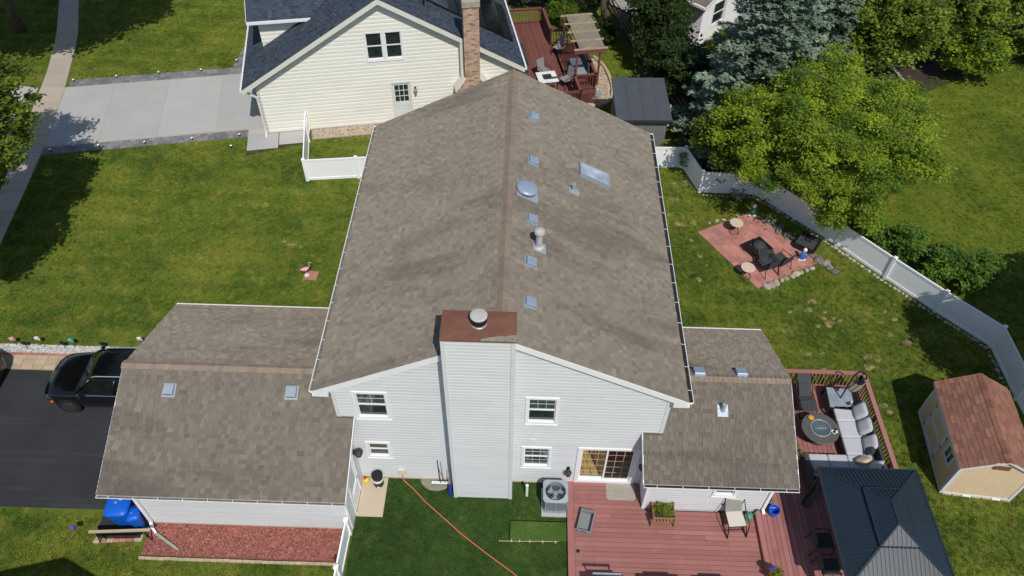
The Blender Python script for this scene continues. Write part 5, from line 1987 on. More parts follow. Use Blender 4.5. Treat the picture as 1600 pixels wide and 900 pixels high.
def round_table(label, u, v):
    p = G(u, v, .55)
    t = thing('side_table', label, 'table', (p[0], p[1], .035), 0, 'round tables on the red patio')
    b = MB()
    b.lathe((0, 0, .50), [(.26, 0), (.285, .012), (.285, .03), (.27, .036)], 26)
    b.build('tabletop', M['table_tan'], t)
    for k in range(4):
        a = 6.283*k/4+.6
        b = MB()
        b.tube([(.2*math.cos(a), .2*math.sin(a), .50), (.12*math.cos(a), .12*math.sin(a), .25), (.23*math.cos(a), .23*math.sin(a), 0)], .010, 6)
        b.build('leg', M['black'], t)
    b = MB()
    b.tube([(.22*math.cos(6.283*k/20), .22*math.sin(6.283*k/20), .012) for k in range(21)], .010, 5, cap=False)
    b.build('foot_ring', M['black'], t)
round_table('small round cream table near the top corner of the red patio', 1151, 348)
round_table('small round cream table near the bottom corner of the red patio', 1169, 418)
# square fire pit with a hood and its metal table
p = G(1190, 388, .4)
fpit = thing('fire_pit', 'black square fire pit in the middle of the red patio', 'fire pit', (p[0]-.1, p[1]+.1, .035), ang)
b = MB()
for (x0, x1, y0, y1) in ((-.42, .42, -.42, -.30), (-.42, .42, .30, .42), (-.42, -.30, -.30, .30), (.30, .42, -.30, .30)):
    b.box(x0, x1, y0, y1, .36, .42)
b.build('rim', M['black'], fpit, bevel=.01)
b = MB()
b.hexa([(-.2, -.2, .1), (.2, -.2, .1), (.2, .2, .1), (-.2, .2, .1), (-.30, -.30, .38), (.30, -.30, .38), (.30, .30, .38), (-.30, .30, .38)])
b.build('bowl', M['dark_grey'], fpit)
b = MB()
b.lathe((0, 0, .40), [(.28, 0), (.25, .1), (.16, .18), (.03, .22)], 12)
b.build('spark_screen', M['charcoal'], fpit)
for (x, y) in ((-.38, -.38), (.38, -.38), (.38, .38), (-.38, .38)):
    b = MB()
    b.box(x-.02, x+.02, y-.02, y+.02, 0, .36)
    b.build('leg', M['black'], fpit)
p = G(1197, 397, .45)
mt_ = thing('ottoman', 'square black mesh stool beside the fire pit', 'stool', (p[0], p[1]-.05, .035), -.05)
b = MB()
for i in range(6):
    b.box(-.33+i*.112, -.33+i*.112+.095, -.30, .30, .44, .46)
for i in range(4):
    b.box(-.335, .335, -.30+i*.19, -.30+i*.19+.02, .425, .44)
b.build('seat', M['charcoal'], mt_)
for (x, y) in ((-.3, -.27), (.3, -.27), (.3, .27), (-.3, .27)):
    b = MB()
    b.tube([(x, y, .44), (x*1.1, y*1.1, 0)], .014, 6)
    b.build('leg', M['black'], mt_)
p = G(1199, 412, .42)
chair_simple('patio_chair', 'black folding chair with pale cushion nearest the lower round table', 'chair', (p[0], p[1], .035), ang-math.pi*.52+math.pi, M['charcoal'], M['black'], 'chairs on the red patio', w=.66, d=.6, bh=.9)
p = G(1222, 405, .42)
chair_simple('patio_chair', 'black folding chair beside the blue and white figurine', 'chair', (p[0]-.1, p[1]-.05, .035), ang-math.pi*.52+math.pi+.1, M['charcoal'], M['black'], 'chairs on the red patio', w=.7, d=.6, bh=.9)
p = G(1255, 382, 0)
ct = thing('cold_frame', 'black square plant frame in the shade by the fence', 'planter', (p[0]+.1, p[1]-.1, 0), -.6)
b = MB()
for (x0, x1, y0, y1) in ((-.45, .45, -.45, -.41), (-.45, .45, .41, .45), (-.45, -.41, -.41, .41), (.41, .45, -.41, .41)):
    b.box(x0, x1, y0, y1, 0, .32)
b.build('box', M['black'], ct)
b = MB()
b.box(-.41, .41, -.41, .41, .05, .24)
b.build('mesh_cover', M['charcoal'], ct)
# garden figures
def figurine(label, x, y, body_mt, base_mt, h=.6):
    t = thing('figurine', label, 'figurine', (x, y, .03), 0)
    b = MB()
    b.box(-.15, .15, -.12, .12, 0, .05)
    b.build('plinth', base_mt, t, bevel=.01)
    b = MB()
    b.lathe((0, 0, .05), [(.13, 0), (.15, .08*h/.6), (.11, .22*h/.6), (.06, .36*h/.6)], 12, sy=.8)
    b.build('body', body_mt, t, smooth=True)
    b = MB()
    b.lathe((0.02, 0, .05+.34*h/.6), [(.03, 0), (.075, .04), (.09, .10), (.07, .17), (.02, .21)], 12)
    b.build('head', M['ceramic'], t, smooth=True)
    b = MB()
    b.tube([(.10, -.05, .22*h/.6), (.16, -.09, .16), (.17, -.06, .30)], .025, 6)
    b.build('arm', body_mt, t)
p = G(1174, 336)
figurine('white and green garden figurine at the top corner of the red patio', p[0], p[1], M['green_paint'], M['ceramic'], .62)
p = G(1253, 404)
figurine('blue and white garden figurine at the right corner of the red patio', p[0]-.05, p[1]-.05, M['blue_paint'], M['ceramic'], .66)
# flamingo on its red slab
p = G(486, 431)
sl = MB()
sl.box(-.27, .27, -.24, .24, -.02, .035)
slab_ = tag(sl.build('paving_slab', M['brick_red'], loc=(p[0], p[1], 0), bevel=.01), 'square red paving slab lying on the front lawn', 'slab')
slab_.rotation_euler.z = -.08
fl = thing('flamingo', 'small pink bird ornament standing on the red slab in the lawn', 'ornament', (p[0]-.16, p[1]+.0, .035), .3)
b = MB()
b.loft([[(x, r*math.cos(6.283*i/10), .36+dz+r*.9*math.sin(6.283*i/10)) for i in range(10)] for x, r, dz in ((-.22, .015, .02), (-.14, .07, .0), (-.02, .10, .0), (.09, .08, .02), (.15, .03, .05))])
b.build('body', M['pink'], fl, smooth=True)
b = MB()
b.tube([(.13, 0, .41), (.20, 0, .50), (.17, 0, .62), (.20, 0, .70), (.25, 0, .68)], .026, 8, 0, .5, .018)
b.build('neck', M['pink'], fl, smooth=True)
b = MB()
b.tube([(.25, 0, .68), (.31, 0, .63)], .02, 6, 0, .5, .006)
b.build('beak', M['beige'], fl)
for s in (-.03, .03):
    b = MB()
    b.tube([(0, s, .28), (.02, s, .0)], .009, 5)
    b.build('leg', M['beige'], fl)
b = MB()
b.lathe((.0, 0, -.005), [(.10, 0), (.10, .02)], 12)
b.build('stand', M['ceramic'], fl)

# ================================================================ RED DECK BEHIND THE HOUSE
Z1, Z2 = .16, .32
dk = thing('deck', 'broad red timber deck on two levels behind the grey house', 'deck', (1.83, -3.0, 0))
dko = Vector((1.83, -3.0, 0))
def deck_board(x0, x1, y0, y1, z, mt=None):
    b = MB()
    b.box(x0, x1, y0, y1, z-.035, z, 0, random.random())
    b.build('board', mt or M['deck'], dk, loc=-dko)
b = MB()
b.box(1.80, 2.01, -6.0, -.02, Z1-.14, Z1+.003)
b.build('border_board', M['deck'], dk, loc=-dko)
y = -6.0
k = 0
while y < -.03:
    y1 = min(y+.147, -.025)
    xe = aw0-.025 if y1 > ay-.03 else 7.765
    cuts = [2.014, xe]
    if xe > 5:
        cuts = sorted([2.014, xe]+random.sample([2.6, 3.2, 3.9, 4.6, 5.3, 6.1, 6.8], random.choice((0, 1, 1, 2))))
    for a, c in zip(cuts, cuts[1:]):
        deck_board(a+.003, c-.003, y, y1, Z1+random.uniform(-.001, .001))
    y += .158
    k += 1
# upper level, boards running away from the house front
x = 7.79
b = MB()
b.box(7.768, 7.79, -6.0, -1.02, Z1-.1, Z2-.002)
b.box(7.765, 12.34, 4.02, 4.05, 0, Z2-.002)
b.box(12.33, 12.36, -6.0, 4.02, 0, Z2-.002)
b.build('rim_board', M['deck'], dk, loc=-dko)
while x < 12.3:
    x1 = min(x+.147, 12.328)
    ys_ = -6.0
    ye = 4.018
    if x < aw1+.03:
        ye = ay-.03
    cuts = [ys_, ye]
    if ye-ys_ > 5:
        cuts = sorted([ys_, ye]+random.sample([-3.6, -2.2, -.8, .4, 1.5, 2.6], random.choice((1, 2))))
    for a, c in zip(cuts, cuts[1:]):
        deck_board(x, x1, a+.003, c-.003, Z2+random.uniform(-.001, .001))
    x += .158
M['bal'] = mat('cedar baluster', (.30, .185, .10), .75, .1, 3, .1, 40, tone=.2)
dk2 = bpy.data.objects.new('railing', None)
def rail_local(pts, **kw):
    railing(dk, [(p[0]-dko.x, p[1]-dko.y) for p in pts], Z2, M['deck'], M['bal'], **kw)
bpy.data.objects.remove(dk2)
rail_local([(8.05, 3.95), (12.25, 3.95), (12.25, -1.2)], gap=.135, h=.93, post_every=1.7, cap_w=.15)
# hole for a former post near the edge
p = G(903, 861, Z1)
b = MB()
b.lathe((0, 0, 0), [(.06, 0), (.06, .012), (.035, .016)], 14)
tag(b.build('umbrella_socket', M['black'], loc=(p[0], p[1], Z1)), 'round black cap set in the red boards near the left deck edge', 'cap')
# doormat
b = MB()
pts = []
for (cx_, cy_, a0) in ((3.93, -.14, 0), (3.17, -.14, 90), (3.17, -.55, 180), (3.93, -.55, 270)):
    for i in range(5):
        a = R(a0+i*22.5)
        pts.append((cx_+.09*math.cos(a), cy_+.09*math.sin(a)))
b.prism(pts, Z1+.002, Z1+.016)
tag(b.build('doormat', M['mat']), 'grey doormat with rounded corners below the patio door', 'mat')
# grey tote tray
P = G(915, 818, Z1)
tt = thing('storage_tote', 'empty grey plastic tote lying open on the red deck', 'tote', (P[0], P[1], Z1), R(-14))
b = MB()
a, c, h, w = .20, .34, .22, .012
b.box(-a, a, -c, c, 0, .012)
for (x0, x1, y0, y1) in ((-a, -a+w, -c, c), (a-w, a, -c, c), (-a+w, a-w, -c, -c+w), (-a+w, a-w, c-w, c)):
    b.box(x0, x1, y0, y1, .012, h)
b.build('tub', M['tote'], tt)
b = MB()
for (x0, x1, y0, y1) in ((-a-.03, -a+.004, -c-.03, c+.03), (a-.004, a+.03, -c-.03, c+.03), (-a+.004, a-.004, -c-.03, -c+.004), (-a+.004, a-.004, c-.004, c+.03)):
    b.box(x0, x1, y0, y1, h-.02, h+.006)
b.build('rim', M['tote'], tt)
for s in (-1, 1):
    b = MB()
    b.box(-.08, .08, s*(c+.02)-.012, s*(c+.02)+.012, h-.07, h-.025)
    b.build('handle', M['dark_grey'], tt)
# planter on legs
P = G(1033, 818, Z1)
pl = thing('raised_planter', 'wooden planter box on legs full of green herbs against the sided wall', 'planter', (4.79, -1.22, Z1), .02)
b = MB()
b.box(-.33, .33, -.24, .24, .30, .32)
for i in range(7):
    x = -.32+i*.107
    b.box(x-.022, x+.022, -.262, -.24, .16, .50, 0, random.random())
b.box(-.33, .33, -.25, -.225, .47, .54)
b.box(-.33, .33, .225, .25, .30, .54)
b.box(-.34, -.32, -.24, .24, .30, .54)
b.box(.32, .34, -.24, .24, .30, .54)
b.build('box', M['cedar'], pl)
for (x, y) in ((-.34, -.25), (.34, -.25), (.34, .25), (-.34, .25)):
    b = MB()
    b.bar((x*1.08, y*1.12, 0), (x, y, .58), .05, .05, 0, random.random())
    b.build('leg', M['cedar'], pl)
b = MB()
b.box(-.3, .3, -.22, .22, .46, .50)
b.build('soil', M['soil'], pl)
PP, TT = crown_points((0, 0, .57), (.27, .19, .12), 30, .08, 20, .2)
v, q, tn = leaf_quads(PP, .8, .065, .15, TT)
link('herbs', mesh_np('herbs', v, q, tn, M['leaf_bright']), pl, kind='stuff')
# sling lounge chair with a tube frame
lc = thing('lounge_chair', 'sling lounge chair with pale seat and dark bent tube frame on the red deck', 'chair', (7.02, -1.18, Z1), R(6))
b = MB()
b.hexa([(-.27, -.42, .40), (.27, -.42, .40), (.27, .10, .36), (-.27, .10, .36), (-.27, -.42, .42), (.27, -.42, .42), (.27, .10, .38), (-.27, .10, .38)])
b.build('seat', M['sling'], lc)
b = MB()
b.hexa([(-.27, .10, .36), (.27, .10, .36), (.27, .13, .36), (-.27, .13, .36), (-.27, .40, .96), (.27, .40, .96), (.27, .43, .95), (-.27, .43, .95)])
b.build('backrest', M['sling_grey'], lc)
for s in (-1, 1):
    b = MB()
    b.tube([(s*.30, -.62, .02), (s*.33, -.45, .55), (s*.33, .05, .60), (s*.29, .42, .97)], .016, 7)
    b.tube([(s*.30, -.62, .02), (s*.31, -.05, .03), (s*.31, .45, .06), (s*.30, .25, .62)], .016, 7)
    b.tube([(s*.27, -.43, .41), (s*.30, -.62, .02)], .014, 7)
    b.build('frame', M['black'], lc, smooth=True)
b = MB()
b.tube([(-.29, .42, .97), (.29, .42, .97)], .016, 7)
b.tube([(-.31, -.35, .03), (.31, -.35, .03)], .013, 7)
b.tube([(-.28, -.43, .41), (.28, -.43, .41)], .016, 7)
b.build('crossbar', M['black'], lc)
# watering can and buckets by the wing corner
P = G(1172, 803, Z1)
wc_ = thing('watering_can', 'green watering can tucked behind the sling lounge chair', 'watering can', (7.55, -1.10, Z1), .4)
b = MB()
b.lathe((0, 0, 0), [(.13, 0), (.14, .03), (.12, .20), (.07, .24)], 16)
b.build('can', M['green_plastic'], wc_, smooth=True)
b = MB()
b.tube([(.11, 0, .06), (.24, 0, .22), (.30, 0, .27)], .022, 8, 0, .5, .016)
b.lathe((.31, 0, .26), [(.02, 0), (.05, .03)], 10)
b.build('spout', M['green_plastic'], wc_, smooth=True)
b = MB()
b.tube([(-.12, 0, .08), (-.20, 0, .2), (-.12, 0, .32), (.03, 0, .30), (.06, 0, .22)], .014, 6)
b.build('handle', M['green_plastic'], wc_, smooth=True)
def bucket(label, x, y, z, mt, inner, r=.16, h=.3, name='bucket'):
    t = thing(name, label, 'bucket', (x, y, z))
    b = MB()
    b.lathe((0, 0, 0), [(r*.72, 0), (r, h), (r*1.06, h), (r*1.06, h+.012), (r*.94, h+.012), (r*.68, .02)], 22)
    b.build('pail', mt, t)
    b = MB()
    b.tube([(r*math.cos(6.283*i/12/2), r*.98*math.sin(6.283*i/12/2)*.8, h-.02-.10*math.sin(6.283*i/24)) for i in range(13)], .006, 5)
    b.build('handle', inner, t)
    return t
bucket('bright blue bucket beside the downspout on the upper deck', 8.30, -1.02, Z2, M['blue_plastic'], M['white_plastic'], .165, .30)
bucket('teal pail behind the blue bucket against the sided wall', 8.16, -.62, Z2, M['teal'], M['white_plastic'], .15, .26)
# flower pot at the step
fpz = G(1192, 893, Z2)
fp = thing('flower_pot', 'pot of yellow green and purple flowers by the deck step', 'plant pot', (7.92, -3.05, Z2))
b = MB()
b.lathe((0, 0, 0), [(.10, 0), (.15, .22), (.165, .22), (.165, .25), (.14, .25)], 16)
b.build('pot', M['flue'], fp)
PP, TT = crown_points((0, 0, .36), (.22, .22, .14), 26, .08, 20, .2)
v, q, tn = leaf_quads(PP, .8, .055, .15, TT)
link('foliage', mesh_np('foliage', v, q, tn, M['leaf_bright']), fp, kind='stuff')
PP, TT = crown_points((-.08, .1, .44), (.12, .1, .08), 8, .04, 8, .2)
v, q, tn = leaf_quads(PP, .8, .05, .15, TT)
link('petals', mesh_np('petals', v, q, tn, M['purple']), fp, kind='stuff')
# high-backed garden chairs along the lower edge of the picture
def swivel(label, x, y, w, mt):
    t = thing('swivel_chair', label, 'chair', (x, y, Z1), 0, 'high backed chairs at the near edge of the deck')
    b = MB()
    b.box(-w/2+.05, w/2-.05, -.62, -.06, .36, .52)
    b.build('seat_cushion', mt, t, bevel=.04)
    b = MB()
    b.hexa([(-w/2, -.07, .30), (w/2, -.07, .30), (w/2, .03, .30), (-w/2, .03, .30), (-w/2+.03, -.03, .86), (w/2-.03, -.03, .86), (w/2-.03, .06, .86), (-w/2+.03, .06, .86)])
    b.hexa([(-w*.3, -.03, .861), (w*.3, -.03, .861), (w*.3, .06, .861), (-w*.3, .06, .861), (-w*.28, -.02, .97), (w*.28, -.02, .97), (w*.28, .05, .97), (-w*.28, .05, .97)])
    b.build('backrest', M['charcoal'], t, bevel=.015)
    for s in (-1, 1):
        b = MB()
        b.box(s*w/2-.03, s*w/2+.03, -.6, -.02, .58, .63)
        b.box(s*w/2-.025, s*w/2+.025, -.58, -.52, 0, .58)
        b.box(s*w/2-.025, s*w/2+.025, -.06, -.0, 0, .58)
        b.build('arm', M['black'], t)
    return t
swivel('dark high backed chair with pale seat at the near left of the red deck', 2.98, -3.66, 1.35, M['cushion'])
swivel('dark high backed chair at the near middle of the red deck', 4.66, -3.66, 1.35, M['charcoal'])
swivel('dark high backed chair at the near right of the red deck beside the step', 6.28, -3.66, 1.2, M['charcoal'])
tp = thing('folded_table', 'pale framed tray table standing at the near left deck edge', 'table', (2.86, -3.54, Z1))
b = MB()
b.box(-.42, .42, .10, .14, .86, .93)
b.build('tabletop', M['galv'], tp)
for s in (-.36, .36):
    b = MB()
    b.box(s-.02, s+.02, .10, .13, 0, .86)
    b.build('leg', M['black'], tp)

# ---- sectional sofa
sf = thing('sectional_sofa', 'grey wicker corner sofa with light grey cushions on the upper deck', 'sofa', (11.4, .9, Z2))
so_ = Vector((11.4, .9, Z2))
def wb(name, x0, x1, y0, y1, z0, z1, mt, bev=.03, tone=.5, par=None):
    b = MB()
    b.box(x0-so_.x, x1-so_.x, y0-so_.y, y1-so_.y, z0, z1, 0, tone)
    return b.build(name, mt, par or sf, bevel=bev)
wb('base', 11.02, 12.02, .95, 2.88, .03, .34, M['wicker'])
wb('base', 9.72, 11.50, -.05, .948, .03, .34, M['wicker'])
# rounded corner
b = MB()
pts = [(11.5-so_.x, .95-so_.y), (11.5-so_.x, -.05-so_.y)]+[(11.42+.6*math.sin(a)-so_.x, .55-.6*math.cos(a)-so_.y) for a in [R(q) for q in range(10, 91, 16)]]+[(12.02-so_.x, .95-so_.y)]
b.prism(pts, .03, .34)
b.build('base', M['wicker'], sf)
wb('backrest', 12.02, 12.14, .62, 2.88, .03, .68, M['wicker'])
wb('backrest', 9.72, 11.3, -.17, -.05, .03, .68, M['wicker'])
b = MB()
c0 = (11.42-so_.x, .55-so_.y)
ring = [R(q) for q in range(-8, 96, 8)]
for a, c in zip(ring, ring[1:]):
    b.hexa([(c0[0]+r*math.sin(t), c0[1]-r*math.cos(t), z) for z in (.03, .68) for (r, t) in ((.60, a), (.72, a), (.72, c), (.60, c))])
b.build('backrest', M['wicker'], sf)
wb('arm', 9.56, 9.72, -.17, .95, .03, .56, M['wicker'])
for k, (y0, y1) in enumerate(((.96, 1.60), (1.61, 2.24), (2.25, 2.86))):
    wb('seat_cushion', 11.02, 11.84, y0, y1, .34, .48, M['cushion'], .045, random.random())
for (x0, x1) in ((9.74, 10.36), (10.37, 11.0)):
    wb('seat_cushion', x0, x1, .10, .94, .34, .48, M['cushion'], .045, random.random())
wb('seat_cushion', 11.01, 11.84, .12, .95, .34, .48, M['cushion'], .05, .6)
def pillow(loc, rot, mt, w=.55, h=.48, d=.17, name='back_cushion'):
    b = MB()
    n = 8
    rows = []
    for j in range(n+1):
        v = -1+2*j/n
        row = []
        for i in range(n+1):
            u = -1+2*i/n
            pin = 1-.07*(u*u*v*v)*2-.05*(1-abs(u*v))
            th = d/2*((1-u**4)*(1-v**4))**.5
            row.append((u*w/2*pin, v*h/2*pin, th))
        rows.append(row)
    for s in (1, -1):
        for j in range(n):
            for i in range(n):
                b.face([(rows[jj][ii][0], s*rows[jj][ii][2], rows[jj][ii][1]) for jj, ii in ((j, i), (j, i+1), (j+1, i+1), (j+1, i))], 0, .5)
    o = b.build(name, mt, sf, smooth=True)
    o.location = Vector(loc)-so_
    o.rotation_euler = rot
    return o
Zc = Z2+.48
for y in (1.28, 1.92, 2.52):
    pillow((11.80, y, Zc+.20), (R(38), 0, R(90+random.uniform(-9, 9))), M['cushion'], .62, .56)
pillow((11.72, .42, Zc+.2), (R(36), 0, R(45)), M['cushion'], .60, .52)
for x in (10.05, 10.70):
    pillow((x, .02, Zc+.2), (R(34), 0, R(random.uniform(-5, 5))), M['cushion'], .60, .46)
pillow((11.42, .66, Zc+.16), (R(52), R(8), R(30)), M['beige'], .48, .44, .15, 'throw_pillow')
pillow((9.95, .36, Zc+.12), (R(58), 0, R(6)), M['beige'], .46, .36, .14, 'throw_pillow')
pillow((11.72, 1.00, Zc+.20), (R(40), 0, R(75)), M['charcoal'], .36, .36, .12, 'throw_pillow')

# ---- round fire table
P = G(1282, 669, .88)
ft = thing('fire_table', 'round grey fire table with blue glass bowl between sofa and lounger', 'table', (P[0], P[1], Z2))
b = MB()
b.lathe((0, 0, 0), [(.34, 0), (.36, .03), (.27, .30), (.34, .50)], 28)
b.build('pedestal', M['wicker'], ft)
b = MB()
b.lathe((0, 0, 0), [(.40, .50), (.60, .515), (.62, .53), (.62, .555), (.60, .565), (.33, .565), (.31, .545)], 40)
b.build('tabletop', M['table_top'], ft)
b = MB()
b.lathe((0, 0, .545), [(.30, 0), (.30, .012)], 32)
b.build('burner', M['table_glass'], ft)
b = MB()
b.tube([(.325*math.cos(6.283*k/36), .325*math.sin(6.283*k/36), .575) for k in range(37)], .022, 6, cap=False)
b.tube([(-.18, 0, .565), (.18, 0, .565)], .018, 6)
b.build('burner_ring', M['tile_blue'], ft, smooth=True)
bw = thing('bowl', 'small orange bowl on the rim of the round fire table', 'bowl', (P[0]-.24, P[1]+.38, Z2+.566))
b = MB()
b.lathe((0, 0, 0), [(.05, 0), (.09, .04), (.095, .05), (.07, .03), (.02, .015)], 16)
b.build('dish', M['gold'], bw, smooth=True)
b = MB()
b.lathe((0, 0, .012), [(.06, 0), (.055, .02), (.02, .028)], 12)
b.build('fruit', M['gold'], bw, smooth=True)
ck = thing('coaster_set', 'small white and dark tray on the rim of the round fire table', 'tray', (P[0]+.44, P[1]-.12, Z2+.566), .5)
b = MB()
b.box(-.09, .09, -.08, .08, 0, .015)
b.build('tray', M['white_plastic'], ck)
for (x, y) in ((-.04, -.03), (.04, .03)):
    b = MB()
    b.lathe((x, y, .016), [(.035, 0), (.04, .05), (.03, .05)], 12)
    b.build('cup', M['black'], ck)
# ---- square side table with pole and furled shade
P = G(1313, 622, .80)
st = thing('coffee_table', 'square dark framed table with pale blue grey tiles near the railing', 'table', (11.37, 3.17, Z2), R(-4))
b = MB()
for i in range(3):
    for j in range(3):
        b.box(-.42+i*.28+.003, -.42+(i+1)*.28-.003, -.42+j*.28+.003, -.42+(j+1)*.28-.003, .455, .48, 0, random.random())
b.build('tiles', M['tile_blue'], st)
b = MB()
for (x0, x1, y0, y1) in ((-.47, .47, -.47, -.42), (-.47, .47, .42, .47), (-.47, -.42, -.42, .42), (.42, .47, -.42, .42)):
    b.box(x0, x1, y0, y1, .42, .485)
b.build('frame', M['black'], st)
for (x, y) in ((-.44, -.44), (.44, -.44), (.44, .44), (-.44, .44)):
    b = MB()
    b.box(x-.03, x+.03, y-.03, y+.03, 0, .42)
    b.build('leg', M['black'], st)
um_ = thing('umbrella', 'furled beige umbrella on a bent black pole above the square tiled table', 'umbrella', (11.37, 3.17, Z2+.486))
b = MB()
b.tube([(0, 0, 0), (.02, .02, .9), (.07, .05, 1.30), (.16, .06, 1.48), (.30, .03, 1.50), (.42, -.02, 1.38), (.46, -.04, 1.18)], .026, 8)
b.build('pole', M['black'], um_, smooth=True)
b = MB()
n = 14
rg = []
for t, r in ((0, .03), (.12, .07), (.4, .12), (.7, .14), (.9, .12), (1, .07)):
    c = Vector((.48, -.03, 1.22)).lerp(Vector((.10, -.10, .66)), t)
    rg.append([c+Vector((r*.8*math.cos(6.283*i/n)*(1+.35*(i % 2)), r*math.sin(6.283*i/n)*(1+.35*(i % 2)), .5*r*math.cos(6.283*i/n))) for i in range(n)])
b.loft(rg)
b.build('furled_canopy', M['canvas'], um_)
b = MB()
b.tube([(.40, -.05, 1.16), (.30, -.07, .98)], .10, 10)
b.build('tie_strap', M['black'], um_)
sp = thing('speaker', 'small dark speaker and cup on the square tiled table', 'speaker', (11.58, 2.92, Z2+.486))
b = MB()
b.box(-.05, .05, -.04, .04, 0, .09)
b.build('case', M['dark_grey'], sp, bevel=.015)
b = MB()
b.lathe((.09, .05, 0), [(.03, 0), (.035, .08), (.03, .08)], 10)
b.build('cup', M['ceramic'], sp)
# ---- dark chaise and a chair half under the roof edge
cz_ = thing('chaise', 'dark grey padded recliner beside the railing at the roof edge', 'chair', (10.20, 3.22, Z2), R(4))
b = MB()
prof = [(-.55, .34), (-.15, .38), (.05, .33), (.42, .62), (.72, .80)]
for (y0, z0), (y1, z1), w in zip(prof, prof[1:], (.27, .25, .22, .24)):
    b.hexa([(-w, y0, z0), (w, y0, z0), (w, y1, z1), (-w, y1, z1), (-w, y0-.02, z0+.06), (w, y0-.02, z0+.06), (w, y1-.02, z1+.06), (-w, y1-.02, z1+.06)])
b.build('cushion', M['charcoal'], cz_, bevel=.015)
for s in (-1, 1):
    b = MB()
    b.tube([(s*.29, -.60, 0), (s*.29, -.35, .36), (s*.29, .1, .40), (s*.29, .60, .02)], .016, 6)
    b.tube([(s*.29, -.1, .02), (s*.29, .30, .55), (s*.27, .70, .82)], .016, 6)
    b.build('frame', M['black'], cz_, smooth=True)
b = MB()
b.tube([(-.29, -.60, .02), (.29, -.60, .02)], .016, 6)
b.build('foot_bar', M['black'], cz_)
chair_simple('patio_chair', 'dark chair half hidden under the wing eave by the fire table', 'chair', (9.35, 2.55, Z2), R(-80), M['charcoal'], M['black'], 'chairs on the upper deck')
pt = thing('plant_pot', 'spiky green plant in a pot at the roof edge beside the sofa', 'plant pot', (9.25, 1.02, Z2))
b = MB()
b.lathe((0, 0, 0), [(.13, 0), (.18, .3), (.19, .3), (.16, .29)], 16)
b.build('pot', M['dark_grey'], pt)
b = MB()
for k in range(46):
    a = random.uniform(0, 6.283)
    l = random.uniform(.25, .5)
    e_ = random.uniform(.2, .45)
    d = Vector((math.cos(a), math.sin(a), 0))
    s = Vector((-d.y, d.x, 0))*.022
    p0, p1, p2 = Vector((0, 0, .28)), Vector((0, 0, .28))+d*l*.5+Vector((0, 0, e_)), Vector((0, 0, .28))+d*l+Vector((0, 0, e_*.7))
    b.face([p0-s, p0+s, p1+s*.8, p1-s*.8], 0, random.random())
    b.face([p1-s*.8, p1+s*.8, p2], 0, random.random())
b.build('leaves', M['leaf_bright'], pt, kind='stuff', fix=False)

# ---- gazebo
gz = thing('gazebo', 'dark steel hardtop gazebo with two tier ribbed roof over the upper deck', 'gazebo', (10.70, -2.3, Z2))
gzo = Vector((10.70, -2.3, 0))
hx, hy = 1.48, 1.80
ze, zi = 2.42, 2.92
ix, iy = .47, .80
def roof_panel(p, q, r_, s, n, name='roof_panel', mt=None, gap=.115):
    """p-q eave, s-r_ top; standing ribs up the slope"""
    b = MB()
    p, q, r_, s = [Vector(v) for v in (p, q, r_, s)]
    nn = (q-p).cross(s-p).normalized()
    if nn.z < 0:
        nn = -nn
    b.hexa([p-nn*.03, q-nn*.03, r_-nn*.03, s-nn*.03, p, q, r_, s])
    L = (q-p).length
    e = (q-p).normalized()
    k = int(L/gap)
    # top edge interval along e
    ts, tr = (s-p).dot(e), (r_-p).dot(e)
    up = (s-p)-e*ts
    H = up.length
    up.normalize()
    for i in range(1, k):
        x = L*i/k
        hmax = H
        if x < ts:
            hmax = H*x/ts if ts > 1e-6 else H
        if x > tr:
            hmax = min(hmax, H*(L-x)/(L-tr) if L-tr > 1e-6 else H)
        if hmax < .05:
            continue
        a, c = p+e*x+up*.01+nn*.006, p+e*x+up*(hmax-.02)+nn*.006
        b.bar(a, c, .03, .022, up=nn)
    return b.build(name, mt or M['gazebo'], gz)
E4 = [(-hx, -hy, ze-Z2), (hx, -hy, ze-Z2), (hx, hy, ze-Z2), (-hx, hy, ze-Z2)]
I4 = [(-ix, -iy, zi-Z2), (ix, -iy, zi-Z2), (ix, iy, zi-Z2), (-ix, iy, zi-Z2)]
for k in range(4):
    roof_panel(E4[k], E4[(k+1) % 4], I4[(k+1) % 4], I4[k], 1)
ux, uy, zu, zr2 = .55, .88, 2.96-Z2, 3.26-Z2
U4 = [(-ux, -uy, zu), (ux, -uy, zu), (ux, uy, zu), (-ux, uy, zu)]
ra, rb = (0, -.34, zr2), (0, .34, zr2)
roof_panel(U4[0], U4[1], ra, ra, 1)
roof_panel(U4[1], U4[2], rb, ra, 1)
roof_panel(U4[2], U4[3], rb, rb, 1)
roof_panel(U4[3], U4[0], ra, rb, 1)
b = MB()
for k in range(4):
    b.bar(Vector(E4[k])+Vector((0, 0, .012)), Vector(I4[k])+Vector((0, 0, .012)), .06, .03)
    b.bar(E4[k], E4[(k+1) % 4], .05, .06)
b.build('hip_flashing', M['gazebo'], gz)
b = MB()
for k, t in zip(range(4), (ra, ra, rb, rb)):
    b.bar(Vector(U4[k])+Vector((0, 0, .01)), Vector(t)+Vector((0, 0, .012)), .045, .025)
    b.bar(U4[k], U4[(k+1) % 4], .035, .04)
b.bar(Vector(ra)+Vector((0, 0, .012)), Vector(rb)+Vector((0, 0, .012)), .05, .025)
b.build('hip_flashing', M['gazebo'], gz)
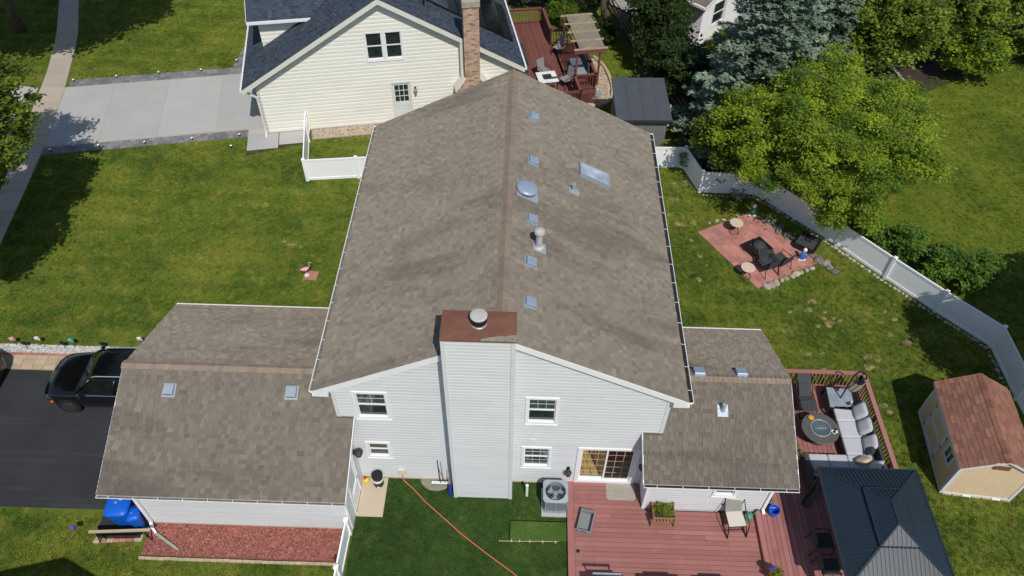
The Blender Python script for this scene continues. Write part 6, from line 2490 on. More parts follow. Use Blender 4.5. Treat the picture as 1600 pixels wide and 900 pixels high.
for (x, y) in ((-hx+.14, -hy+.14), (hx-.14, -hy+.14), (hx-.14, hy-.14), (-hx+.14, hy-.14)):
    b = MB()
    b.box(x-.05, x+.05, y-.05, y+.05, 0, ze-Z2-.03)
    p_ = b.build('post', M['black'], gz)
    b = MB()
    n = 10
    b.loft([[(x+.09+r*math.cos(6.283*i/n)*(1+.25*(i % 2)), y+r*math.sin(6.283*i/n)*(1+.25*(i % 2)), z) for i in range(n)] for z, r in ((.05, .13), (.6, .10), (1.0, .055), (1.4, .10), (ze-Z2-.12, .14))])
    b.build('tied_curtain', M['charcoal'], p_)
b = MB()
for k in range(4):
    a, c = Vector(E4[k])*.93, Vector(E4[(k+1) % 4])*.93
    a.z = c.z = ze-Z2-.09
    b.bar(a, c, .06, .10)
b.build('beam', M['black'], gz)
dt = thing('dining_table', 'dark outdoor dining table in the shade under the gazebo', 'table', (10.7, -2.4, Z2))
b = MB()
b.box(-.5, .5, -.85, .85, .70, .74)
b.build('tabletop', M['dark_grey'], dt)
for (x, y) in ((-.42, -.75), (.42, -.75), (.42, .75), (-.42, .75)):
    b = MB()
    b.box(x-.03, x+.03, y-.03, y+.03, 0, .70)
    b.build('leg', M['black'], dt)
chair_simple('dining_chair', 'black chair in gazebo shade at the near left of its dining table', 'chair', (9.55, -2.85, Z2), R(-90), M['charcoal'], M['black'], 'dining chairs under the gazebo')
chair_simple('dining_chair', 'black chair in gazebo shade at the far left of its dining table', 'chair', (9.55, -2.05, Z2), R(-90), M['charcoal'], M['black'], 'dining chairs under the gazebo')

# ================================================================ BETWEEN GARAGE AND DECK
# air conditioner on its pad
ac = thing('air_conditioner', 'grey outdoor air conditioner with round fan grille beside the deck', 'air conditioner', (1.40, -.72, 0))
b = MB()
b.box(-.42, .42, -.50, .48, -.03, .06)
b.build('pad', M['concrete'], ac, bevel=.01)
def rrect(hx_, hy_, r, z, n=5, ox=0, oy=0):
    pts = []
    for (cx_, cy_, a0) in ((hx_-r, hy_-r, 0), (-hx_+r, hy_-r, 90), (-hx_+r, -hy_+r, 180), (hx_-r, -hy_+r, 270)):
        for i in range(n):
            a = R(a0+90*i/(n-1))
            pts.append((ox+cx_+r*math.cos(a), oy+cy_+r*math.sin(a), z))
    return pts
b = MB()
b.loft([rrect(.385, .385, .12, .065), rrect(.385, .385, .12, .14)])
b.loft([rrect(.36, .36, .11, .14), rrect(.36, .36, .11, .74)], cap=False)
b.build('cabinet', M['tile_blue'], ac)
b = MB()
for i in range(16):
    z = .17+i*.035
    b.loft([rrect(.376, .376, .115, z), rrect(.380, .380, .115, z+.014)], cap=False)
b.build('louvre', M['tote'], ac, kind='stuff')
b = MB()
for (x, y, w, d) in ((0, -.388, .03, .02), (.365, -.3, .03, .03), (-.31, -.36, .03, .03), (.36, .34, .03, .03), (-.36, .34, .03, .03), (.39, 0, .02, .03), (-.39, 0, .02, .03)):
    b.box(x-w/2, x+w/2, y-d/2, y+d/2, .14, .76)
b.build('corner_post', M['galv'], ac)
# top with a round opening
b = MB()
out = rrect(.395, .395, .13, .80, 9)
outl = rrect(.395, .395, .13, .75, 9)
k = len(out)
rr_ = .325
n5 = len(out)//4
inn = [(rr_*math.cos(a), rr_*math.sin(a), .815) for a in [R(45+90*(i//n5)+(i % n5-(n5-1)/2)*90/n5) for i in range(len(out))]]
innl = [(p[0], p[1], .70) for p in inn]
for i in range(k):
    j = (i+1) % k
    b.face([out[i], out[j], inn[j], inn[i]])
    b.face([outl[i], outl[j], out[j], out[i]])
    b.face([inn[i], inn[j], innl[j], innl[i]])
b.build('top_panel', M['galv'], ac)
b = MB()
b.lathe((0, 0, .50), [(.33, 0), (.33, .004)], 28)
b.build('fan_well', M['black'], ac)
b = MB()
for kk in range(3):
    a0 = kk*2.094+.5
    p = []
    for (r, t, z) in ((.05, -.3, .02), (.27, -.52, .05), (.27, .42, .0), (.05, .3, .0)):
        p.append((r*math.cos(a0+t), r*math.sin(a0+t), .62+z))
    b.hexa([(x, y, z-.004) for x, y, z in p]+p)
b.lathe((0, 0, .58), [(.08, 0), (.08, .10), (.03, .11)], 16)
b.build('fan', M['tile_blue'], ac)
b = MB()
for r in (.08, .13, .18, .23, .275):
    b.tube([(r*math.cos(6.283*i/28), r*math.sin(6.283*i/28), .80+.02*(1-r/.29)) for i in range(29)], .0035, 4, cap=False)
for i in range(12):
    a = 6.283*i/12
    b.tube([(.03*math.cos(a), .03*math.sin(a), .82), (.298*math.cos(a), .298*math.sin(a), .80)], .0035, 4)
b.build('grille', M['steel'], ac, kind='stuff')
# white pipe stub standing in the turf
pv = thing('vent_pipe', 'thin white pipe standing in the dark turf by the wall', 'pipe', (.50, -.50, 0))
b = MB()
b.tube([(0, 0, -.05), (0, .03, .62)], .045, 10)
b.build('pipe', M['white_plastic'], pv)
b = MB()
b.lathe((0, .03, .60), [(.05, 0), (.05, .05), (.04, .05)], 10)
b.build('collar', M['white_plastic'], pv)
# turf covered step with a cord pegged along its front
b = MB()
b.box(.0, 1.77, -2.06, -1.44, 0, .14)
stp = tag(b.build('turf_step', M['turf_light'], bevel=.02), 'low step covered in pale artificial turf in front of the air conditioner', 'step')
cg = thing('peg_line', 'pale cord held by clips along the front of the turf step', 'cord', (.0, -2.08, .06))
b = MB()
b.tube([(-.35, -.02, .03), (.3, -.01, .025), (.7, .0, .03), (1.2, .01, .03), (1.52, .02, .03)], .010, 5)
b.build('cord', M['beige'], cg)
for x in (.05, .30, .62, 1.02, 1.42):
    b = MB()
    b.box(x-.02, x+.02, -.04, .03, .005, .06)
    b.build('clip', M['beige'], cg)
# concrete pad and round slab
sheet_pad = MB()
sheet_pad.box(-4.935, -4.08, -1.41, -.04, -.05, .05)
pad = sheet_pad.build('concrete_pad', M['tan_concrete'], kind='structure', bevel=.012)
b = MB()
b.prism([(-2.48+.52*math.cos(R(a)), -.03-.42*math.sin(R(a))) for a in range(0, 181, 12)], -.03, .04)
b.build('splash_slab', M['lichen'], kind='structure')
# bin with a white bag collar
tc = thing('waste_bin', 'round black and white bin on the tan pad by the side door', 'bin', (-4.36, -.26, .05))
b = MB()
b.lathe((0, 0, 0), [(.16, 0), (.17, .02), (.17, .30)], 24)
b.lathe((0, 0, .301), [(.172, 0), (.178, .24), (.165, .24), (.16, .0)], 24)
b.build('drum', M['black_plastic'], tc)
b = MB()
b.lathe((0, 0, .29), [(.178, 0), (.182, .12), (.178, .13)], 24)
b.build('white_band', M['white_plastic'], tc)
b = MB()
b.lathe((0, 0, .54), [(.185, 0), (.188, .025), (.16, .03), (.155, .005)], 24)
b.build('rim', M['black_plastic'], tc)
b = MB()
b.box(-.02, .06, -.178, -.166, .04, .08)
b.build('tag', M['white_plastic'], tc)
# yellow and red toy watering jug
tj = thing('toy_jug', 'small yellow and red plastic jug in the corner of the tan pad', 'jug', (-4.78, -.20, .05), .3)
b = MB()
b.lathe((0, 0, 0), [(.09, 0), (.10, .05), (.08, .16), (.03, .20)], 12, sy=.7)
b.build('jug', M['yellow'], tj, smooth=True)
b = MB()
b.lathe((-.02, 0, .19), [(.04, 0), (.05, .04), (.02, .08)], 10)
b.build('cap', M['red'], tj, smooth=True)
b = MB()
b.tube([(.08, 0, .05), (.14, 0, .12), (.07, 0, .18)], .014, 6)
b.build('handle', M['yellow'], tj, smooth=True)
# orange cord from the outlet
cdp = [(-3.58, -.07, .42), (-3.57, -.12, .10), (-3.50, -.16, .03)]+[(x, y, .045) for x, y in ((-3.2, -.42), (-2.77, -.85), (-2.2, -1.33), (-1.55, -1.88), (-.75, -2.47), (.10, -3.06), (.9, -3.7), (1.4, -4.6))]
b = MB()
b.tube(cdp, .019, 7)
tag(b.build('extension_cord', M['orange'], smooth=True), 'orange cord running across the dark turf from the cream outlet cover', 'cord')
# push broom, spade and blue umbrella leaning by the chimney
br = thing('push_broom', 'wide push broom with long dark handle leaning on the grey siding', 'broom', (-2.33, -.18, .05))
b = MB()
b.box(-.30, .30, -.06, .03, .03, .085)
b.build('head', M['ceramic'], br, bevel=.008)
b = MB()
for i in range(24):
    x = -.29+i*.0245
    b.box(x, x+.02, -.055, .025, -.01, .03, 0, random.random())
b.build('bristles', M['charcoal'], br, kind='stuff')
b = MB()
b.tube([(.0, -.02, .08), (-.06, .13, 1.25)], .014, 7)
b.tube([(.16, -.02, .08), (-.03, .10, .72)], .008, 6)
b.build('handle', M['dark_grey'], br)
sq = thing('rake', 'thin dark handled garden rake standing beside the push broom', 'rake', (-2.30, -.10, .05))
b = MB()
b.tube([(.05, 0, .0), (.0, .08, 1.15)], .012, 6)
b.build('handle', M['rail_wood'], sq)
b = MB()
b.box(-.12, .22, -.02, .01, .0, .03)
b.build('head', M['black'], sq)
ub = thing('beach_umbrella', 'furled dark blue umbrella leaning in the corner by the sided chimney', 'umbrella', (-1.98, -.62, .01))
b = MB()
b.lathe((0, 0, 0), [(.02, .0), (.05, .05), (.07, .30), (.05, .48), (.02, .52)], 10)
b.build('furled_canopy', mat('navy cloth', (.012, .028, .22), .7, .15, 6, .1, 40), ub).rotation_euler = (R(-18), 0, 0)
b = MB()
b.tube([(0, .16, .48), (.02, .42, 1.02)], .012, 6)
b.build('pole', M['steel'], ub)
gt2 = thing('garden_tools', 'bundle of pale tool handles standing in the shaded chimney corner', 'tools', (-1.99, -.30, .03))
for k in range(3):
    b = MB()
    b.tube([(.03*k-.03, -.15, 0), (-.06+.05*k, .10, .85+.1*k)], .012, 6)
    b.build('handle', M['pipe'], gt2)

# ================================================================ RED MULCH BED, BRICK EDGE, BINS
sheet('mulch_bed', [(-11.32, -2.90), (-5.15, -2.92), (-5.10, -1.86), (-11.36, -1.86)], .016, M['mulch_base'])
def chips(name, n, box, mt):
    a = rng.uniform(0, 6.283, n)
    x, y = rng.uniform(box[0], box[1], n), rng.uniform(box[2], box[3], n)
    l, w = rng.uniform(.02, .055, n), rng.uniform(.006, .014, n)
    z = rng.uniform(.02, .05, n)
    t1, t2 = rng.uniform(-.018, .018, n), rng.uniform(-.01, .01, n)
    ca, sa = np.cos(a), np.sin(a)
    V = np.stack([np.stack([x+sx*l*ca-sy*w*sa, y+sx*l*sa+sy*w*ca, z+sx*t1+sy*t2], 1) for sx, sy in ((-1, -1), (1, -1), (1, 1), (-1, 1))], 1).reshape(-1, 3)
    me = mesh_np(name, V, np.arange(4*n).reshape(n, 4), rng.random(n), mt)
    return link(name, me, kind='stuff')
chips('mulch_chips', 16000, (-11.28, -5.2, -2.86, -1.88), M['mulch'])
be = thing('brick_border', 'row of tan bricks edging the red mulch bed', 'edging', (-11.33, -2.96, 0))
x = -11.33
while x < -5.25:
    b = MB()
    b.box(.004, .196, -.085, .0, 0, .075+random.uniform(-.006, .006), 0, random.random())
    o = b.build('brick', M['paver_tan'], be, loc=(x+11.33, random.uniform(-.008, .008), 0), bevel=.006)
    x += .2
bs = thing('brick_step', 'two rows of tan and pink bricks laid below the blue bins', 'bricks', (-12.92, -2.58, 0))
for j in range(2):
    x = 0.0
    while x < 1.35:
        b = MB()
        b.box(.004, .196, .004, .10, 0, .05+random.uniform(-.004, .006), 0, random.random())
        b.build('brick', M['paver_tan'] if random.random() < .65 else M['brick_red'], bs, loc=(x+j*.03, j*.11+x*.09, 0), bevel=.006)
        x += .2
b = MB()
b.box(1.26, 1.48, .10, .32, 0, .05)
b.build('paver', M['walk'], bs, bevel=.008)
sheet('bin_stand', [(-12.95, -2.3), (-11.42, -2.16), (-11.42, -1.1), (-12.95, -1.1)], .014, M['asphalt'])
def wheelie(label, x, y, rz, w=.64, d=.70, h=1.02):
    t = thing('wheelie_bin', label, 'bin', (x, y, .015), rz, 'blue bins beside the garage')
    b = MB()
    b.loft([rrect(w*.36, d*.34, .05, .04), rrect(w*.47, d*.46, .06, h*.8), rrect(w*.49, d*.48, .06, h-.04)])
    b.build('body', M['blue_plastic'], t)
    b = MB()
    b.loft([rrect(w*.53, d*.53, w*.24, h-.04), rrect(w*.54, d*.54, w*.25, h), rrect(w*.52, d*.52, w*.26, h+.04), rrect(w*.45, d*.45, w*.26, h+.08), rrect(w*.32, d*.32, w*.22, h+.105), rrect(w*.14, d*.14, w*.10, h+.115)])
    b.build('lid', M['blue_plastic'], t, smooth=True)
    b = MB()
    b.box(-w*.12, w*.0, -d*.05, d*.02, h+.114, h+.119)
    b.build('lid_mark', M['galv'], t)
    b = MB()
    b.tube([(-w*.4, d*.55, h-.06), (-w*.4, d*.66, h-.02), (w*.4, d*.66, h-.02), (w*.4, d*.55, h-.06)], .018, 6)
    b.build('handle', M['black_plastic'], t)
    for s in (-1, 1):
        b = MB(Matrix.Translation((s*w*.42, d*.38, .11)) @ Matrix.Rotation(R(90), 4, 'Y'))
        b.lathe((0, 0, -.03), [(.11, 0), (.12, .01), (.12, .05), (.11, .06)], 16)
        b.build('wheel', M['rubber'], t)
wheelie('larger blue wheeled bin at the corner of the garage', -12.06, -1.74, .06, .68, .80, 1.02)
wheelie('smaller blue bin tucked behind the white downspout', -11.60, -1.96, .3, .36, .44, .80)
bk = thing('bin_screen', 'pale timber beam on black brackets in front of the blue bins', 'beam', (-11.9, -2.44, 0), R(4))
b = MB()
b.box(-.92, .92, -.04, .04, .64, .69, 0, .6)
b.build('beam', M['beam'], bk)
for s in (-1, 1):
    b = MB()
    b.tube([(s*.80, -.05, 0), (s*.72, 0, .66)], .02, 6)
    b.tube([(s*.62, .05, 0), (s*.72, 0, .66)], .02, 6)
    b.build('leg', M['black'], bk)
cr = thing('tool_box', 'low black plastic crate under the pale beam', 'crate', (-12.2, -2.28, .015), .05)
b = MB()
b.box(-.6, .7, -.13, .13, 0, .02)
for (x0, x1, y0, y1) in ((-.6, .7, -.13, -.115), (-.6, .7, .115, .13), (-.6, -.585, -.115, .115), (.685, .7, -.115, .115)):
    b.box(x0, x1, y0, y1, .02, .22)
b.build('tub', M['black_plastic'], cr)
b = MB()
b.box(-.2, -.05, -.135, -.13, .12, .17)
b.build('latch', M['dark_grey'], cr)
def stake(label, u, v, mt, h=.42, group='coloured stakes along the gravel', w=.09):
    p = G(u, v)
    t = thing('garden_stake', label, 'garden stake', (p[0], p[1], 0), random.uniform(-.4, .4), group)
    b = MB()
    b.tube([(0, 0, -.05), (0, 0, h)], .010, 6)
    b.build('rod', M['black'], t)
    b = MB()
    b.hexa([(-w, -.02, h-.05), (w, -.02, h-.05), (w, .02, h-.05), (-w, .02, h-.05), (-w*1.1, -.05, h+.09), (w*.7, -.05, h+.12), (w*.7, .03, h+.12), (-w*1.1, .03, h+.09)])
    b.lathe((0, 0, h+.02), [(.05, 0), (.07, .05), (.03, .10)], 8)
    b.build('ornament', mt, t)
stake('small blue and red flag on a thin stake in the lawn by the bins', 125, 836, M['purple'], .5, None)
stake('pale pink ornament on a stake, first from the left along the gravel', 27, 540, M['pink'], .38)
stake('black lamp on a stake, second from the left along the gravel', 44, 545, M['black'], .30)
stake('white ornament on a stake, third from the left along the gravel', 66, 540, M['ceramic'], .40)
stake('black lamp on a stake, fourth from the left along the gravel', 103, 545, M['black'], .30)
stake('turquoise ornament on a stake, fifth from the left along the gravel', 118, 543, mat('turquoise paint', (.08, .42, .55), .5), .40)
stake('black lamp on a stake beside the windscreen of the parked car', 165, 546, M['black'], .30)
stake('white ornament on a stake peeping past the garage roof corner', 223, 538, M['ceramic'], .30)
# white marker lights along the neighbour's drive
dots = [((116, 128), 'far left end'), ((183, 122), 'second from the left'), ((249, 116), 'third from the left'), ((315, 112), 'fourth from the left'), ((370, 97), 'where the border curves')]
for (uv, w_) in dots:
    p = G(*uv)
    t = thing('path_light', 'white path light on the upper border of the concrete drive, '+w_, 'path light', (p[0], p[1], .03), 0, 'white path lights along the concrete drive')
    b = MB()
    b.lathe((0, 0, 0), [(.05, 0), (.05, .02), (.02, .03), (.02, .10)], 10)
    b.build('stem', M['black'], t)
    b = MB()
    b.lathe((0, 0, .10), [(.045, 0), (.058, .02), (.03, .05), (.01, .055)], 12)
    b.build('lamp_cap', M['white_plastic'], t)
dots2 = [((80, 237), 'leftmost, in the tree shade'), ((155, 230), 'second from the left'), ((227, 225), 'third from the left'), ((301, 219), 'fourth from the left'), ((375, 213), 'beside the side path'), ((362, 231), 'standing in the grass')]
for (uv, w_) in dots2:
    p = G(*uv)
    t = thing('path_light', 'white path light on the lower border of the concrete drive, '+w_, 'path light', (p[0], p[1], .03), 0, 'white path lights along the concrete drive')
    b = MB()
    b.lathe((0, 0, 0), [(.05, 0), (.05, .02), (.02, .03), (.02, .10)], 10)
    b.build('stem', M['black'], t)
    b = MB()
    b.lathe((0, 0, .10), [(.045, 0), (.058, .02), (.03, .05), (.01, .055)], 12)
    b.build('lamp_cap', M['white_plastic'], t)

# ================================================================ CARS
def make_suv(label):
    """front towards -x, centre of the front axle at x = .95, ground at z = 0"""
    t = thing('parked_car', label, 'car', (-16.40, 3.10, .012), 0, 'black cars parked on the asphalt drive')
    def ring(x, hw, zb, zs, zt, cr, tuck=.03):
        # half profile mirrored: bottom, sill, belly, shoulder, deck
        h = [(hw-tuck-.05, zb), (hw-tuck, zb+.12), (hw, (zb+zs)/2), (hw-.015, zs-.06), (hw-.07, zs), (hw*.72, zt-.012), (hw*.36, zt+cr*.7), (0, zt+cr)]
        pts = [(x, y, z) for y, z in h]+[(x, -y, z) for y, z in h[-2::-1]]
        return pts
    rings = [ring(.02, .50, .36, .64, .68, .02), ring(.06, .68, .28, .72, .79, .03), ring(.20, .84, .24, .84, .92, .04), ring(.50, .945, .24, .95, 1.01, .03), ring(1.0, .975, .24, 1.01, 1.07, .03), ring(1.42, .98, .24, 1.05, 1.09, .03),
             ring(2.2, .98, .24, 1.08, 1.08, .0), ring(3.4, .98, .24, 1.09, 1.09, .0), ring(4.2, .965, .26, 1.10, 1.10, 0), ring(4.55, .93, .30, 1.08, 1.10, 0), ring(4.72, .84, .36, .95, 1.02, 0), ring(4.75, .76, .42, .88, .92, 0)]
    b = MB()
    b.loft(rings)
    b.build('body', M['car_paint'], t, smooth=True)
    def cring(x, hw, z, r=.09):
        return [(x, y, z-abs(y/hw)**3*r) for y in np.linspace(-hw, hw, 9)]
    # cabin: roof skin and pillars
    b = MB()
    rf = [cring(1.98, .66, 1.66), cring(2.2, .69, 1.72), cring(2.8, .70, 1.755), cring(3.6, .69, 1.745), cring(4.2, .66, 1.70), cring(4.36, .62, 1.66)]
    for a, c in zip(rf, rf[1:]):
        for i in range(8):
            b.face([a[i], a[i+1], c[i+1], c[i]])
    for s in (-1, 1):
        for (p, q, w) in (((1.36, s*.85, 1.06), (2.0, s*.655, 1.63), .06), ((2.72, s*.89, 1.07), (2.86, s*.695, 1.68), .07), ((3.62, s*.88, 1.08), (3.66, s*.685, 1.67), .07), ((4.58, s*.80, 1.07), (4.30, s*.63, 1.62), .10)):
            b.bar(p, q, w, .05, up=(0, s, .3))
        b.tube([(1.98, s*.655, 1.62), (2.3, s*.69, 1.665), (3.0, s*.695, 1.69), (3.8, s*.68, 1.68), (4.34, s*.625, 1.61)], .028, 6)
    b.build('cabin', M['car_paint'], t, smooth=True)
    b = MB()
    b.loft([[(1.30, y, 1.075-abs(y)*.03) for y in (-.80, -.4, 0, .4, .80)]+[(1.33, y, 1.06-abs(y)*.03) for y in (.80, .4, 0, -.4, -.80)],
            [(1.98, y, 1.655-abs(y/.66)**3*.08) for y in (-.64, -.32, 0, .32, .64)]+[(2.0, y, 1.63-abs(y/.66)**3*.08) for y in (.64, .32, 0, -.32, -.64)]])
    b.build('windshield', M['car_glass'], t)
    b = MB()
    b.hexa([(4.56, -.76, 1.08), (4.60, -.76, 1.08), (4.60, .76, 1.08), (4.56, .76, 1.08), (4.30, -.60, 1.62), (4.34, -.60, 1.62), (4.34, .60, 1.62), (4.30, .60, 1.62)])
    b.build('rear_window', M['car_glass'], t)
    for s in (-1, 1):
        for (x0, x1, x2, x3) in ((1.48, 2.70, 2.84, 2.06), (2.76, 3.58, 3.64, 2.88), (3.66, 4.50, 4.26, 3.68)):
            b = MB()
            q = [(x0, s*.885, 1.07), (x1, s*.885, 1.08), (x2, s*.69, 1.655), (x3, s*.675, 1.645)]
            qi = [(x, y-s*.02, z) for x, y, z in q]
            b.hexa(qi+q)
            b.build('side_window', M['car_glass'], t)
        b = MB()
        b.tube([(1.45, s*.945, 1.065), (2.6, s*.955, 1.085), (4.2, s*.94, 1.10)], .012, 5)
        b.build('chrome_strip', M['chrome'], t)
        b = MB()
        b.tube([(2.08, s*.60, 1.70), (2.22, s*.61, 1.765), (3.0, s*.62, 1.80), (3.9, s*.61, 1.785), (4.15, s*.59, 1.73)], .018, 6)
        b.build('roof_rail', M['galv'], t)
        b = MB()
        b.loft([[(1.62+dx*k, s*(.96+.13*w_), 1.10+dz*k) for dx, dz in ((-.07, -.06), (.06, -.06), (.07, .06), (-.04, .08))] for w_, k in ((0, .5), (.3, .9), (1, 1.0), (1.25, .6))])
        b.build('side_mirror', M['car_paint'], t)
        b = MB()
        b.hexa([(.10, s*.52, .70), (.24, s*.86, .70), (.44, s*.92, .74), (.20, s*.56, .72), (.13, s*.52, .83), (.27, s*.845, .85), (.52, s*.915, .885), (.26, s*.56, .885)])
        b.build('headlight', M['table_glass'], t)
        b = MB()
        b.bar((.16, s*.60, .865), (.52, s*.925, .895), .03, .02)
        b.build('lamp_strip', M['chrome'], t)
        b = MB()
        b.box(.36, .46, min(s*.92, s*.955), max(s*.92, s*.955), .54, .62)
        b.build('side_marker', M['amber'], t)
        b = MB()
        b.hexa([(4.62, s*.55, .82), (4.76, s*.50, .82), (4.70, s*.86, .82), (4.52, s*.92, .82), (4.60, s*.55, .98), (4.73, s*.50, .98), (4.68, s*.85, .98), (4.50, s*.925, .98)])
        b.build('tail_lamp', M['red'], t)
        for x in (2.62, 3.52):
            b = MB()
            b.tube([(x-.1, s*.985, .93), (x-.08, s*1.01, .935), (x+.08, s*1.01, .935), (x+.1, s*.985, .93)], .011, 5)
            b.build('door_handle', M['car_paint'], t)
        for x in (.95, 3.78):
            Tm = Matrix.Translation((x, s*.885, .36)) @ Matrix.Rotation(R(90*s), 4, 'X')
            b = MB(Tm)
            b.lathe((0, 0, -.12), [(.22, 0), (.335, .01), (.36, .05), (.36, .17), (.335, .215), (.24, .22)], 28)
            wh = b.build('wheel', M['rubber'], t)
            b = MB(Tm)
            s_ = 1
            for k in range(5):
                a = 6.283*k/5+.3
                p = [(.05*math.cos(a-.5), .05*math.sin(a-.5)), (.235*math.cos(a-.16), .235*math.sin(a-.16)), (.235*math.cos(a+.16), .235*math.sin(a+.16)), (.05*math.cos(a+.5), .05*math.sin(a+.5))]
                z0, z1 = (-.135, -.11)
                b.hexa([(x_, y_, z0) for x_, y_ in p]+[(x_, y_, z1) for x_, y_ in p])
                b.hexa([(x_, y_, .085) for x_, y_ in p]+[(x_, y_, .11) for x_, y_ in p])
            b.lathe((0, 0, -.14), [(.24, 0), (.25, .03), (.25, .22), (.24, .255)], 24)
            b.build('rim', M['dark_grey'], wh)
            b = MB(Tm)
            b.lathe((0, 0, -.10), [(.40, .0), (.405, .02), (.405, .18), (.37, .19)], 28)
            b.build('wheel_arch', M['black_plastic'], t)
    b = MB()
    b.box(-.005, .05, -.48, .48, .42, .66)
    b.build('grille', M['black_plastic'], t)
    b = MB()
    b.tube([(.02, -.5, .68), (-.01, 0, .69), (.02, .5, .68)], .010, 5)
    b.build('grille_strip', M['chrome'], t)
    b = MB()
    b.box(-.02, .0, -.24, .24, .46, .57)
    b.build('number_plate', M['white_plastic'], t)
    return t
suv = make_suv('black sport utility car with roof rails parked nose out before the garage')
car2 = copy_tree(suv)
car2['label'] = 'second black car at the left edge, only its rounded end in view'
suv.scale = (1, 1, .95)
car2.scale = (1, 1, .95)
car2.location = (-23.12, 2.98, .012)

# ================================================================ TAN SHED
shd = thing('shed', 'tan garden shed with rust red shingle roof and pale trimmed doors', 'shed', (14.07, .08, 0), R(-5.5))
sw_, sd_, sh0, sh1 = 2.22, 3.12, .12, 1.72
slp = (2.46-1.78)/(sw_/2+.07)
top_ = sh1+slp*sw_/2
def groove_wall(T, L, poly, name, mt, n, thick=.06):
    """sheet siding in upright boards"""
    for i in range(n):
        u0, u1 = L*i/n+.0015, L*(i+1)/n-.0015
        b = MB(T)
        z0 = poly(u0), poly(u1)
        um = L/2
        pts = [(u0, sh0), (u1, sh0), (u1, z0[1])]
        if u0 < um < u1:
            pts.append((um, poly(um)))
        pts.append((u0, z0[0]))
        k = len(pts)
        a = b.add([(p[0], -thick, p[1]) for p in pts])
        c = b.add([(p[0], 0, p[1]) for p in pts])
        b.f.append(tuple(a+j for j in range(k)))
        b.f.append(tuple(c+j for j in range(k)))
        for j in range(k):
            b.f.append((a+j, a+(j+1) % k, c+(j+1) % k, c+j))
        b.m += [0]*(k+2)
        b.t += [random.random()]*(k+2)
        b.build('board', mt, shd)
groove_wall(frame((0, 0, 0), (1, 0, 0), (0, -1, 0)), sw_, lambda u: sh1+slp*(sw_/2-abs(u-sw_/2)), 'board', M['shed_wall'], 7)
groove_wall(frame((0, sd_, 0), (1, 0, 0), (0, 1, 0)), sw_, lambda u: sh1+slp*(sw_/2-abs(u-sw_/2)), 'board', M['shed_wall'], 4)
LT = frame((0, 0, 0), (0, 1, 0), (-1, 0, 0))
groove_wall(LT, sd_, lambda u: sh1, 'board', M['shed_wall'], 9)
groove_wall(frame((sw_, 0, 0), (0, 1, 0), (1, 0, 0)), sd_, lambda u: sh1, 'board', M['shed_wall'], 9)
b = MB()
for (x, y) in ((0, 0), (sw_, 0), (0, sd_), (sw_, sd_)):
    sx_, sy_ = (-1 if x == 0 else 1), (-1 if y == 0 else 1)
    b.box(min(x, x+sx_*.02), max(x, x+sx_*.02), min(y+sy_*.02, y-sy_*.09), max(y+sy_*.02, y-sy_*.09), .05, sh1)
    b.box(min(x, x-sx_*.09), max(x, x-sx_*.09), min(y, y+sy_*.02), max(y, y+sy_*.02), .05, sh1)
b.build('corner_board', M['shed_trim'], shd)
b = MB()
b.box(.09, sw_-.09, -.015, 0, .05, .125)
b.box(-.015, 0, .09, sd_-.09, .05, .125)
b.build('skirt_board', M['shed_trim'], shd)
for i in range(7):
    b = MB()
    x = .1+i*.31
    b.box(x, x+.27, -.05, .12, -.05, .06+random.uniform(-.01, .01), 0, random.random())
    b.build('foundation_block', M['white_plastic'] if i in (2, 5) else M['paver_tan'], shd)
# wide door on the long side: one leaf with a middle rail
u0, u1 = 1.22, 2.47
b = MB(LT)
b.box(u0, u1, .003, .022, .14, 1.60)
d_ = b.build('door', M['shed_wall'], shd)
for (a, c, d, e_) in ((u0, u1, .14, .27), (u0, u1, .82, .93), (u0, u1, 1.44, 1.60), (u0, u0+.14, .27, .82), (u0, u0+.14, .93, 1.44), (u1-.14, u1, .27, .82), (u1-.14, u1, .93, 1.44)):
    b = MB(LT)
    b.box(a, c, .022, .040, d, e_)
    b.build('door_trim', M['shed_trim'], d_)
for uu in (u0, u1):
    for z in (.30, .86, 1.36):
        b = MB(LT)
        b.box(uu-.06, uu+.06, .041, .049, z, z+.045)
        b.build('hinge', M['black'], d_)
# two pane window with flat trim
u0, u1, z0, z1 = .40, 1.00, .94, 1.58
b = MB(LT)
for (a, c, d, e_) in ((u0, u1, z0, z0+.09), (u0, u1, z1-.09, z1), (u0, u0+.085, z0+.09, z1-.09), (u1-.085, u1, z0+.09, z1-.09)):
    b.box(a, c, .003, .036, d, e_)
w_ = b.build('window', M['shed_trim'], shd)
um = (u0+u1)/2
b = MB(LT)
b.box(um-.022, um+.022, .003, .028, z0+.09, z1-.09)
b.build('window_bar', M['shed_trim'], w_)
for (a, c) in ((u0+.085, um-.022), (um+.022, u1-.085)):
    b = MB(LT)
    b.box(a, c, .003, .012, z0+.09, z1-.09)
    b.build('pane', M['pane'], w_)
b = MB()
b.box(.86, 1.36, -.03, .0, sh1+.10, sh1+.30)
lv = b.build('gable_vent', M['rust'], shd)
b = MB()
for i in range(4):
    b.box(.89, 1.33, -.04, -.03, sh1+.125+i*.042, sh1+.15+i*.042)
b.build('louvre', M['rust'], lv)
ez = 1.78
srf = slab_roof('roof', [(-.09, -.10, ez-slp*.02), (sw_/2, -.10, 2.46), (sw_/2, sd_+.1, 2.46), (-.09, sd_+.1, ez-slp*.02)], .05, M['shed_wall'], shd)
slab_roof('roof', [(sw_+.09, -.10, ez-slp*.02), (sw_/2, -.10, 2.46), (sw_/2, sd_+.1, 2.46), (sw_+.09, sd_+.1, ez-slp*.02)], .05, M['shed_wall'], shd)
es = (2.46-(ez-slp*.02))/(sw_/2+.09)
SL = (sw_/2+.09)*math.hypot(1, es)
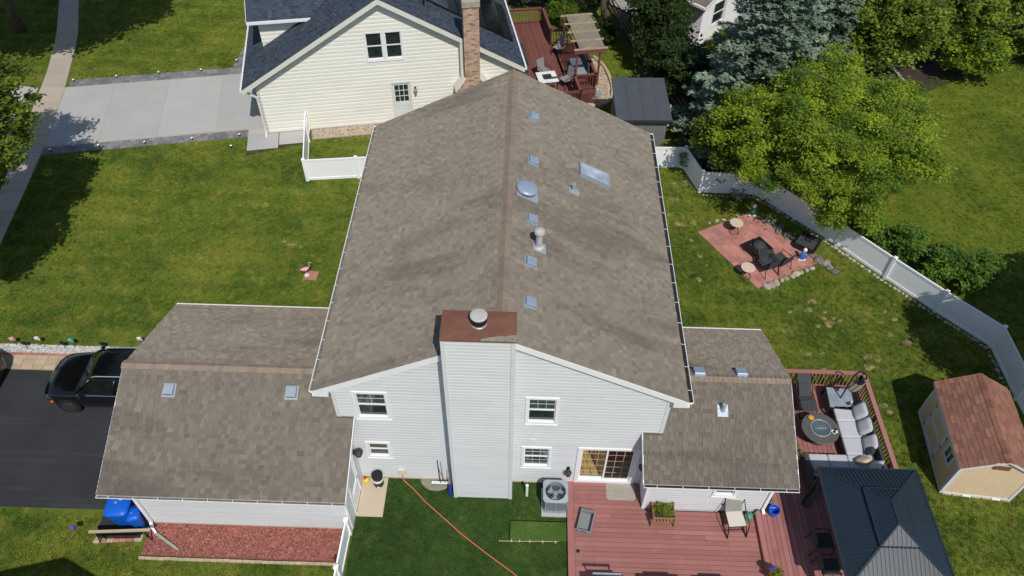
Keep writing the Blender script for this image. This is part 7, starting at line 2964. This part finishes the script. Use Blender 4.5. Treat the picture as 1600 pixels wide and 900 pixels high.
shingles((-.10, -.115, ez-slp*.02-.006), (0, 1, 0), (1, 0, es), lambda v: (0, sd_+.23), SL, M['shed_shingle'], srf, expo=.142, widths=(.31,), singles=140, thick=.010)
shingles((sw_+.10, -.115, ez-slp*.02-.006), (0, 1, 0), (-1, 0, es), lambda v: (0, sd_+.23), SL, M['shed_shingle'], srf, expo=.142, widths=(.31,), singles=140, thick=.010)
ridge_caps((sw_/2, -.12, 2.462), (sw_/2, sd_+.12, 2.462), (1, 0, 0), es, M['shed_shingle'], srf, half=.13, expo=.16)
for yy, nrm in ((-.10, (0, -1, 0)), (sd_+.10, (0, 1, 0))):
    rake_on(shd, [(-.10, yy, ez-slp*.02-.01), (sw_/2, yy, 2.45), (sw_+.10, yy, ez-slp*.02-.01)], .09, .02, nrm, M['shed_trim'])
for x0 in (-.11, sw_+.09):
    b = MB()
    b.box(x0, x0+.02, -.09, sd_+.09, ez-.13, ez-.03)
    b.build('fascia', M['shed_trim'], shd)

# ================================================================ GREY FLAT ROOFED SHED
gs_ = thing('shed', 'grey upright boarded shed with dark felt pent roof by the fence corner', 'shed', (4.45, 17.35, 0), R(2))
gwid, gdep = 2.2, 2.75
i = 0
for x in np.arange(0, gwid-.01, .157):
    b = MB()
    b.box(x+.004, x+.153, -.02, .02, .05, 2.12, 0, random.random())
    b.build('board', M['grey_shed'], gs_)
for xx in (0, gwid):
    for y in np.arange(.03, gdep-.05, .18):
        b = MB()
        b.hexa([(xx-.02, y+.004, .05), (xx+.02, y+.004, .05), (xx+.02, y+.176, .05), (xx-.02, y+.176, .05), (xx-.02, y+.004, 2.12), (xx+.02, y+.004, 2.12), (xx+.02, y+.176, 2.16), (xx-.02, y+.176, 2.16)], 0, random.random())
        b.build('board', M['grey_shed'], gs_)
b = MB()
b.box(-.02, gwid+.02, gdep, gdep+.04, .05, 2.3)
b.build('back_wall', M['grey_shed'], gs_)
for k in range(4):
    b = MB()
    x0 = -.18+k*(gwid+.36)/4
    x1 = x0+(gwid+.36)/4-.008
    b.hexa([(x0, -.22, 2.13), (x1, -.22, 2.13), (x1, gdep+.15, 2.36), (x0, gdep+.15, 2.36), (x0, -.22, 2.19), (x1, -.22, 2.19), (x1, gdep+.15, 2.42), (x0, gdep+.15, 2.42)])
    b.build('roof_sheet', M['felt'], gs_)
b = MB()
b.box(-.19, gwid+.19, -.25, -.222, 2.07, 2.20)
b.build('fascia', M['dark_grey'], gs_)

# ================================================================ WHITE HOUSE AT THE TOP
wh = thing('house', 'white sided house at the top edge behind the blue spruce', 'house', (9.58, 27.2, 0), R(45))
wpoly = [(0, .15), (9, .15), (9, 2.75), (4.5, 4.6), (0, 2.75)]
WF = frame((0, 0, 0), (1, 0, 0), (0, -1, 0))
wo = (.95, 2.2, .9, 2.35)
wcore = wall_core(WF, wpoly, [in_(wo)], 'wall', M['vinyl'], wh)
siding(WF, wpoly, [in_(wo)], 'siding', M['vinyl'], wcore, expo=.14, out=.022)
b = MB()
b.box(0, .1, 0, 7, .15, 2.7)
b.box(8.9, 9, 0, 7, .15, 2.7)
b.box(.1, 8.9, 6.9, 7, .15, 2.7)
b.build('wall', M['vinyl'], wh)
siding(frame((0, 0, 0), (0, -1, 0), (-1, 0, 0)), [(-7, .15), (0, .15), (0, 2.7), (-7, 2.7)], [], 'siding', M['vinyl'], wh, expo=.14, out=.022)
b = MB()
b.box(-.03, 9.03, -.035, 0, -.05, .15)
b.build('foundation', M['concrete'], wh)
window(WF, wh, *wo, rails=(.5,))
for (xa, xb) in ((-.4, 4.5), (9.4, 4.5)):
    k_ = slab_roof('roof', [(xa, -.35, 2.72), (xb, -.35, 4.72), (xb, 7.3, 4.72), (xa, 7.3, 2.72)], .14, M['felt'], wh)
    shingles((xa, -.36, 2.715), (0, 1, 0), (1 if xa < 4 else -1, 0, 2/4.9), lambda v: (0, 7.6), 5.25, M['shingle'], k_, widths=(.22, .3))
rake_on(wh, [(-.42, -.36, 2.71), (4.5, -.36, 4.71), (9.42, -.36, 2.71)], .18, .03, (0, -1, 0), M['trim'])
b = MB()
b.box(-.54, -.41, -.35, 7.3, 2.6, 2.72)
b.build('gutter', M['trim'], wh)

# house beyond the lower edge whose gable throws the shadow on the lower left lawn
nh = thing('house', 'neighbouring house beyond the near edge, seen only by its gable shadow on the lawn', 'house', (-12.37, -6.55, 0), R(-8))
b = MB()
b.prism([(-3.5, -8), (3.5, -8), (3.5, -.4), (-3.5, -.4)], 0, 2.9)
b.build('wall', M['siding'], nh)
b = MB()
for s in (-1, 1):
    b.hexa([(s*3.9, -8.3, 2.75), (0, -8.3, 4.85), (0, 0, 4.85), (s*3.9, 0, 2.75), (s*3.9, -8.3, 2.9), (0, -8.3, 5.0), (0, 0, 5.0), (s*3.9, 0, 2.9)])
b.build('roof', M['shingle'], nh)
b = MB()
b.hexa([(-3.5, -.45, 2.9), (3.5, -.45, 2.9), (3.5, -.4, 2.9), (-3.5, -.4, 2.9), (-.05, -.45, 4.8), (.05, -.45, 4.8), (.05, -.4, 4.8), (-.05, -.4, 4.8)])
b.build('gable', M['siding'], nh)

# ================================================================ TREES
tree('maple_tree', 'large lime green maple spreading over the white fence', (13.3, 15.6), (12.7, 14.5, 3.7), (4.25, 3.9, 2.6), M['leaf_lime'], 430, .47, 245, .086, .17, .62, None, 12, shell=.38,
     extra=[((10.4, 15.4, 3.4), (1.6, 1.1, 1.2), 45), ((13.3, 11.3, 2.3), (1.4, .9, 1.1), 38), ((15.7, 16.5, 3.6), (1.8, 1.7, 1.5), 50), ((13.4, 17.6, 4.4), (1.5, 1.4, 1.5), 40), ((15.9, 13.2, 3.4), (1.4, 1.3, 1.3), 36)])
tree('small_tree', 'small darker green tree at the fence corner left of the lime maple', (9.4, 16.2), (8.95, 15.35, 2.85), (1.75, 1.15, 1.3), M['leaf_deep'], 130, .36, 150, .10, .07, .65, None, 8, shell=.3)
def spruce(label, base, H, Rb, seed=0):
    t = thing('spruce_tree', label, 'tree', (base[0], base[1], 0))
    b = MB()
    b.tube([(0, 0, -.1), (0, 0, H*.5), (0, 0, H)], .20, 9, 0, .5, .02)
    V = []
    TN = []
    cen, dirs, tn = [], [], []
    z = .5
    rs = np.random.default_rng(seed)
    while z < H-.3:
        Lz = Rb*(1-z/H)**.85
        nb = int(7+9*(1-z/H))
        a0 = rs.uniform(0, 6.28)
        for k in range(nb):
            a = a0+6.283*k/nb+rs.uniform(-.2, .2)
            L = Lz*rs.uniform(.72, 1.12)
            d = np.array([math.cos(a), math.sin(a), 0])
            side = np.array([-d[1], d[0], 0])
            bt = rs.normal(.5, .17)
            droop = rs.uniform(.10, .22)
            p_end = d*L+np.array([0, 0, z-droop*L+.10*L])
            b.tube([(0, 0, z), tuple(d*L*.5+np.array([0, 0, z-droop*L*.5])), tuple(p_end)], .03, 4, 0, .5, .006, cap=False)
            m_ = max(6, int(L*34))
            for q in range(m_):
                s = rs.uniform(.12, 1.0)**.8
                wdt = .42*L*(1-s)*.9+.10
                off = rs.uniform(-1, 1)*wdt
                p = d*L*s+side*off+np.array([0, 0, z-droop*L*s+.10*L*s*s-.12*abs(off)+rs.normal(0, .05)])
                dr = d*(.7+.3*s)+side*np.sign(off)*min(1, abs(off)*1.8)+np.array([0, 0, rs.uniform(-.25, .3)])
                dr /= np.linalg.norm(dr)
                cen.append(p)
                dirs.append(dr)
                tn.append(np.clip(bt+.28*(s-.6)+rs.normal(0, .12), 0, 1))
        z += .30+.10*(1-z/H)
    b.build('trunk', M['bark'], t, smooth=True)
    cen, dirs, tn = np.array(cen), np.array(dirs), np.array(tn)
    # each spray is three narrow blades fanned about its own direction
    VV, QQ, TT = [], [], []
    n0 = 0
    for f in range(3):
        up = np.array([0, 0, 1.0])+rs.normal(0, .35, cen.shape)
        sd = np.cross(dirs, up)
        sd /= np.linalg.norm(sd, axis=1, keepdims=True)
        dd = dirs+sd*(f-1)*.55
        dd /= np.linalg.norm(dd, axis=1, keepdims=True)
        s2 = np.cross(dd, up)
        s2 /= np.linalg.norm(s2, axis=1, keepdims=True)
        l = rs.uniform(.13, .26, (len(cen), 1))
        w = rs.uniform(.025, .05, (len(cen), 1))
        v = np.stack([cen, cen+dd*l*.5+s2*w, cen+dd*l, cen+dd*l*.5-s2*w], 1).reshape(-1, 3)
        VV.append(v)
        QQ.append(np.arange(len(v)).reshape(-1, 4)+n0)
        TT.append(np.clip(tn+rs.normal(0, .08, len(tn)), 0, 1))
        n0 += len(v)
    link('crown', mesh_np('crown', np.concatenate(VV), np.concatenate(QQ), np.concatenate(TT), M['needles']), t, kind='stuff')
    return t
spruce('tall blue green spruce between the white house and the lime maple', (10.7, 18.3), 11.5, 4.1, 3)
spruce('second blue spruce behind the tall one at the top edge', (14.6, 23.6), 9.0, 3.0, 5)
tree('street_tree', 'broadleaf tree whose crown leans in at the left edge over the pavement', (-21.9, 6.6), (-22.1, 9.4, 5.9), (3.6, 4.7, 2.5), M['leaf_mid'], 470, .55, 140, .13, .17, .7, None, 10, extra=[((-20.1, 5.8, 7.5), (2.3, 3.2, 1.8), 190)])
tree('street_tree', 'tall tree with its trunk at the top left corner shading the verge', (-28.7, 27.2), (-26.2, 24.0, 8.3), (6.6, 4.5, 2.6), M['leaf_mid'], 640, .75, 130, .18, .26, .7, None, 10, extra=[((-28.6, 20.8, 8.0), (3.2, 2.6, 2.0), 130), ((-21.6, 24.2, 8.6), (2.3, 1.9, 1.6), 80)])
tree('dark_tree', 'dark leafy tree over the pergola at the top edge', (4.5, 29.6), (4.0, 30.4, 5.2), (2.9, 2.4, 2.4), M['leaf_dark'], 130, .6, 90, .16, .17, .75, 'dark trees along the far border')
tree('dark_tree', 'dark bushy tree between the split rail fence and the white house', (7.2, 27.2), (6.9, 26.0, 2.7), (1.6, 2.0, 2.2), M['leaf_dark'], 120, .5, 95, .14, .13, .75, 'dark trees along the far border', extra=[((7.2, 24.2, 2.0), (1.3, 1.5, 1.6), 40)])
tree('dark_tree', 'low dark tree behind the grey shed', (7.9, 22.4), (7.7, 22.0, 1.9), (1.5, 1.7, 1.6), M['leaf_dark'], 90, .42, 95, .13, .10, .75, 'dark trees along the far border')
tree('dark_tree', 'dark tree in the top centre behind the dark red deck railing', (1.2, 32.3), (1.0, 33.0, 4.0), (3.0, 2.2, 3.0), M['leaf_dark'], 130, .6, 90, .17, .16, .75, 'dark trees along the far border')
tree('dark_tree', 'tall shade tree beyond the top edge over the white house', (6.3, 34.0), (6.2, 33.0, 6.0), (3.4, 2.8, 3.0), M['leaf_dark'], 140, .7, 90, .18, .2, .75, 'dark trees along the far border')
tree('background_tree', 'olive green tree right of the blue spruces at the top edge', (18.6, 24.6), (18.2, 24.0, 3.6), (2.9, 2.6, 2.7), M['leaf_olive'], 254, .52, 125, .14, .15, .75, 'olive trees at the top right', shell=.4)
tree('background_tree', 'olive green tree above the pale leaning board', (22.4, 27.0), (21.9, 26.4, 3.6), (3.1, 2.6, 2.8), M['leaf_olive'], 271, .52, 125, .14, .15, .75, 'olive trees at the top right', shell=.4)
tree('background_tree', 'broad olive green tree at the top right corner', (27.0, 28.4), (26.4, 27.8, 3.8), (3.6, 2.7, 2.7), M['leaf_olive'], 321, .52, 125, .14, .15, .75, 'olive trees at the top right', shell=.4)
tree('background_tree', 'yellow green bush beside the pale leaning board', (23.8, 24.9), (23.6, 24.7, 1.4), (1.6, 1.2, 1.3), M['leaf_lime'], 95, .52, 125, .14, .15, .75, 'olive trees at the top right', shell=.4)
tree('background_tree', 'tall tree beyond the top edge behind the olive trees', (23.5, 33.0), (22.8, 31.5, 5.0), (4.8, 2.8, 3.4), M['leaf_olive'], 436, .52, 125, .14, .15, .75, 'olive trees at the top right', shell=.4)
tree('background_tree', 'large tree beyond the top right corner', (31.5, 31.0), (30.8, 30.2, 4.6), (3.8, 3.0, 3.4), M['leaf_olive'], 358, .52, 125, .14, .15, .75, 'olive trees at the top right', shell=.4)
tree('background_tree', 'olive green tree behind the second blue spruce', (18.0, 30.5), (17.4, 29.5, 4.6), (3.2, 2.6, 3.2), M['leaf_olive'], 280, .52, 125, .14, .15, .75, 'olive trees at the top right', shell=.4)
tree('background_tree', 'low green thicket under the olive trees at the right edge', (29.5, 26.8), (29.4, 26.6, 1.5), (3.0, 1.4, 1.4), M['leaf_olive'], 193, .52, 125, .14, .15, .75, 'olive trees at the top right', shell=.4)
tree('shade_tree', 'broad tree beyond the right edge shading the lawn behind the shed', (19.6, .4), (18.55, 2.1, 5.0), (1.15, 1.2, 1.3), M['leaf_mid'], 90, .45, 120, .15, .16, .6, None, 7, extra=[((17.75, 3.45, 5.0), (1.0, 1.1, 1.2), 70), ((19.3, .9, 5.4), (1.3, 1.2, 1.3), 60)])
tree('shade_tree', 'second tree beyond the right edge shading the ground behind the white fence', (24.4, 3.0), (22.6, 4.9, 4.4), (3.0, 2.7, 2.2), M['leaf_mid'], 190, .6, 110, .17, .2, .6, None, 9)
# shrubs along the fence and elsewhere
for (x, y, rx, ry, rz, lb) in ((14.7, 11.7, .75, .7, .85, 'dark green shrub just beyond the fence below the maple'), (15.9, 10.9, .95, .85, .95, 'dark green shrub beyond the fence, second from the maple'), (17.2, 9.9, 1.0, .9, .95, 'dark green shrub beyond the fence, third from the maple'), (18.4, 9.4, .85, .85, .9, 'dark green shrub beyond the fence, farthest from the maple')):
    shrub('shrub', lb, (x, y), (rx, ry, rz), M['leaf_bush'], 70, 85, .095, .26, 'shrubs along the long white fence')
shrub('shrub', 'yellow green shrub against the white house', (11.0, 26.9), (.6, .6, .8), M['leaf_bright'], 34, 70, .10, .25)
shrub('shrub', 'yellow leaved low shrub in front of the white house', (9.9, 25.4), (.45, .45, .5), M['leaf_bright'], 24, 60, .09, .2)
shrub('shrub', 'dark thicket along the far side of the split rail fence', (3.4, 31.2), (1.6, 1.0, 1.3), M['leaf_dark'], 90, 80, .12, .3)
shrub('shrub', 'dark thicket behind the far corner of the dark red deck', (-.2, 31.6), (2.0, .9, 1.3), M['leaf_dark'], 100, 80, .12, .3)
shrub('shrub', 'dark undergrowth beside the far end of the pergola', (4.4, 27.6), (.6, 1.0, .7), M['leaf_dark'], 40, 70, .10, .25)
shrub('shrub', 'green shrub behind the dark red deck railing', (2.1, 29.3), (1.0, .7, .8), M['leaf_mid'], 50, 70, .10, .28)
# woodland floor under the border trees
sheet('woodland_floor', [(4.6, 33), (5.4, 29.2), (6.6, 24.3), (7.6, 20.2), (9.2, 16.0), (12.5, 18.5), (13.5, 21), (12, 27.0), (9.5, 27.2), (8, 34)], .008, M['soil'])
sheet('woodland_floor', [(13.5, 21), (16.6, 22.2), (19.8, 22.6), (23.0, 24.4), (27, 26.6), (36, 29.8), (36, 60), (8, 60), (8.2, 34.2), (12, 28)], .009, M['soil'])
sheet('woodland_floor', [(-3, 31.5), (4.4, 31.5), (4.2, 60), (-8, 60)], .010, M['soil'])
# pale leaning board and sticks in the gap below the olive trees
p = G(1393, 112)
lb = thing('plank', 'pale plank lying aslant in the gap between maple and olive trees', 'plank', (p[0], p[1], 0), 0)
q = G(1420, 138)
b = MB()
b.bar((0, 0, .22), (q[0]-p[0], q[1]-p[1], .1), .13, .05)
b.build('board', M['galv'], lb)
b = MB()
b.bar((.15, -.35, .05), (q[0]-p[0]-.1, q[1]-p[1]-.2, .04), .10, .04)
b.build('lower_board', M['rail_wood'], lb)

# ---------------------------------------------------------------- end
bpy.context.view_layer.update()
